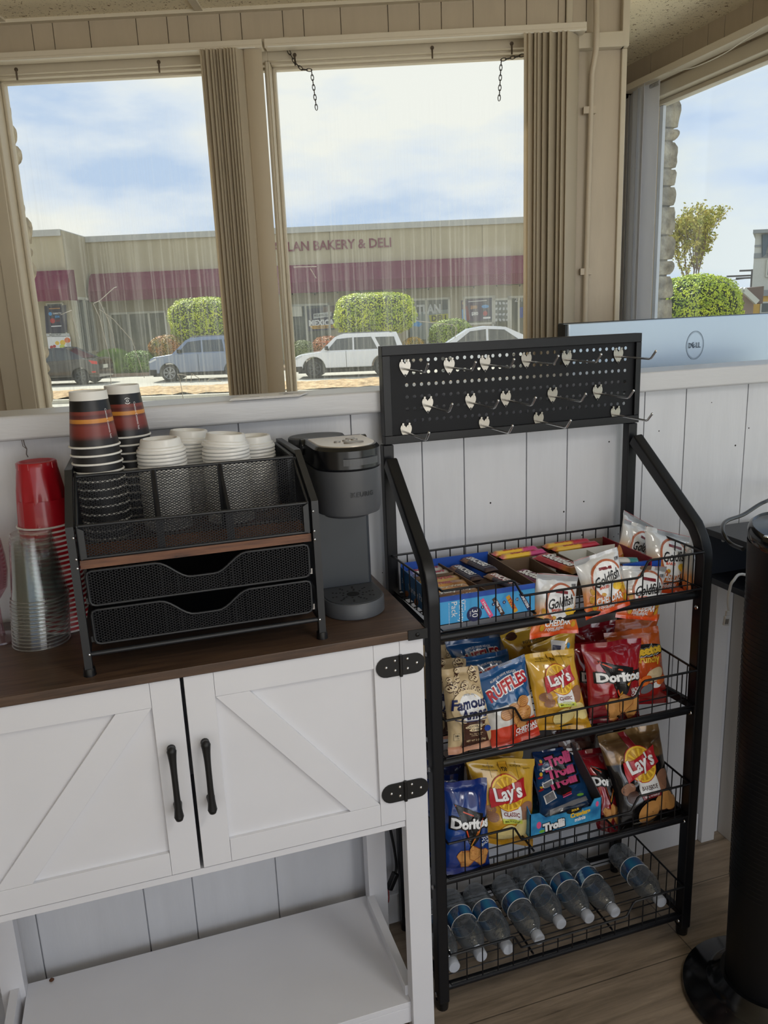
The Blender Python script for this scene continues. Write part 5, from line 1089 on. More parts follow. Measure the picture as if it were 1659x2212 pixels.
its += mini(.104, Hd*.45, .046, -62, 'pPk', '3 Musketeers', 'pW')+mini(.130, Hd*.44, .044, -62, 'pBr', 'Milky Way', 'pW')+mini(.160, Hd*.46, .042, -62, 'pYd', 'TWIX', 'pR')+mini(.190, Hd*.47, .044, -62, 'pN', 'SNICKERS', 'pW')
for x, y, t in ((.095, .52, '5'), (.119, .58, '6'), (.1425, .6, '8'), (.172, .64, '11')): its += [('p', 'pN', ell(x, Hd*y, .0034, .0036)), ('t', 'pW', (t, x, Hd*y, .0036 if len(t) > 1 else .0022), {})]
flat('x', its, fs_, bxA, base=.0004)
ls_ = lambda x, y, e: Vector((ax0-.0012-e, ay1-x, zb+y))
flat('x', [('t', 'pW', ('30', .018, Hd*.6, .016), dict(bold=.0)), ('t', 'pW', ('Variety Pack', .105, Hd*.52, .105), dict(bold=0)), ('p', 'pTd', ell(.04, Hd*.12, .014, .007, 20)), ('p', 'pTd', ell(.10, Hd*.14, .014, .008, 20)), ('p', 'pT', ell(.15, Hd*.12, .014, .007, 10)), ('p', 'pW', rectp(.182, Hd*.3, .202, Hd*.75))], ls_, bxA, base=.0004, seg_name='side_lettering')
def pack(name, label, grp, c, L, Wp, yaw, cols, txt, tc, z=None, th=.014, pitch=0, cat='candy', txw=.7, outline=None):
    """flow-wrapped bar lying flat; c = (x, y), L along, Wp across"""
    z = z if z is not None else zt-.014; a = math.radians(yaw); ax = Vector((math.cos(a), math.sin(a), math.tan(math.radians(pitch)))).normalized(); ay = Vector((-math.sin(a), math.cos(a), 0)); nz = ax.cross(ay); o = Vector((c[0], c[1], z))
    def sf(x, y, e, sd=1):
        u = x/L; v = y/Wp; ed = max(0, 1-abs(2*v)**4)**.5; en = 1 if abs(u) < .43 else max(.05, (1-((abs(u)-.43)/.05)) if abs(u) < .48 else .05)
        return o+ax*x+ay*y*(1 if abs(u) < .45 else 1.05)+nz*(sd*(th/2*ed*en+e)+.0006*math.sin(u*60)*(1 if abs(u) > .45 else .3))
    m = MB(); nu, nv = 28, 10
    for sd in (1, -1):
        vs = [sf((i/nu-.5)*L, (j/nv-.5)*Wp, 0, sd) for j in range(nv+1) for i in range(nu+1)]; f = [(j*(nu+1)+i, j*(nu+1)+i+1, (j+1)*(nu+1)+i+1, (j+1)*(nu+1)+i) for j in range(nv) for i in range(nu)]
        m.add(vs, f if sd > 0 else [q[::-1] for q in f])
    ob = tag(m.build(name, ramp_mat('wrap_'+cols[0], cols[1], rough=.28, axis=cols[2] if len(cols) > 2 else 'X', coat=.3), smooth=180), label, cat, grp)
    it = []
    if outline: it.append(('t', outline, (txt, 0, 0, L*txw*1.03), dict(bold=.09, shear=.1, h=Wp*.62)))
    it.append(('t', tc, (txt, 0, 0, L*txw), dict(bold=.04, shear=.1, h=Wp*.55)))
    if txt: flat('x', it, sf, ob, base=.0006)
    return ob
sil = ('silver_bar', [(0, (200, 200, 206)), (.12, (60, 80, 160)), (.2, (206, 206, 210)), (.75, (190, 186, 184)), (1, (150, 130, 110))])
g = 'silver nougat bars in the blue box'
pack('chocolate_bar', 'silver chocolate bar with red lettering nearest the back panel of the blue box', g, (.575, 1.568), .088, .026, 4, sil, 'Musketeers', 'pR'); pack('chocolate_bar', 'silver chocolate bar with red lettering second from the back panel of the blue box', g, (.578, 1.538), .088, .026, 2, sil, 'Musketeers', 'pR')
gol = ('gold_bar', [(0, (190, 150, 80)), (.5, (196, 158, 96)), (1, (150, 112, 64))]); car = ('caramel_bar', [(0, (160, 110, 60)), (.4, (206, 150, 80)), (.7, (140, 86, 44)), (1, (190, 150, 100))])
g = 'caramel bars in the blue box'
pack('chocolate_bar', 'gold caramel cookie bar with red lettering in the middle of the blue box', g, (.582, 1.492), .10, .026, 3, gol, 'TWIX', 'pR', txw=.6); pack('chocolate_bar', 'gold and brown caramel bar lying in front of the gold cookie bar, blue box', g, (.580, 1.462), .10, .026, 0, car, 'TWIX', 'pR', txw=.3)
pack('chocolate_bar', 'brown and gold caramel bar third in front of the kraft strip in the blue box', g, (.577, 1.434), .096, .026, 2, car, 'Milky Way', 'pC'); pack('chocolate_bar', 'brown nougat bar with pale lettering near the front edge of the blue box', g, (.582, 1.405), .10, .026, 4, ('brown_bar', [(0, (90, 60, 44)), (.5, (120, 84, 60)), (1, (150, 116, 80))]), 'Milky Way', 'pW')
pack('chocolate_bar', 'brown nougat bar frontmost against the front edge of the blue box', g, (.584, 1.378), .10, .024, 3, MC and ('brown_bar', []), 'Milky Way', 'pW')
sni = ('peanut_bar', [(0, (70, 46, 34)), (.1, (44, 40, 60)), (.66, (60, 44, 48)), (.70, (150, 112, 78)), (1, (130, 96, 66))], 'Y')
g = 'peanut bars in the blue box'
pack('chocolate_bar', 'brown peanut bar lying lengthwise by the middle divider of the blue box', g, (.652, 1.52), .105, .030, -84, sni, 'SNICKERS', 'pW', outline='pN'); pack('chocolate_bar', 'brown peanut bar raised highest at the back right of the blue box', g, (.690, 1.535), .105, .032, -80, sni, 'SNICKERS', 'pW', outline='pN', z=zt-.004)
pack('chocolate_bar', 'brown peanut bar alone at the front right of the blue box', g, (.700, 1.43), .105, .030, -80, sni, 'SNICKERS', 'pW', outline='pR', z=zt-.012)
# second box
bxB = thing('candy_box', (.87, 1.47, zb), 'wide divided kraft box of fruit candies beside the blue variety box', 'box')
bx0, bx1, by0, by1 = .740, 1.040, 1.395, 1.583
m = MB(); wallb(m, (bx0, by0), (bx0, by1), zb, zt); wallb(m, (bx0, by1), (bx1, by1), zb, zt+.004); wallb(m, (bx0, 1.530), (.88, 1.530), zb, zt); wallb(m, (.815, by0), (.815, 1.53), zb, zt-.002); wallb(m, (.888, by0), (.884, 1.53), zb, zt); wallb(m, (bx0, by0), (bx1, by0), zb, zt-.012); m.box((bx0, by0, zb), (bx1, by1, zb+.002)); part(m, 'kraft_panel', kraft, bxB)
m = MB(); wallb(m, (.888, 1.5285), (1.036, 1.5285), zb, zt+.002); wallb(m, (.962, 1.44), (.962, 1.528), zb, zt-.002); wallb(m, (.82, 1.5265), (.88, 1.5265), zb, zt-.001); part(m, 'white_divider', wcard, bxB)
m = MB(); wallb(m, (bx1, by0), (bx1, by1), zb, zt+.006, .003); part(m, 'red_panel', redc, bxB)
stp = ('pink_yellow_candy', [(0, (206, 60, 120)), (.14, (232, 190, 60)), (.60, (236, 190, 56)), (.66, (206, 70, 130)), (1, (190, 56, 120))]); st2 = ('red_yellow_candy', [(0, (190, 40, 50)), (.12, (232, 186, 60)), (.55, (232, 180, 56)), (.62, (190, 40, 60)), (1, (170, 30, 54))])
g = 'fruit chew sticks along the back of the kraft box'
pack('fruit_chew_stick', 'pink and yellow fruit chew stick against the back wire, left pair', g, (.800, 1.573), .118, .018, 2, stp, 'Starburst', 'pR', z=zt+.002, txw=.55); pack('fruit_chew_stick', 'pink and yellow fruit chew stick in front of its twin, left pair', g, (.808, 1.550), .118, .018, 2, stp, 'Starburst', 'pR', z=zt, txw=.55)
pack('fruit_chew_stick', 'red and yellow fruit chew stick against the back wire, right pair', g, (.935, 1.573), .125, .018, 2, st2, 'Starburst', 'pR', z=zt+.003, txw=.55); pack('fruit_chew_stick', 'red and yellow fruit chew stick in front of its twin, right pair', g, (.945, 1.550), .125, .018, 2, st2, 'Starburst', 'pR', z=zt+.001, txw=.55)
skr = ('red_rainbow', [(0, (120, 90, 40)), (.2, (190, 110, 40)), (.35, (170, 30, 40)), (1, (180, 22, 40))], 'Y'); skp = ('purple_rainbow', [(0, (120, 90, 40)), (.2, (180, 110, 60)), (.35, (110, 40, 80)), (1, (120, 40, 86))], 'Y')
g = 'fruit candy packs in the kraft box'
def skit(lab, c, yaw, cols, z, L=.125):
    ob = pack('fruit_candy_pack', lab, g, c, L, .046, yaw, cols, 'Skittles', 'pW', z=z, th=.018, outline='pBr', pitch=-2)
skit('red fruit candy pack lying tilted in the middle compartment of the kraft box', (.852, 1.460), -76, skr, zt-.002); skit('purple fruit candy pack in the compartment next to the blue box', (.780, 1.440), -74, skp, zt-.022, .11)
g = 'pale candies seen in the white compartments'
pack('mint_stick', 'green and white mint stick lying low in the white compartment', None, (.925, 1.48), .07, .022, 5, ('green_white', [(0, (80, 130, 70)), (.3, (220, 224, 214)), (1, (206, 214, 200))]), '', 'pG', z=zt-.028)
pack('mint_stick', 'pale mint stick lying in front of the green and white one', None, (.93, 1.452), .07, .022, -8, ('pale_white', [(0, (220, 210, 200)), (1, (214, 220, 214))]), '', 'pRd', z=zt-.026)
pack('gum_pack', 'teal and white gum pack lying at the right end of the kraft box', None, (1.000, 1.43), .055, .022, -28, ('teal_white', [(0, (206, 206, 206)), (.5, (214, 214, 214)), (.55, (30, 130, 132)), (1, (24, 110, 120))]), '', 'pW', z=zt-.006)
m = MB(); m.box((.975, 1.404, zt-.03), (1.072, 1.409, zt-.004)); tag(m.build('blue_carton', bluec), 'small blue carton edge standing behind the upright cracker pouch', 'box')
bag('mint_bag', 'dark navy mint bag corner between the tilted and the upright cracker pouch', k_, None, (1331, 1222), (1368, 1220), (1335, 1320), (1362, 1322), 1.435, 1.41, mat('navy_film', (24, 22, 44), rough=.3, coat=.4), .022, lambda W, H: [('t', 'pW', ('PA', W*.05, H*.80, W*.5), dict(bold=.02)), ('p', 'pGy', rectp(-W*.3, H*.5, W*.3, H*.6))], 40)

# gummy box in the third basket
tb = mat('gummy_box_card', (30, 104, 158), rough=.4, col2=(64, 160, 206), var=.1, vscale=40)
gx0_, gx1_, gy0_, gy1_, gz = .742, .926, 1.385, 1.53, B3+.004
bxC = thing('gummy_box', (.83, 1.45, gz), 'bright blue open box of gummy candy packs standing in the third basket', 'box')
m = MB(); m.box((gx0_, gy0_, gz), (gx1_, gy1_, gz+.002)); m.prism([(0, 0), (gx1_-gx0_, 0), (gx1_-gx0_, .062), (.165, .062), (.155, .045), (.04, .045), (.024, .060), (0, .062)], (gx0_, gy0_, gz), (1, 0, 0), (0, 0, 1), (0, .002, 0)); part(m, 'front_panel', tb, bxC)
m = MB(); m.prism([(0, 0), (gy1_-gy0_, 0), (gy1_-gy0_, .13), (.10, .12), (0, .062)], (gx0_, gy0_, gz), (0, 1, 0), (0, 0, 1), (.002, 0, 0)); part(m, 'left_panel', MC['gummy_box_card'], bxC)
m = MB(); m.prism([(0, 0), (gy1_-gy0_, 0), (gy1_-gy0_, .13), (.10, .12), (0, .062)], (gx1_-.002, gy0_, gz), (0, 1, 0), (0, 0, 1), (.002, 0, 0)); m.box((gx0_, gy1_-.002, gz), (gx1_, gy1_, gz+.13)); part(m, 'side_panel', mat('box_grey_inside', (70, 70, 72), rough=.7), bxC)
fs_ = lambda x, y, e: Vector((gx0_+x, gy0_-e, gz+y))
its = [('p', 'pPk', ell(.022, .030, .006, .009)), ('p', 'pG', ell(.030, .012, .007, .004)), ('p', 'pPk', ell(.172, .048, .004, .007)), ('p', 'pK', ell(.112, .045, .02, .007)), ('t', 'pK', ('Trolli', .0605, .0205, .060), dict(bold=.16, h=.026, ang=4)), ('t', 'pW', ('Trolli', .060, .021, .056), dict(bold=.07, h=.022, ang=4)), ('t', 'pY', ('SOUR', .115, .047, .020), dict(bold=.04, ang=4)), ('t', 'pY', ('Crawlers', .128, .035, .052), dict(bold=.06, ang=4, h=.013)), ('t', 'pW', ('minis', .128, .021, .028), dict(bold=.04, ang=4)), ('t', 'pK', ('THEATER BOX', .165, .012, .02), dict(bold=0))]
its = its[:-1]
flat('x', its, fs_, bxC, base=.0003)
flat('x', [('p', c, rectp(.012+.022*k, .018, .030+.022*k, .05, 0)) for k, c in enumerate(('pOr', 'pC', 'pR', 'pC', 'pTe'))], lambda x, y, e: Vector((gx0_-e, gy1_-x, gz+y)), bxC, base=.0003, seg_name='side')
def gummy(W, H): return [('t', 'pK', ('Trolli', W*.02, H*.68, W*.66), dict(bold=.16, ang=8)), ('t', 'pPk', ('Trolli', 0, H*.69, W*.6), dict(bold=.06, ang=8)), ('p', 'pW', rectp(-W*.40, H*.30, -W*.18, H*.50, 14)), ('p', 'pGy', rectp(-W*.38, H*.31, -W*.2, H*.48, 14)), ('p', 'pK', ell(W*.0, H*.45, W*.16, H*.09)), ('p', 'pR', rectp(-W*.05, H*.36, W*.14, H*.39, 12)), ('p', 'pPk', rectp(-W*.05, H*.32, W*.14, H*.345, 12)), ('p', 'pY', ell(-W*.4, H*.7, W*.03, H*.05)), ('p', 'pR', ell(-W*.42, H*.62, W*.05, H*.03)), ('p', 'pG', ell(W*.3, H*.3, W*.07, H*.03)), ('p', 'pGy', rectp(-W*.3, H*.10, W*.4, H*.2, 6))]
gg = 'gummy packs in the bright blue box'
bag('gummy_pack', 'dark blue gummy pack leaning frontmost in the bright blue box', 'candy', gg, (1150, 1680), (1262, 1655), (1165, 1772), (1285, 1742), 1.50, 1.395, pch, .02, gummy, 41)
bag('gummy_pack', 'dark blue gummy pack behind the frontmost one in the bright blue box', 'candy', gg, (1150, 1652), (1255, 1632), (1160, 1740), (1270, 1720), 1.515, 1.44, pch, .02, gummy, 42)
bag('gummy_pack', 'dark gummy pack rearmost in the shadow of the bright blue box', 'candy', gg, (1150, 1625), (1245, 1608), (1160, 1700), (1260, 1690), 1.525, 1.48, pch, .02, gummy, 43)

# ================================================================ WATER BOTTLES
pet = clear_mat('water_bottle_pet', (222, 228, 232), gloss=.15, body=.34, bodycol=(140, 145, 150), rough=.10, bump=1.0, bscale=80)
capm = mat('milky_cap', (172, 176, 184), rough=.4); labm = ramp_mat('blue_bottle_label', [(0, (150, 190, 210)), (.02, (34, 78, 130)), (.3, (40, 120, 168)), (.5, (30, 90, 150)), (.55, (24, 40, 100)), (.8, (44, 124, 160)), (1, (36, 84, 140))], axis='X', rough=.35, distort=.25, dscale=30)
G_ = 'water bottles lying in the bottom basket'
def bottle(x, ycap, lab, roll=0, xb=None):
    z = B4+.0345; r = .031
    xb = x-.0 if xb is None else xb
    root = thing('water_bottle', (x, ycap, z), lab, 'water bottle', G_)
    def fl(t, zz): return .035*math.sin(3*t+zz*220) if .02 < zz < .088 else (.02*math.sin(6*t+zz*120) if .12 < zz < .16 else 0)
    prof = [(0, .006), (.012, .002), (.024, 0), (.029, .006), (.0305, .014)]+[(.0308-.0026*(i % 2), .02+.0058*i) for i in range(9)]+[(.0312, .070), (.0312, .124), (.0318, .128), (.0312, .137), (.0285, .150), (.022, .164), (.0145, .174), (.0118, .179), (.0115, .188)]
    def lay(p):   # bottle axis: base towards the wall, cap towards the room
        L = .200-p[2]; return (x+p[0]+(xb-x)*L/.2, ycap+L, z+p[1]+.0)
    m = MB(); m.lathe(prof, seg=40, cap=False, flute=fl); m.v = [lay(p) for p in m.v]; b = part(m, 'bottle_body', pet, root, smooth=60)
    m = MB(); m.lathe([(.0316, .068), (.0317, .101)], seg=36, cap=False); m.v = [lay(p) for p in m.v]; part(m, 'label', labm, root, 'blue paper label', smooth=60)
    m = MB()
    for zz in (.0688, .1003): m.tube([(.0319*math.cos(t), .0319*math.sin(t), zz) for t in [k*math.pi/16 for k in range(32)]], .0007, 5, closed=True)
    m.v = [lay(p) for p in m.v]; part(m, 'label_edge', cupw, root, smooth=60)
    m = MB(); m.lathe([(.0145, .177), (.0152, .179), (.0118, .181)], seg=24, cap=False); m.v = [lay(p) for p in m.v]; part(m, 'neck_ring', pet, root, smooth=60)
    m = MB(); m.lathe([(.0136, .182), (.0140, .184), (.0138, .198), (.0125, .200), (0, .2003)], seg=26, flute=lambda t, zz: .012*(math.sin(26*t) > 0)); m.v = [lay(p) for p in m.v]; part(m, 'cap', capm, root, 'milky white screw cap', smooth=40)
    return root
def bx(u, v): P = PZ(u, v, B4+.0345); return P.x, max(1.343, P.y)
names = ['leftmost water bottle lying partly behind the rack post', 'second water bottle from the left lying in the bottom basket', 'third water bottle from the left lying in the bottom basket', 'fourth water bottle from the left, nearest the front dip of the bottom basket', 'fifth water bottle from the left, pushed slightly back', 'sixth water bottle from the left lying in the bottom basket', 'seventh water bottle, last of the tight row before the gap', 'lone water bottle lying apart at the right end of the bottom basket']
x, y = bx(984, 2094); first = bottle(x, y, names[0])
for (u, v), nm in zip([(1041, 2067), (1099, 2052), (1166, 2030), (1213, 1997), (1274, 1985), (1330, 1972), (1430, 1950)], names[1:]):
    x, y = bx(u, v); q = dup(first, (x, y, B4+.0345), nm); q.rotation_euler = (0, random.uniform(-1.2, 1.2), math.radians(-2 if nm.startswith('lone') else 0))

# ================================================================ RIGHT SIDE: cubby, cables, tower fan
cub = mat('black_laminate', (24, 26, 31), rough=.4); cub2 = mat('dark_blue_laminate', (34, 40, 50), rough=.45)
cx0, cx1, cy0, cy1, cz0, cz1 = 1.345, 1.545, 1.10, 1.598, .812, .950
root = thing('wall_cubby', (1.44, 1.35, cz0), 'black laminate cubby shelf fixed to the boards beside the snack rack', 'shelf')
m = MB(); m.box((cx0, cy0, cz1-.016), (cx1, cy1, cz1)); part(m, 'top_panel', cub, root, bevel=.001)
m = MB(); m.box((cx0, cy0, cz0), (cx1, cy1, cz0+.016)); part(m, 'bottom_panel', cub, root, bevel=.001)
m = MB(); m.box((cx0+.003, cy1-.016, cz0+.016), (cx1, cy1, cz1-.016)); part(m, 'back_panel', cub2, root)
m = MB(); m.box((cx1-.016, cy0, cz0+.016), (cx1, cy1-.016, cz1-.016)); part(m, 'side_panel', cub2, root)
m = MB(); P = PY(1563, 1166, cy1-.017); m.lathe([(.0065, 0), (.0058, .0012), (.002, .002), (0, .0014)], (0, 0, 0), seg=14); m.v = [(P.x+p[0], cy1-.0165-p[2], P.z+p[1]) for p in m.v]; sc = part(m, 'screw', mat('screw_zinc', (200, 200, 200), rough=.3, metal=.6), root, smooth=40)
m = MB(); m.box((P.x-.003, cy1-.0190, P.z-.0006), (P.x+.003, cy1-.0184, P.z+.0006)); m.box((P.x-.0006, cy1-.0190, P.z-.003), (P.x+.0006, cy1-.0184, P.z+.003)); part(m, 'cross_slot', dark, sc)
m = MB(); A = PX(1662, 1078, 1.46); pts = [PY(1720, 1050, 1.60), PY(1665, 1078, 1.50), PY(1640, 1090, 1.48), PY(1605, 1112, 1.45), PY(1572, 1124, 1.42), PY(1561, 1137, 1.39), PY(1564, 1155, 1.36), PY(1580, 1175, 1.34), PY(1605, 1186, 1.30)]
m.tube(smooth_path(pts), .0045, 8); tag(m.build('power_cable', dark, smooth=60), 'thick black cable looping down over the front of the black cubby', 'cable')
root = thing('usb_cable', PY(1585, 1260, 1.33), 'white usb cable hanging out of the black cubby with its plug dangling', 'cable')
whc = mat('white_cable', (200, 200, 202), rough=.4)
m = MB(); pts = [Vector((1.40, 1.36, .833)), PY(1612, 1242, 1.345), PY(1584, 1255, 1.325), PY(1576, 1275, 1.325), PY(1573, 1300, 1.325), PY(1575, 1318, 1.325)]; m.tube(smooth_path(pts), .0032, 8); part(m, 'cord', whc, root, smooth=60)
P = PY(1573, 1319, 1.325); m = MB(); m.bar((P.x, P.y, P.z), (P.x-.0015, P.y, P.z-.012), .010, .006); m.bar((P.x-.0015, P.y, P.z-.012), (P.x-.004, P.y, P.z-.034), .014, .007); part(m, 'plug', whc, root, bevel=.0015)
m = MB(); m.bar((P.x-.004, P.y-.004, P.z-.018), (P.x-.0055, P.y-.004, P.z-.029), .008, .001); part(m, 'connector', mat('plug_grey', (120, 120, 124), rough=.3, metal=.7), root)
# white face below the cubby
m = MB(); m.box((1.49, 1.0, 0), (1.53, 1.64, .80)); struct(m, 'trim_8', mat('warm_white_panel', (190, 184, 176), rough=.45), bevel=.002)
# cable on the wall behind the cabinet leg, with its plug and a red wire
root = thing('black_extension_lead', PY(848, 1850, 1.61), 'black extension lead hanging behind the right leg of the cabinet with a socket end', 'cable')
m = MB(); pts = [PY(843, 1790, 1.605), PY(851, 1830, 1.605), PY(856, 1870, 1.605), PY(853, 1895, 1.60)]; m.tube(smooth_path(pts), .0036, 8); part(m, 'cord', dark, root, smooth=60)
m = MB(); a, b = PY(855, 1885, 1.60), PY(840, 1921, 1.595); m.bar(a, b, .017, .014); part(m, 'socket_end', dark, root, bevel=.003)
m = MB(); pts = [PY(838, 1921, 1.60), PY(840, 1935, 1.60), PY(838, 1950, 1.60), PY(828, 1952, 1.605), PY(822, 1944, 1.61)]; m.tube(smooth_path(pts), .0013, 6); part(m, 'red_wire', mat('red_wire_pvc', (150, 30, 34), rough=.5), root, 'thin red wire', smooth=60)

# tower fan
fb = mat('gloss_piano_black', (10, 11, 13), rough=.16); fm = mat('fan_satin_black', (9, 10, 13), rough=.42, spec=.3)
fx, fy = 1.185, 1.130
root = thing('tower_fan', (fx, fy, 0), 'tall black cylindrical tower fan on a round base at the right edge', 'fan')
m = MB(); m.lathe([(.168, 0), (.170, .006), (.168, .014), (.150, .022), (.120, .030), (.115, .032), (.104, .045), (.092, .060), (0, .060)], (fx, fy, 0), seg=64); part(m, 'base', fb, root, smooth=35)
m = MB()
prof = [(.082, .055), (.084, .2), (.090, .6), (.097, .95), (.1005, 1.055)]
m.lathe(prof, (fx, fy, 0), seg=64, cap=False); body = part(m, 'column', fm, root, smooth=60)
m = MB()
for k in range(60): z = .30+.0115*k; r = .0845+.0000+(z-.2)*.0158+.0008; m.tube([(fx+r*math.cos(t), fy+r*math.sin(t), z) for t in [math.pi*.62+j*math.pi*.56/14 for j in range(15)]], .0006, 4)
part(m, 'grille', fm, body)
m = MB(); m.lathe([(.1005, 0), (.1035, .004), (.1040, .018), (.1010, .026), (.096, .030), (.094, .027), (0, .038)], (0, 0, 0), seg=64, cap=False)
tl = math.radians(20); m.v = [(fx+p[0], fy+p[1]*math.cos(tl)-p[2]*math.sin(tl)*0, 1.050+p[2]+p[1]*math.sin(tl)*.45) for p in m.v]; tp = part(m, 'top_cap', fb, root, 'tilted gloss black top', smooth=40)
m = MB(); P = PZ(1657, 1152, 1.085); m.lathe([(.006, 0), (.005, .002), (0, .0025)], (P.x, P.y, 1.078), seg=12); part(m, 'button', steel, tp, smooth=40)

# ================================================================ OUTSIDE
GZ = -.9
asph = mat('sunlit_asphalt', (176, 172, 160), rough=.95, var=.06, vscale=.6); conc = mat('pale_concrete', (200, 194, 178), rough=.95, var=.05, vscale=1.2)
peb = mat('pebble_bed', (150, 122, 84), rough=.9, col2=(206, 178, 136), vscale=5, bump=1, bscale=6, bdist=.05); curbm = mat('curb_concrete', (150, 128, 110), rough=.9, var=.06)
def EB(name, a, b, m_): m = MB(TE); m.box(a, b); return struct(m, name, m_)
EB('street', (-60, 4.6, GZ-.1), (60, 41.0, GZ), asph)
EB('sidewalk', (-60, 2.95, GZ-.02), (60, 8.0, GZ+.03), conc)
m = MB(TE); m.box((-60, 26.6, GZ), (60, 26.9, GZ+.13)); m.box((-60, 30.6, GZ), (60, 30.9, GZ+.13)); struct(m, 'median_curb', conc)
m = MB(TE); rn = random.Random(2)
NXp, NYp = 150, 14
vs = [(-30+60*i/NXp, 26.9+3.7*j/NYp, GZ+.13+.10*noise.noise(Vector((i*.9, j*1.1, 0)))+.04) for j in range(NYp+1) for i in range(NXp+1)]
m.add(vs, [(j*(NXp+1)+i, j*(NXp+1)+i+1, (j+1)*(NXp+1)+i+1, (j+1)*(NXp+1)+i) for j in range(NYp) for i in range(NXp)]); struct(m, 'median_strip', peb)
EB('curb', (-60, 40.6, GZ), (60, 40.95, GZ+.16), curbm); EB('planting_bed', (-60, 40.95, GZ-.1), (60, 49.2, GZ+.12), mat('bed_soil', (120, 104, 82), rough=1, var=.1)); EB('ground', (-90, 49, GZ-.3), (90, 140, GZ-.02), mat('far_ground', (150, 146, 132), rough=1))
EB('ground', (-90, -60, GZ-.3), (90, 4.6, GZ-.05), conc)
# stone pilasters just outside the glass
stone = mat('stacked_stone', (122, 112, 96), rough=.9, col2=(186, 174, 152), vscale=22, bump=1, bscale=40, bdist=.012)
def stonecol(name, s0, s1, D0, D1, lab, xf=TE, edge=1, z1=2.5):
    m = MB(xf); z = -.8; rn = random.Random(int(abs(s0*100)))
    while z < z1:
        h = rn.uniform(.045, .13); e_ = rn.uniform(-.016, .008)*edge; cell = MB(); n = 6
        a, b = (s0, s1+e_) if edge > 0 else (s0+e_, s1)
        bm = bmesh.new(); bmesh.ops.create_cube(bm, size=1); bmesh.ops.subdivide_edges(bm, edges=bm.edges[:], cuts=4, use_grid_fill=True)
        vs = []
        for v in bm.verts:
            p = v.co.copy(); q = Vector(((a+b)/2+p.x*(b-a), (D0+D1)/2+p.y*(D1-D0), z+h/2+p.z*(h-.008)))
            r_ = max(abs(p.x), abs(p.y))*2; rd = (abs(p.z)*2)**3; q.x -= p.x*.016*rd; q.y -= p.y*.016*rd
            q += Vector((noise.noise(q*22), noise.noise(q*22+Vector((5, 0, 0))), 0))*.012; vs.append(q)
        m.add(vs, [tuple(v.index for v in f.verts) for f in bm.faces]); bm.free(); z += h
    m.box((s0+.02 if edge > 0 else s0+.03, D0+.02, -.85), (s1-.03 if edge > 0 else s1-.02, D1-.02, z1))
    o = m.build(name, stone, smooth=40); return tag(o, lab, 'pillar')
stonecol('stone_pilaster', -1.70, PE(63, 480, DW+.34).x, DW+.10, DW+.34, 'stacked stone pilaster outside the left edge of the street window')
idm = Matrix.Identity(4); 
PP = PX(1463, 420, 2.30); stonecol('stone_pilaster', 2.13, 2.30, PP.y, PP.y+.35, 'stacked stone pilaster outside the side window at its left edge', xf=idm, edge=-1)

# bakery building
BD = 49.0
def BE(u, v, D=BD): return PE(u, v, D)
stuc = mat('beige_stucco', (176, 166, 142), rough=.95, var=.05, vscale=.5); fas = mat('grey_metal_fascia', (178, 178, 174), rough=.5); awn = mat('maroon_awning_cloth', (104, 30, 60), rough=.75, var=.08, vscale=1.5, stretch=(3, 3, .3)); whf = mat('white_window_frame', (206, 204, 190), rough=.6)
gls = mat('dark_shop_glass', (62, 68, 58), rough=.08, col2=(96, 98, 76), vscale=1.0, spec=.6)
Zr = BE(480, 498).z; Zf = BE(480, 511).z; Za = BE(480, 580).z; Zb = BE(480, 640).z; Zw = BE(240, 675).z
sJ = BE(185, 520).x; DL = BD*(4.84/5.27); sJ2 = PE(132, 500, DL).x
root = thing('shop_building', TE @ Vector((-2, BD, GZ)), 'long beige single storey shop building with a maroon awning across the street', 'building')
m = MB(TE); m.box((sJ, BD, GZ), (11.5, BD+8, Zr-.05)); m.prism([(sJ, BD), (sJ, BD+8), (-30, BD+8), (-30, DL), (sJ2, DL)], (0, 0, GZ), (1, 0, 0), (0, 1, 0), (0, 0, Zr-.05-GZ)); part(m, 'wall', stuc, root)
m = MB(TE); m.prism([(sJ, BD-.12), (11.6, BD-.12), (11.6, BD+8), (-30, BD+8), (-30, DL-.12), (sJ2-.02, DL-.12)], (0, 0, Zf), (1, 0, 0), (0, 1, 0), (0, 0, Zr-Zf)); part(m, 'roof_fascia', fas, root)
m = MB(TE)
for s in (-4.2, -1.2, 1.8, 4.8, 7.8): m.box((s, BD-.012, Za), (s+.03, BD, Zf))
part(m, 'wall_joint', mat('stucco_joint', (140, 132, 112), rough=1), root)  # thin joint strips in a darker stucco tone
AO = 1.25; s0a = PE(186, 600, BD-AO).x
def awning(s0, s1, D, nm='awning'):
    m = MB(TE); z0 = PE(480, 640, BD-AO).z; prof = [(D, Za), (D-.45, Za-.02), (D-.8, Za-.28), (D-AO, Za-1.05), (D-AO, z0), (D-AO+.05, z0)]
    zz = Za
    n = len(prof); vs = [(s, a, b) for s in (s0, s1) for a, b in prof]; fs = [(i, i+1, n+i+1, n+i) for i in range(n-1)]+[tuple(range(n))+(2*n,)]+[tuple(range(n, 2*n))[::-1]+(2*n+1,)]
    vs += [(s0, D, z0), (s1, D, z0)]; m.add(vs, fs); return part(m, nm, awn, root, 'maroon cloth awning')
awning(s0a, 11.3, BD); sA1 = PE(147, 640, DL-AO).x; awning(-24, sA1, DL)
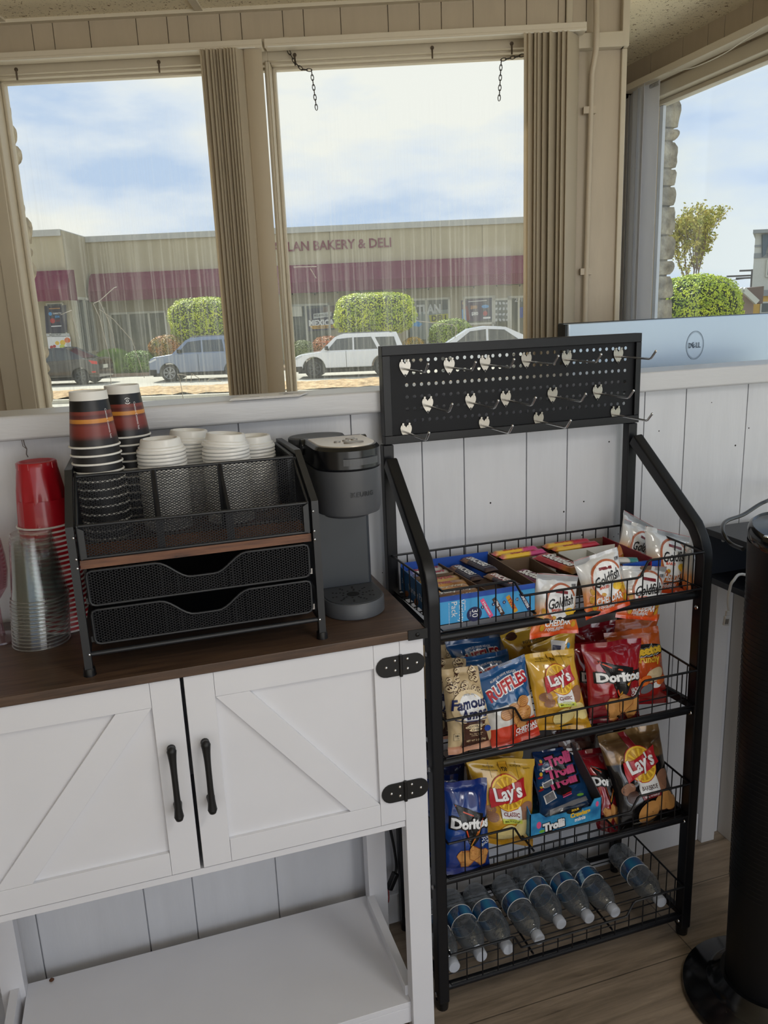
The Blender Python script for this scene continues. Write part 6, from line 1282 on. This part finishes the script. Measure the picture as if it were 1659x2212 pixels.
# letters
lt = mat('maroon_letters', (110, 34, 56), rough=.5)
vs, fs = text2('ATLAN BAKERY & DELI', 0, 0, 1, bold=.02); P0, P1 = BE(845, 524), BE(622, 538); asp = 1
full = (P0.x-P1.x)*glyphs('LAN BAKERY & DELI', .02)[2]/glyphs('ATLAN BAKERY & DELI', .02)[2]
m = MB(TE); hs = (BE(845, 513).z-BE(845, 534).z); zc = BE(845, 523.5).z
ys = [v[1] for v in vs]; k = hs/(max(ys)-min(ys)); m.add([(P0.x-.5*full+v[0]*full, BD-.06, zc+v[1]*k) for v in vs], fs); part(m, 'sign_letters', lt, root, 'maroon shop name letters')
def win(u0, u1, v0, v1, D=BD, mull=(), fr=.12, g_=gls, name='shop_window'):
    a, b = PE(u0, v0, D), PE(u1, v1, D); x0, x1 = a.x, b.x; z1 = a.z; z0 = b.z
    m = MB(TE); m.box((x0, D-.10, z0), (x0+fr, D+.02, z1)); m.box((x1-fr, D-.10, z0), (x1, D+.02, z1)); m.box((x0, D-.10, z1-fr), (x1, D+.02, z1)); m.box((x0, D-.10, z0), (x1, D+.02, z0+fr))
    for t in mull: x = PE(t, (v0+v1)/2, D).x; m.box((x-fr/2, D-.09, z0), (x+fr/2, D+.02, z1))
    w_ = part(m, name, whf, root); m = MB(TE); m.box((x0+.02, D-.035, z0+.02), (x1-.02, D-.015, z1-.02)); part(m, 'pane', g_, w_); return (x0, x1, z0, z1)
win(236, 372, 676, 800, mull=(285, 328)); win(628, 720, 658, 800, mull=(664,)); win(875, 975, 646, 800, mull=(922,)); win(1000, 1070, 641, 700, mull=(1065,)); win(1062, 1105, 645, 760); win(1096, 1150, 640, 760, mull=(1120,))
gl2 = mat('cool_shop_glass', (70, 82, 84), rough=.1, spec=.6)
x0, x1, z0, z1 = win(100, 152, 655, 765, D=DL-.02, fr=.06, g_=gl2)
# diagonal entrance wall with windows between the two fronts
A = Vector((sJ2, DL, 0)); Bq = Vector((sJ, BD, 0)); dv = (Bq-A).normalized(); nn = Vector((dv.y, -dv.x, 0))
m = MB(TE)
for t0, t1, za, zb_ in ((.12, .20, GZ, Zb+.25), (.48, .56, GZ+1.1, Zb+.1), (.83, .90, GZ+1.1, Zb+.1), (.12, .9, Zb+.05, Zb+.2)):
    m.prism([tuple((A+dv*(Bq-A).length*t0)[:2]), tuple((A+dv*(Bq-A).length*t1)[:2]), tuple((A+dv*(Bq-A).length*t1+nn*.12)[:2]), tuple((A+dv*(Bq-A).length*t0+nn*.12)[:2])], (0, 0, za), (1, 0, 0), (0, 1, 0), (0, 0, zb_-za))
part(m, 'window_frame', whf, root)
m = MB(TE); m.prism([tuple((A+dv*(Bq-A).length*t+nn*k)[:2]) for t, k in ((.2, 0), (.83, 0), (.83, .05), (.2, .05))], (0, 0, GZ+1.2), (1, 0, 0), (0, 1, 0), (0, 0, Zb+.05-GZ-1.2)); part(m, 'entrance_glass', gl2, root)
m = MB(TE); dp = [PE(222, 664, BD-.2), PE(228, 700, BD-.2), PE(232, 750, BD-.2)]; X_ = dp[1].x; m.box((X_-.09, BD-.24, GZ+1.0), (X_+.09, BD-.1, dp[0].z)); m.bar((X_, BD-.2, GZ+1.05), (X_-.5, BD-.5, GZ+.5), .16, .14); part(m, 'downpipe', whf, root)
# window graphics
def esf(D): return lambda x, y, e: TE @ Vector((x, D-e*12, y))
def gp(u, v, D): p = PE(u, v, D); return (p.x, p.z)
def poly(px, D): return [gp(u, v, D) for u, v in px]
dW = BD-.06
mat('gGy', (196, 198, 196), rough=.5); mat('gPu', (62, 40, 70), rough=.5); mat('gNv', (40, 42, 66), rough=.5); mat('gYe', (176, 176, 60), rough=.5); mat('gGr', (132, 140, 136), rough=.5)
def ctx(s, u, v, w, D, c, **k): p = gp(u, v, D); wpx = w*D/FPX; return ('t', c, (s, p[0], p[1], wpx), k)
its = [('p', 'gNv', poly([(665, 668), (722, 660), (722, 712), (665, 716)], dW)), ('p', 'pKr', poly([(698, 662), (722, 661), (722, 676), (698, 678)], dW)), ('p', 'gGy', poly([(677, 678), (716, 673), (716, 683), (677, 689)], dW)), ctx('802-899-1540', 696, 681, 34, dW, 'pK', ang=0), ctx('MEXICAN', 700, 697, 64, dW, 'pW', bold=.05, h=.38), ('p', 'pYd', poly([(668, 704), (722, 701), (722, 708), (676, 711)], dW)), ctx('TACOS BURRITOS', 704, 706, 38, dW, 'pK')]
its += [('p', 'gGr', poly([(886, 676), (970, 668), (970, 730), (886, 735)], dW)), ctx('ATLAN', 919, 668, 64, dW, 'gGy', bold=.04, h=.55), ('p', 'gYe', poly([(926, 681), (972, 677), (972, 692), (930, 697)], dW)), ctx('DELI', 948, 687, 30, dW, 'pK', bold=.03), ('p', 'pBl', poly([(888, 694), (897, 690), (912, 700), (906, 706), (890, 704)], dW)), ('p', 'gGy', poly([(890, 681), (897, 676), (904, 689), (890, 691)], dW))]
its += [('p', 'gPu', poly([(996, 649), (1064, 643), (1066, 690), (998, 697)], dW-.15)), ('p', 'gNv', poly([(1042, 645), (1064, 643), (1066, 690), (1042, 692)], dW-.15)), ('p', 'pRd', poly([(1000, 665), (1010, 660), (1016, 690), (1006, 695)], dW-.16)), ('p', 'pBl', poly([(998, 668), (1006, 668), (1008, 694), (999, 695)], dW-.16)), ('p', 'pT', ell(*gp(1002, 655, dW), .09, .11)), ('p', 'pW', poly([(1012, 651), (1052, 648), (1052, 649.5), (1012, 652.5)], dW-.16)), ctx('$80', 1024, 664, 14, dW-.16, 'pT', bold=.03), ctx('$80', 1026, 678, 14, dW-.16, 'pW', bold=.03), ('p', 'pBl', ell(*gp(1048, 662, dW), .22, .1)), ('p', 'pR', ell(*gp(1048, 677, dW), .13, .15)), ('p', 'pW', poly([(1044, 685), (1060, 684), (1060, 688), (1044, 689)], dW-.16)), ctx('291', 1120, 647, 16, dW, 'gGy', bold=.03), ('p', 'pB', poly([(1122, 664), (1130, 663), (1130, 686), (1122, 687)], dW-.1))]
for k in range(16): its.append(('p', 'gGy', ell(*gp(1072+(k % 4)*8, 655+(k//4)*12, dW), .07, .10, k*30, n=7)))
flat('x', its, esf(dW), root, base=.002, step=9, seg_name='window_lettering')
dL = DL-.10
its = [('p', 'gNv', poly([(96, 661), (143, 659), (146, 718), (100, 720)], dL)), ('p', 'pT', poly([(106, 666), (130, 665), (130, 667), (106, 668)], dL)), ('p', 'pBl', ell(*gp(109, 678, dL), .1, .1)), ctx('DIRECTV', 124, 677, 18, dL, 'pW'), ctx('$56', 124, 684, 10, dL, 'pBl', bold=.03), ('p', 'pR', ell(*gp(114, 693, dL), .14, .14)), ctx('$47', 126, 693, 9, dL, 'pRd', bold=.03), ('p', 'pW', poly([(111, 704), (133, 703), (133, 705), (111, 706)], dL)), ('p', 'gGy', poly([(100, 721), (150, 720), (151, 726), (101, 727)], dL)), ctx('FRESH FRUIT', 120, 723.5, 26, dL, 'pK'), ('p', 'pW', poly([(102, 728), (152, 727), (155, 755), (106, 758)], dL))]
for u, v, r, c in ((112, 750, .10, 'pR'), (118, 748, .09, 'pR'), (124, 741, .12, 'pY'), (136, 740, .16, 'pY'), (146, 735, .17, 'pO'), (135, 749, .15, 'pLm'), (148, 744, .12, 'gGy'), (150, 750, .10, 'gGy')): its.append(('p', c, ell(*gp(u, v, dL), r, r*.9)))
its = [i for i in its]
flat('x', its, esf(dL), root, base=.002, step=9, seg_name='poster_lettering')
# string lights cable under the awning
m = MB(TE); pts = []
for k in range(60): t = k/59; s = -12+20*t; pts.append((s, BD-.3, Zb+.05-.10*abs(math.sin(t*22)))); 
m.tube(pts, .015, 4)
for k in range(0, 60, 4): p = pts[k]; m.lathe([(0, -.14), (.05, -.10), (.03, -.02), (0, 0)], p, seg=6)
part(m, 'string_lights', MC['black_plastic'], root)
m = MB(TE); a = PE(632, 664, BD-.3); m.box((a.x-.1, BD-.45, a.z-.55), (a.x+.55, BD-.05, a.z+.05)); ac = part(m, 'air_conditioner', whf, root, bevel=.02)
# far side garage / yellow block, house, pole
root = thing('apartment_building', TE @ Vector((26, 62, GZ)), 'tall pale grey apartment building with a yellow lower storey far right', 'building')
FD = 62
a = PE(1632, 505, FD); yz = PE(1640, 640, FD).z; wz = PE(1640, 630, FD).z
m = MB(TE); m.prism([(a.x, FD), (a.x+14, FD), (a.x+14, FD+10), (a.x+4.6, FD+10)], (0, 0, wz), (1, 0, 0), (0, 1, 0), (0, 0, a.z-wz)); part(m, 'upper_wall', mat('pale_siding', (206, 204, 192), rough=.9, var=.03), root)
b = PE(1624, 640, FD); m = MB(TE); m.prism([(b.x, FD-.1), (b.x+15, FD-.1), (b.x+15, FD+10), (b.x+4.6, FD+10)], (0, 0, GZ), (1, 0, 0), (0, 1, 0), (0, 0, yz-GZ)); part(m, 'lower_wall', mat('yellow_stucco', (222, 178, 88), rough=.9, var=.04), root)
m = MB(TE); m.box((b.x-.1, FD-.3, yz), (b.x+15, FD+.3, wz+.1)); m.prism([(a.x-.4, FD-.5), (a.x+15, FD-.5), (a.x+15, FD+10), (a.x+4.4, FD+10)], (0, 0, a.z), (1, 0, 0), (0, 1, 0), (0, 0, .25)); z = PE(1640, 547, FD).z; m.box((a.x-.02, FD-.06, z-.35), (a.x+14, FD, z)); z = PE(1640, 529, FD).z; m.box((a.x-.02, FD-.06, z-.15), (a.x+14, FD, z)); part(m, 'trim_band', mat('grey_band', (150, 152, 150), rough=.8), root)
for (u0, v0, u1, v1) in ((1655, 561, 1690, 597), (1641, 652, 1690, 676)):
    p, q = PE(u0, v0, FD), PE(u1, v1, FD); m = MB(TE); m.box((p.x, FD-.16, q.z), (q.x, FD-.02, p.z)); w_ = part(m, 'window', whf, root); m = MB(TE); m.box((p.x+.12, FD-.18, q.z+.12), (q.x-.1, FD-.15, p.z-.12)); part(m, 'pane', gl2, w_)
m = MB(TE); 
for k in range(3): p = PE(1645+k*14, 507, FD); m.prism([(0, 0), (.5, 0), (.35, -1.4), (.12, -1.6)], (p.x, FD-.2, p.z), (1, 0, 0), (0, 0, 1), (0, .2, 0))
part(m, 'gable_bracket', mat('slate_bracket', (96, 108, 116), rough=.8), root)
root = thing('house', TE @ Vector((24, 60, GZ)), 'low brown gabled house between the round hedge and the yellow building', 'building')
HD = 58; p, q, t_ = PE(1592, 640, HD), PE(1628, 655, HD), PE(1601, 627, HD)
m = MB(TE); m.prism([(p.x-1.5, GZ), (q.x, GZ), (q.x, q.z), (t_.x, t_.z), (p.x-1.5, p.z-.5)], (0, HD, 0), (1, 0, 0), (0, 0, 1), (0, 6, 0)); part(m, 'wall', mat('brown_siding', (150, 128, 114), rough=.9), root)
m = MB(TE); m.bar((t_.x, HD-.3, t_.z+.05), (q.x+.1, HD-.3, q.z+.05), .3, .35); m.bar((t_.x, HD-.3, t_.z+.05), (p.x-1.5, HD-.3, p.z-.45), .3, .35); part(m, 'gable_board', whf, root)
m = MB(TE); k2 = PE(1622, 619, HD); m.prism([(t_.x, t_.z+.1), (k2.x+1, k2.z), (k2.x+1, k2.z-1.2), (q.x, q.z+.1)], (0, HD+.2, 0), (1, 0, 0), (0, 0, 1), (0, 5, 0)); part(m, 'roof', mat('brown_shingle', (116, 98, 88), rough=.95), root)
m = MB(TE); UD = 80; p, q = PE(1617, 700, UD), PE(1617, 582, UD); m.cyl((p.x, UD, GZ), (p.x, UD, q.z), .13, .1, seg=8)
for v, w_ in ((584, 1.2), (595, 2.4), (600, 1.5)): zz = PE(1624, v, UD).z; m.box((p.x-w_, UD-.08, zz-.08), (p.x+w_*.5, UD+.08, zz+.08))
m.cyl((p.x+.4, UD, PE(1624, 612, UD).z), (p.x+.4, UD, PE(1624, 602, UD).z), .3, seg=10)
tag(m.build('utility_pole', mat('dark_pole_wood', (84, 84, 86), rough=.9)), 'wooden utility pole with crossarms far behind beside the grey building', 'pole')
m = MB(TE); m.tube([(p.x-9, UD, PE(1600, 618, UD).z), (p.x, UD, PE(1624, 600, UD).z)], .03, 4); tag(m.build('overhead_wire', mat('wire_black', (60, 60, 64), rough=.8)), 'thin overhead wire running left from the utility pole', 'wire')

# ---------------------------------------------------------------- shrubs
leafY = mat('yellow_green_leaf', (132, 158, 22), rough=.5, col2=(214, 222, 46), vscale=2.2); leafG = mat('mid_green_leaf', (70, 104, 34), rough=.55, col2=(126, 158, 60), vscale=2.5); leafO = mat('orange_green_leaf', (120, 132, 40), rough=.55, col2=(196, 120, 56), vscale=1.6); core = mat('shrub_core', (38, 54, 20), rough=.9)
def shrub(name, cs, cD, z0, w, d, h, lab, lm=leafY, n=5200, ls=.10, p=3.2, grp='shrubs across the street', seed=0, spiky=0):
    rn = random.Random(seed+int(abs(cs*10))); root = thing(name, TE @ Vector((cs, cD, z0)), lab, 'shrub', grp)
    def sp(u, v):   # superellipsoid
        x, y, z = math.cos(v)*math.cos(u), math.cos(v)*math.sin(u), math.sin(v); k = (abs(x)**p+abs(y)**p+abs(z)**p)**(-1/p); return Vector((x*k, y*k, z*k))
    def wob(q): return 1+.07*noise.noise(q*1.8+Vector((seed, 0, 0)))+.04*noise.noise(q*5)
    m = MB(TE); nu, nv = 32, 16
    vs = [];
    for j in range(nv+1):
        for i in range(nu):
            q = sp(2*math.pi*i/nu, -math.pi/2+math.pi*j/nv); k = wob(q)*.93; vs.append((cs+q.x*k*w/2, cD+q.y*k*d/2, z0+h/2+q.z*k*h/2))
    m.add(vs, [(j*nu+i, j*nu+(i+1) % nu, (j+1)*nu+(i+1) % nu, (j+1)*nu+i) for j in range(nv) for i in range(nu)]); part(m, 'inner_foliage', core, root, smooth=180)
    m = MB(TE); vs = []; fs = []
    for i in range(int(n*1.9)):
        a = rn.uniform(0, 2*math.pi); s_ = rn.uniform(-.95, 1); q = sp(a, math.asin(s_))
        if q.y > .5 and rn.random() < .6: continue
        k = wob(q)*rn.uniform(.95, 1.05); c = Vector((cs+q.x*k*w/2, cD+q.y*k*d/2, z0+h/2+q.z*k*h/2)); nn = Vector((q.x+rn.uniform(-.9, .9), q.y+rn.uniform(-.9, .9), q.z+rn.uniform(-.6, 1.0))).normalized()
        t = nn.cross(Vector((rn.uniform(-1, 1), rn.uniform(-1, 1), rn.uniform(-1, 1)))).normalized()*ls*.62*rn.uniform(.6, 1.2); b = nn.cross(t)*(.5 if not spiky else .12); t = t*(1+spiky)
        if spiky: t = (Vector((rn.uniform(-.5, .5), -.3, 1)).normalized())*ls*2.4; b = Vector((1, 0, 0))*ls*.12
        k0 = len(vs); vs += [c-t, c+b, c+t, c-b]; fs.append((k0, k0+1, k0+2, k0+3))
    m.add(vs, fs); part(m, 'leaves', lm, root)
    return root
def sh(uc, vt, vb, wpx, D, lab, h=None, **k):
    t = PE(uc, vt, D); b = PE(uc, vb, D); wd = wpx*D/FPX*1.0; shrub('clipped_shrub', t.x, D, b.z if h is None else t.z-h, wd, wd*.85 if wd > 1.2 else wd, t.z-b.z if h is None else h, lab, **k)
sh(440, 645, 742, 140, 42.8, 'large clipped yellow-green shrub behind the grey car', seed=1)
sh(808, 634, 722, 162, 42.8, 'large clipped yellow-green shrub behind the white car', seed=2, n=6500)
sh(973, 690, 760, 92, 42.6, 'smaller rounded shrub between the deli window and the third car', seed=3, lm=mat('fresh_green_leaf', (96, 124, 24), rough=.5, col2=(160, 180, 50), vscale=2.4), p=2.4, n=4200, ls=.08)
sh(362, 725, 775, 80, 40.9+.9, 'low orange-tipped shrub between the big shrub and the long grass', seed=4, lm=leafO, p=2.2, n=3000, ls=.09)
sh(705, 727, 780, 66, 42.0, 'low orange-brown shrub in front of the taqueria window', seed=5, lm=mat('rusty_leaf', (150, 110, 50), rough=.55, col2=(200, 110, 60), vscale=2), p=2.2, n=2600, ls=.09)
sh(652, 736, 790, 56, 41.8, 'dull green low shrub beside the window mullion', seed=6, lm=mat('dull_green_leaf', (86, 104, 54), rough=.6, col2=(128, 140, 76), vscale=2.4), p=2.2, n=2400, ls=.09)
sh(893, 729, 775, 46, 42.0, 'small marigold patch behind the white car', seed=7, lm=mat('marigold', (120, 120, 40), rough=.5, col2=(226, 170, 40), vscale=3), p=2.2, n=1800, ls=.08)
sh(245, 762, 812, 74, 41.6, 'tuft of long green grass behind the black car', seed=8, lm=leafG, p=2.2, n=3200, ls=.11, spiky=1)
sh(302, 758, 812, 76, 41.5, 'loose green shrub beside the tuft of long grass', seed=9, lm=leafG, p=2.2, n=3600, ls=.09)
sh(1500, 596, 700, 186, 36, 'big round yellow-green hedge seen through the side window', seed=10, n=8000, p=2.5, h=3.0)
# thin tree behind the hedge
rn = random.Random(5); TD = 41; tb_ = PE(1490, 680, TD)
root = thing('young_tree', TE @ Vector((tb_.x, TD, GZ)), 'sparse young tree with thin branches rising behind the round hedge', 'tree')
m = MB(TE); lf = MB(TE); lv = []; lfs = []
def grow(p, d, L, r, dep):
    q = p+d*L; m.tube([p, q], [r, r*.7], 5)
    if dep >= 2:
        for k in range(8+dep*6):
            c = p.lerp(q, rn.uniform(.2, 1))+Vector((rn.uniform(-.14, .14), rn.uniform(-.14, .14), rn.uniform(-.14, .14))); t = Vector((rn.uniform(-1, 1), rn.uniform(-1, 1), rn.uniform(-1, 1))).normalized()*rn.uniform(.05, .11); b = t.cross(Vector((rn.uniform(-1, 1), rn.uniform(-1, 1), .3))).normalized()*.045
            k0 = len(lv); lv.extend([c-t, c+b, c+t, c-b]); lfs.append((k0, k0+1, k0+2, k0+3))
    if dep < 4:
        for k in range(3 if dep else 5): grow(q, (d+Vector((rn.uniform(-.75, .75), rn.uniform(-.6, .6), rn.uniform(-.15, .45)))).normalized(), L*rn.uniform(.60, .82), r*.6, dep+1)
grow(Vector((tb_.x, TD, GZ)), Vector((0, 0, 1)), 2.3, .09, 0)
part(m, 'branches', mat('thin_bark', (130, 110, 90), rough=.9), root); lf.add(lv, lfs); part(lf, 'leaves', mat('olive_leaf', (150, 156, 60), rough=.6, col2=(210, 190, 90), vscale=3), root)

# ---------------------------------------------------------------- cars
tyre = mat('tyre_rubber', (24, 24, 26), rough=.8); rimm = mat('alloy_rim', (150, 152, 156), rough=.35, metal=.7); dglass = mat('tinted_car_glass', (40, 48, 50), rough=.06, spec=.8, coat=.6)
def car(name, label, s0, D, L, Hh, Wc, paintm, low, cab, wins, wheels, wr, dirn=1, rimcol=None, extra=None, rail=False):
    """side outlines are in fractions of length and height, nose at 0; dirn=1: nose towards -s"""
    root = thing(name, TE @ Vector((s0+L/2, D+Wc/2, GZ)), label, 'car', 'cars parked along the far kerb')
    fx_ = (lambda t: s0+t*L) if dirn > 0 else (lambda t: s0+(1-t)*L); zf = lambda h: GZ+h*Hh
    def side(mb, pts, y0, y1, inset=0):
        P = [(fx_(a), zf(b)) for a, b in pts]; mb.prism(P, (0, y0, 0), (1, 0, 0), (0, 0, 1), (0, y1-y0, 0))
    out = []
    for a, b in low: out.append((a, b))
    bot = []
    for wc in wheels:   # wheel arches cut in the sill line
        for k in range(11): t = math.pi*k/10; bot.append((wc+(-math.cos(t))*wr*1.16/L, (wr+math.sin(t)*wr*1.16)/Hh))
    z_s = .19
    bot = [(a, max(b, z_s)) for a, b in bot]
    full = out+[(.985, z_s)]+bot[::-1]+[(.012, z_s)]
    m = MB(TE); side(m, full, D, D+Wc); b = part(m, 'body', paintm, root, bevel=.05)
    m = MB(TE); n = len(cab); ins = Wc*.10; vs = []
    zlow = min(q[1] for q in cab)
    for y, sg in ((D, 1), (D+Wc, -1)):
        for a, h in cab: f = (h-zlow)/(max(q[1] for q in cab)-zlow); vs.append((fx_(a), y+sg*(.03+ins*f), zf(h)))
    m.add(vs, [tuple(range(n)), tuple(range(n, 2*n))[::-1]]+[(i, (i+1) % n, n+(i+1) % n, n+i) for i in range(n)]); cb = part(m, 'cabin', paintm, root, bevel=.035)
    top = max(q[1] for q in cab)
    for w in wins:
        m = MB(TE); k = len(w); vs = []
        for a, h in w: f = (h-zlow)/(top-zlow); vs.append((fx_(a), D+.03+ins*f-.012, zf(h)))
        vs += [(p[0], p[1]+.03, p[2]) for p in vs]; m.add(vs, [tuple(range(k)), tuple(range(k, 2*k))[::-1]]+[(i, (i+1) % k, k+(i+1) % k, k+i) for i in range(k)]); part(m, 'side_window', dglass, cb)
    for wc in wheels:
        for y in (D+.04, D+Wc-.24):
            m = MB(TE); x = fx_(wc); m.cyl((x, y, GZ+wr), (x, y+.2, GZ+wr), wr, seg=32); wh = part(m, 'wheel', tyre, root, bevel=.025)
            m = MB(TE); m.tube([(x+wr*.66*math.cos(t), y-.006, GZ+wr+wr*.66*math.sin(t)) for t in [q*math.pi/14 for q in range(28)]], wr*.045, 6, closed=True)
            for q in range(7):
                t = q*2*math.pi/7+.3
                for dt in (-.12, .12): m.bar((x+wr*.1*math.cos(t), y-.008, GZ+wr+wr*.1*math.sin(t)), (x+wr*.64*math.cos(t+dt), y-.008, GZ+wr+wr*.64*math.sin(t+dt)), wr*.07, .02, up=(0, 1, 0))
            m.cyl((x, y-.012, GZ+wr), (x, y+.02, GZ+wr), wr*.14, seg=12); part(m, 'rim', rimcol or rimm, wh)
    m = MB(TE); m.box((fx_(.03), D+.03, GZ+.13*Hh), (fx_(.97), D+Wc-.03, GZ+.20*Hh)); part(m, 'sill', tyre, root)
    m = MB(TE)
    for a, bb in ((.34, .70), (.53, .72)): m.box((fx_(a)-.07, D-.02, zf(.545)), (fx_(a)+.07, D+.02, zf(.565)))
    part(m, 'door_handle', paintm, b)
    m = MB(TE)
    for a in (.47,): m.box((fx_(a)-.008, D-.003, zf(.24)), (fx_(a)+.008, D+.02, zf(.62)))
    part(m, 'door_gap', tyre, b)
    if rail: m = MB(TE); m.tube([(fx_(.40), D+.26, zf(1.0)), (fx_(.44), D+.26, zf(1.03)), (fx_(.86), D+.26, zf(1.03)), (fx_(.90), D+.26, zf(.99))], .025, 6); part(m, 'roof_rail', mat('grey_roof_rail', (110, 112, 116), rough=.4), root)
    if extra: extra(root, b, cb, fx_, zf, D, Wc)
    return root
suvlow = [(0.0, .22), (.0, .44), (.012, .54), (.05, .585), (.20, .63), (.235, .645), (.97, .66), (.99, .60), (1.0, .45), (1.0, .22)]
def suv_extra(root, b, cb, fx_, zf, D, Wc):
    m = MB(TE); m.box((fx_(.30)-.09, D-.14, zf(.66)), (fx_(.30)+.06, D+.02, zf(.75))); part(m, 'wing_mirror', tyre, root, bevel=.03)
    m = MB(TE); m.prism([(fx_(.0), zf(.49)), (fx_(.07), zf(.56)), (fx_(.075), zf(.52)), (fx_(.01), zf(.45))], (0, D-.01, 0), (1, 0, 0), (0, 0, 1), (0, .1, 0)); part(m, 'headlight', mat('headlight_lens', (196, 200, 204), rough=.1), b)
    m = MB(TE); m.box((fx_(.0)-.04, D-.01, zf(.17)), (fx_(.07), D+Wc, zf(.30))); part(m, 'front_bumper', tyre, b, bevel=.03)
Dg = 35.4; a = PE(323, 800, Dg); top = PE(430, 729, Dg)
car('parked_suv', 'blue-grey sport utility vehicle parked facing left behind the window mullion', a.x, Dg, 4.75, top.z-GZ+.0, 1.85, mat('blue_grey_car_paint', (120, 134, 158), rough=.22, coat=.8, metal=.3), suvlow,
    [(.235, .64), (.36, .93), (.41, .985), (.60, 1.0), (.88, .985), (.965, .66)], [[(.285, .665), (.375, .905), (.50, .935), (.505, .665)], [(.52, .665), (.515, .935), (.70, .935), (.72, .665)], [(.74, .665), (.72, .93), (.86, .915), (.90, .70)]], (.185, .80), .385, extra=suv_extra, rail=True)
D4 = 33.9; a = PE(637, 800, D4); tp4 = PE(760, 722, D4)
wpaint = mat('white_car_paint', (226, 228, 232), rough=.2, coat=.8)
car('parked_suv', 'white boxy sport utility vehicle parked facing left behind the pegboard', a.x, D4, 4.72, tp4.z-GZ, 1.85, wpaint, [(0.0, .24), (.0, .42), (.01, .52), (.06, .575), (.24, .625), (.97, .64), (.985, .56), (1.0, .5), (1.0, .24)],
    [(.245, .62), (.375, .93), (.43, .985), (.60, 1.0), (.92, .985), (.975, .64)], [[(.30, .645), (.39, .90), (.53, .925), (.53, .645)], [(.545, .645), (.545, .925), (.70, .925), (.755, .645)], [(.78, .68), (.735, .915), (.905, .91), (.93, .68)]], (.175, .80), .42, rimcol=mat('dark_alloy', (74, 76, 80), rough=.4, metal=.5), extra=suv_extra, rail=True)
Dl = 35.6; rr = PE(213, 800, Dl)
def sed_extra(root, b, cb, fx_, zf, D, Wc):
    m = MB(TE); m.prism([(fx_(.90), zf(.66)), (fx_(.985), zf(.62)), (fx_(.985), zf(.54)), (fx_(.93), zf(.56))], (0, D-.015, 0), (1, 0, 0), (0, 0, 1), (0, .3, 0)); part(m, 'tail_light', mat('red_lens', (190, 30, 28), rough=.15), b, 'red tail light')
    m = MB(TE); m.box((fx_(.99), D+.5, zf(.42)), (fx_(1.0)+.02, D+1.0, zf(.52))); part(m, 'number_plate', whf, b)
    m = MB(TE); m.box((fx_(.92), D-.01, zf(.32)), (fx_(.96), D+.02, zf(.36))); part(m, 'reflector', MC['red_lens'], b)
car('parked_sedan', 'black sedan seen from its right rear corner at the far left, red tail light', rr.x-4.5, Dl, 4.55, PE(120, 753, Dl).z-GZ, 1.8, mat('black_car_paint', (22, 24, 34), rough=.12, coat=1.0), [(0, .2), (0, .42), (.05, .55), (.25, .64), (.80, .70), (.93, .70), (.985, .66), (1.0, .5), (.99, .2)],
    [(.27, .64), (.42, .95), (.55, 1.0), (.66, .98), (.84, .71)], [[(.33, .67), (.43, .92), (.55, .95), (.55, .67)], [(.57, .67), (.57, .95), (.66, .92), (.76, .70)]], (.185, .80), .36, rimcol=MC['dark_alloy'], extra=sed_extra)
D3 = 33.2; a = PE(960, 740, D3); t3 = PE(1060, 706, D3)
car('parked_sedan', 'white sedan roof and side windows just above the pegboard at the right', PE(915, 740, D3).x, D3, 4.7, t3.z-GZ, 1.8, mat('white_sedan_paint', (214, 218, 224), rough=.2, coat=.8), [(0, .2), (0, .45), (.05, .58), (.22, .68), (.85, .72), (.98, .66), (1, .5), (.99, .2)],
    [(.22, .67), (.40, .95), (.55, 1.0), (.72, .97), (.93, .72)], [[(.29, .70), (.41, .92), (.55, .955), (.55, .70)], [(.57, .70), (.57, .955), (.71, .93), (.83, .72)]], (.185, .80), .36)

# pale scratches on the street window glass
scr = mat('pale_glass_scratch', (236, 234, 226), rough=.6); m = MB(TE); Dg_ = DW+.043
for pts in ([(203, 655), (215, 650), (246, 622), (252, 620)], [(214, 649), (232, 687), (244, 720), (250, 760)], [(201, 655), (214, 683), (236, 768), (240, 830)], [(214, 668), (245, 690), (285, 735), (312, 816)], [(131, 680), (155, 670), (158, 690), (172, 733)],
            [(383, 808), (388, 815), (396, 862)], [(383, 808), (403, 811), (402, 826)], [(414, 807), (430, 817), (431, 825)], [(414, 807), (412, 826)], [(448, 825), (452, 819), (464, 817), (478, 824)], [(898, 693), (940, 698), (980, 702), (985, 710), (983, 730)], [(634, 577), (684, 576)], [(670, 580), (683, 601)]):
    m.tube([PE(u, v, Dg_) for u, v in pts], .0011, 4)
tag(m.build('glass_scratches', scr), 'pale scratches and dried streak marks on the street window glass', 'scratches')
for o in list(S.objects):
    if '_m' in o: del o['_m']
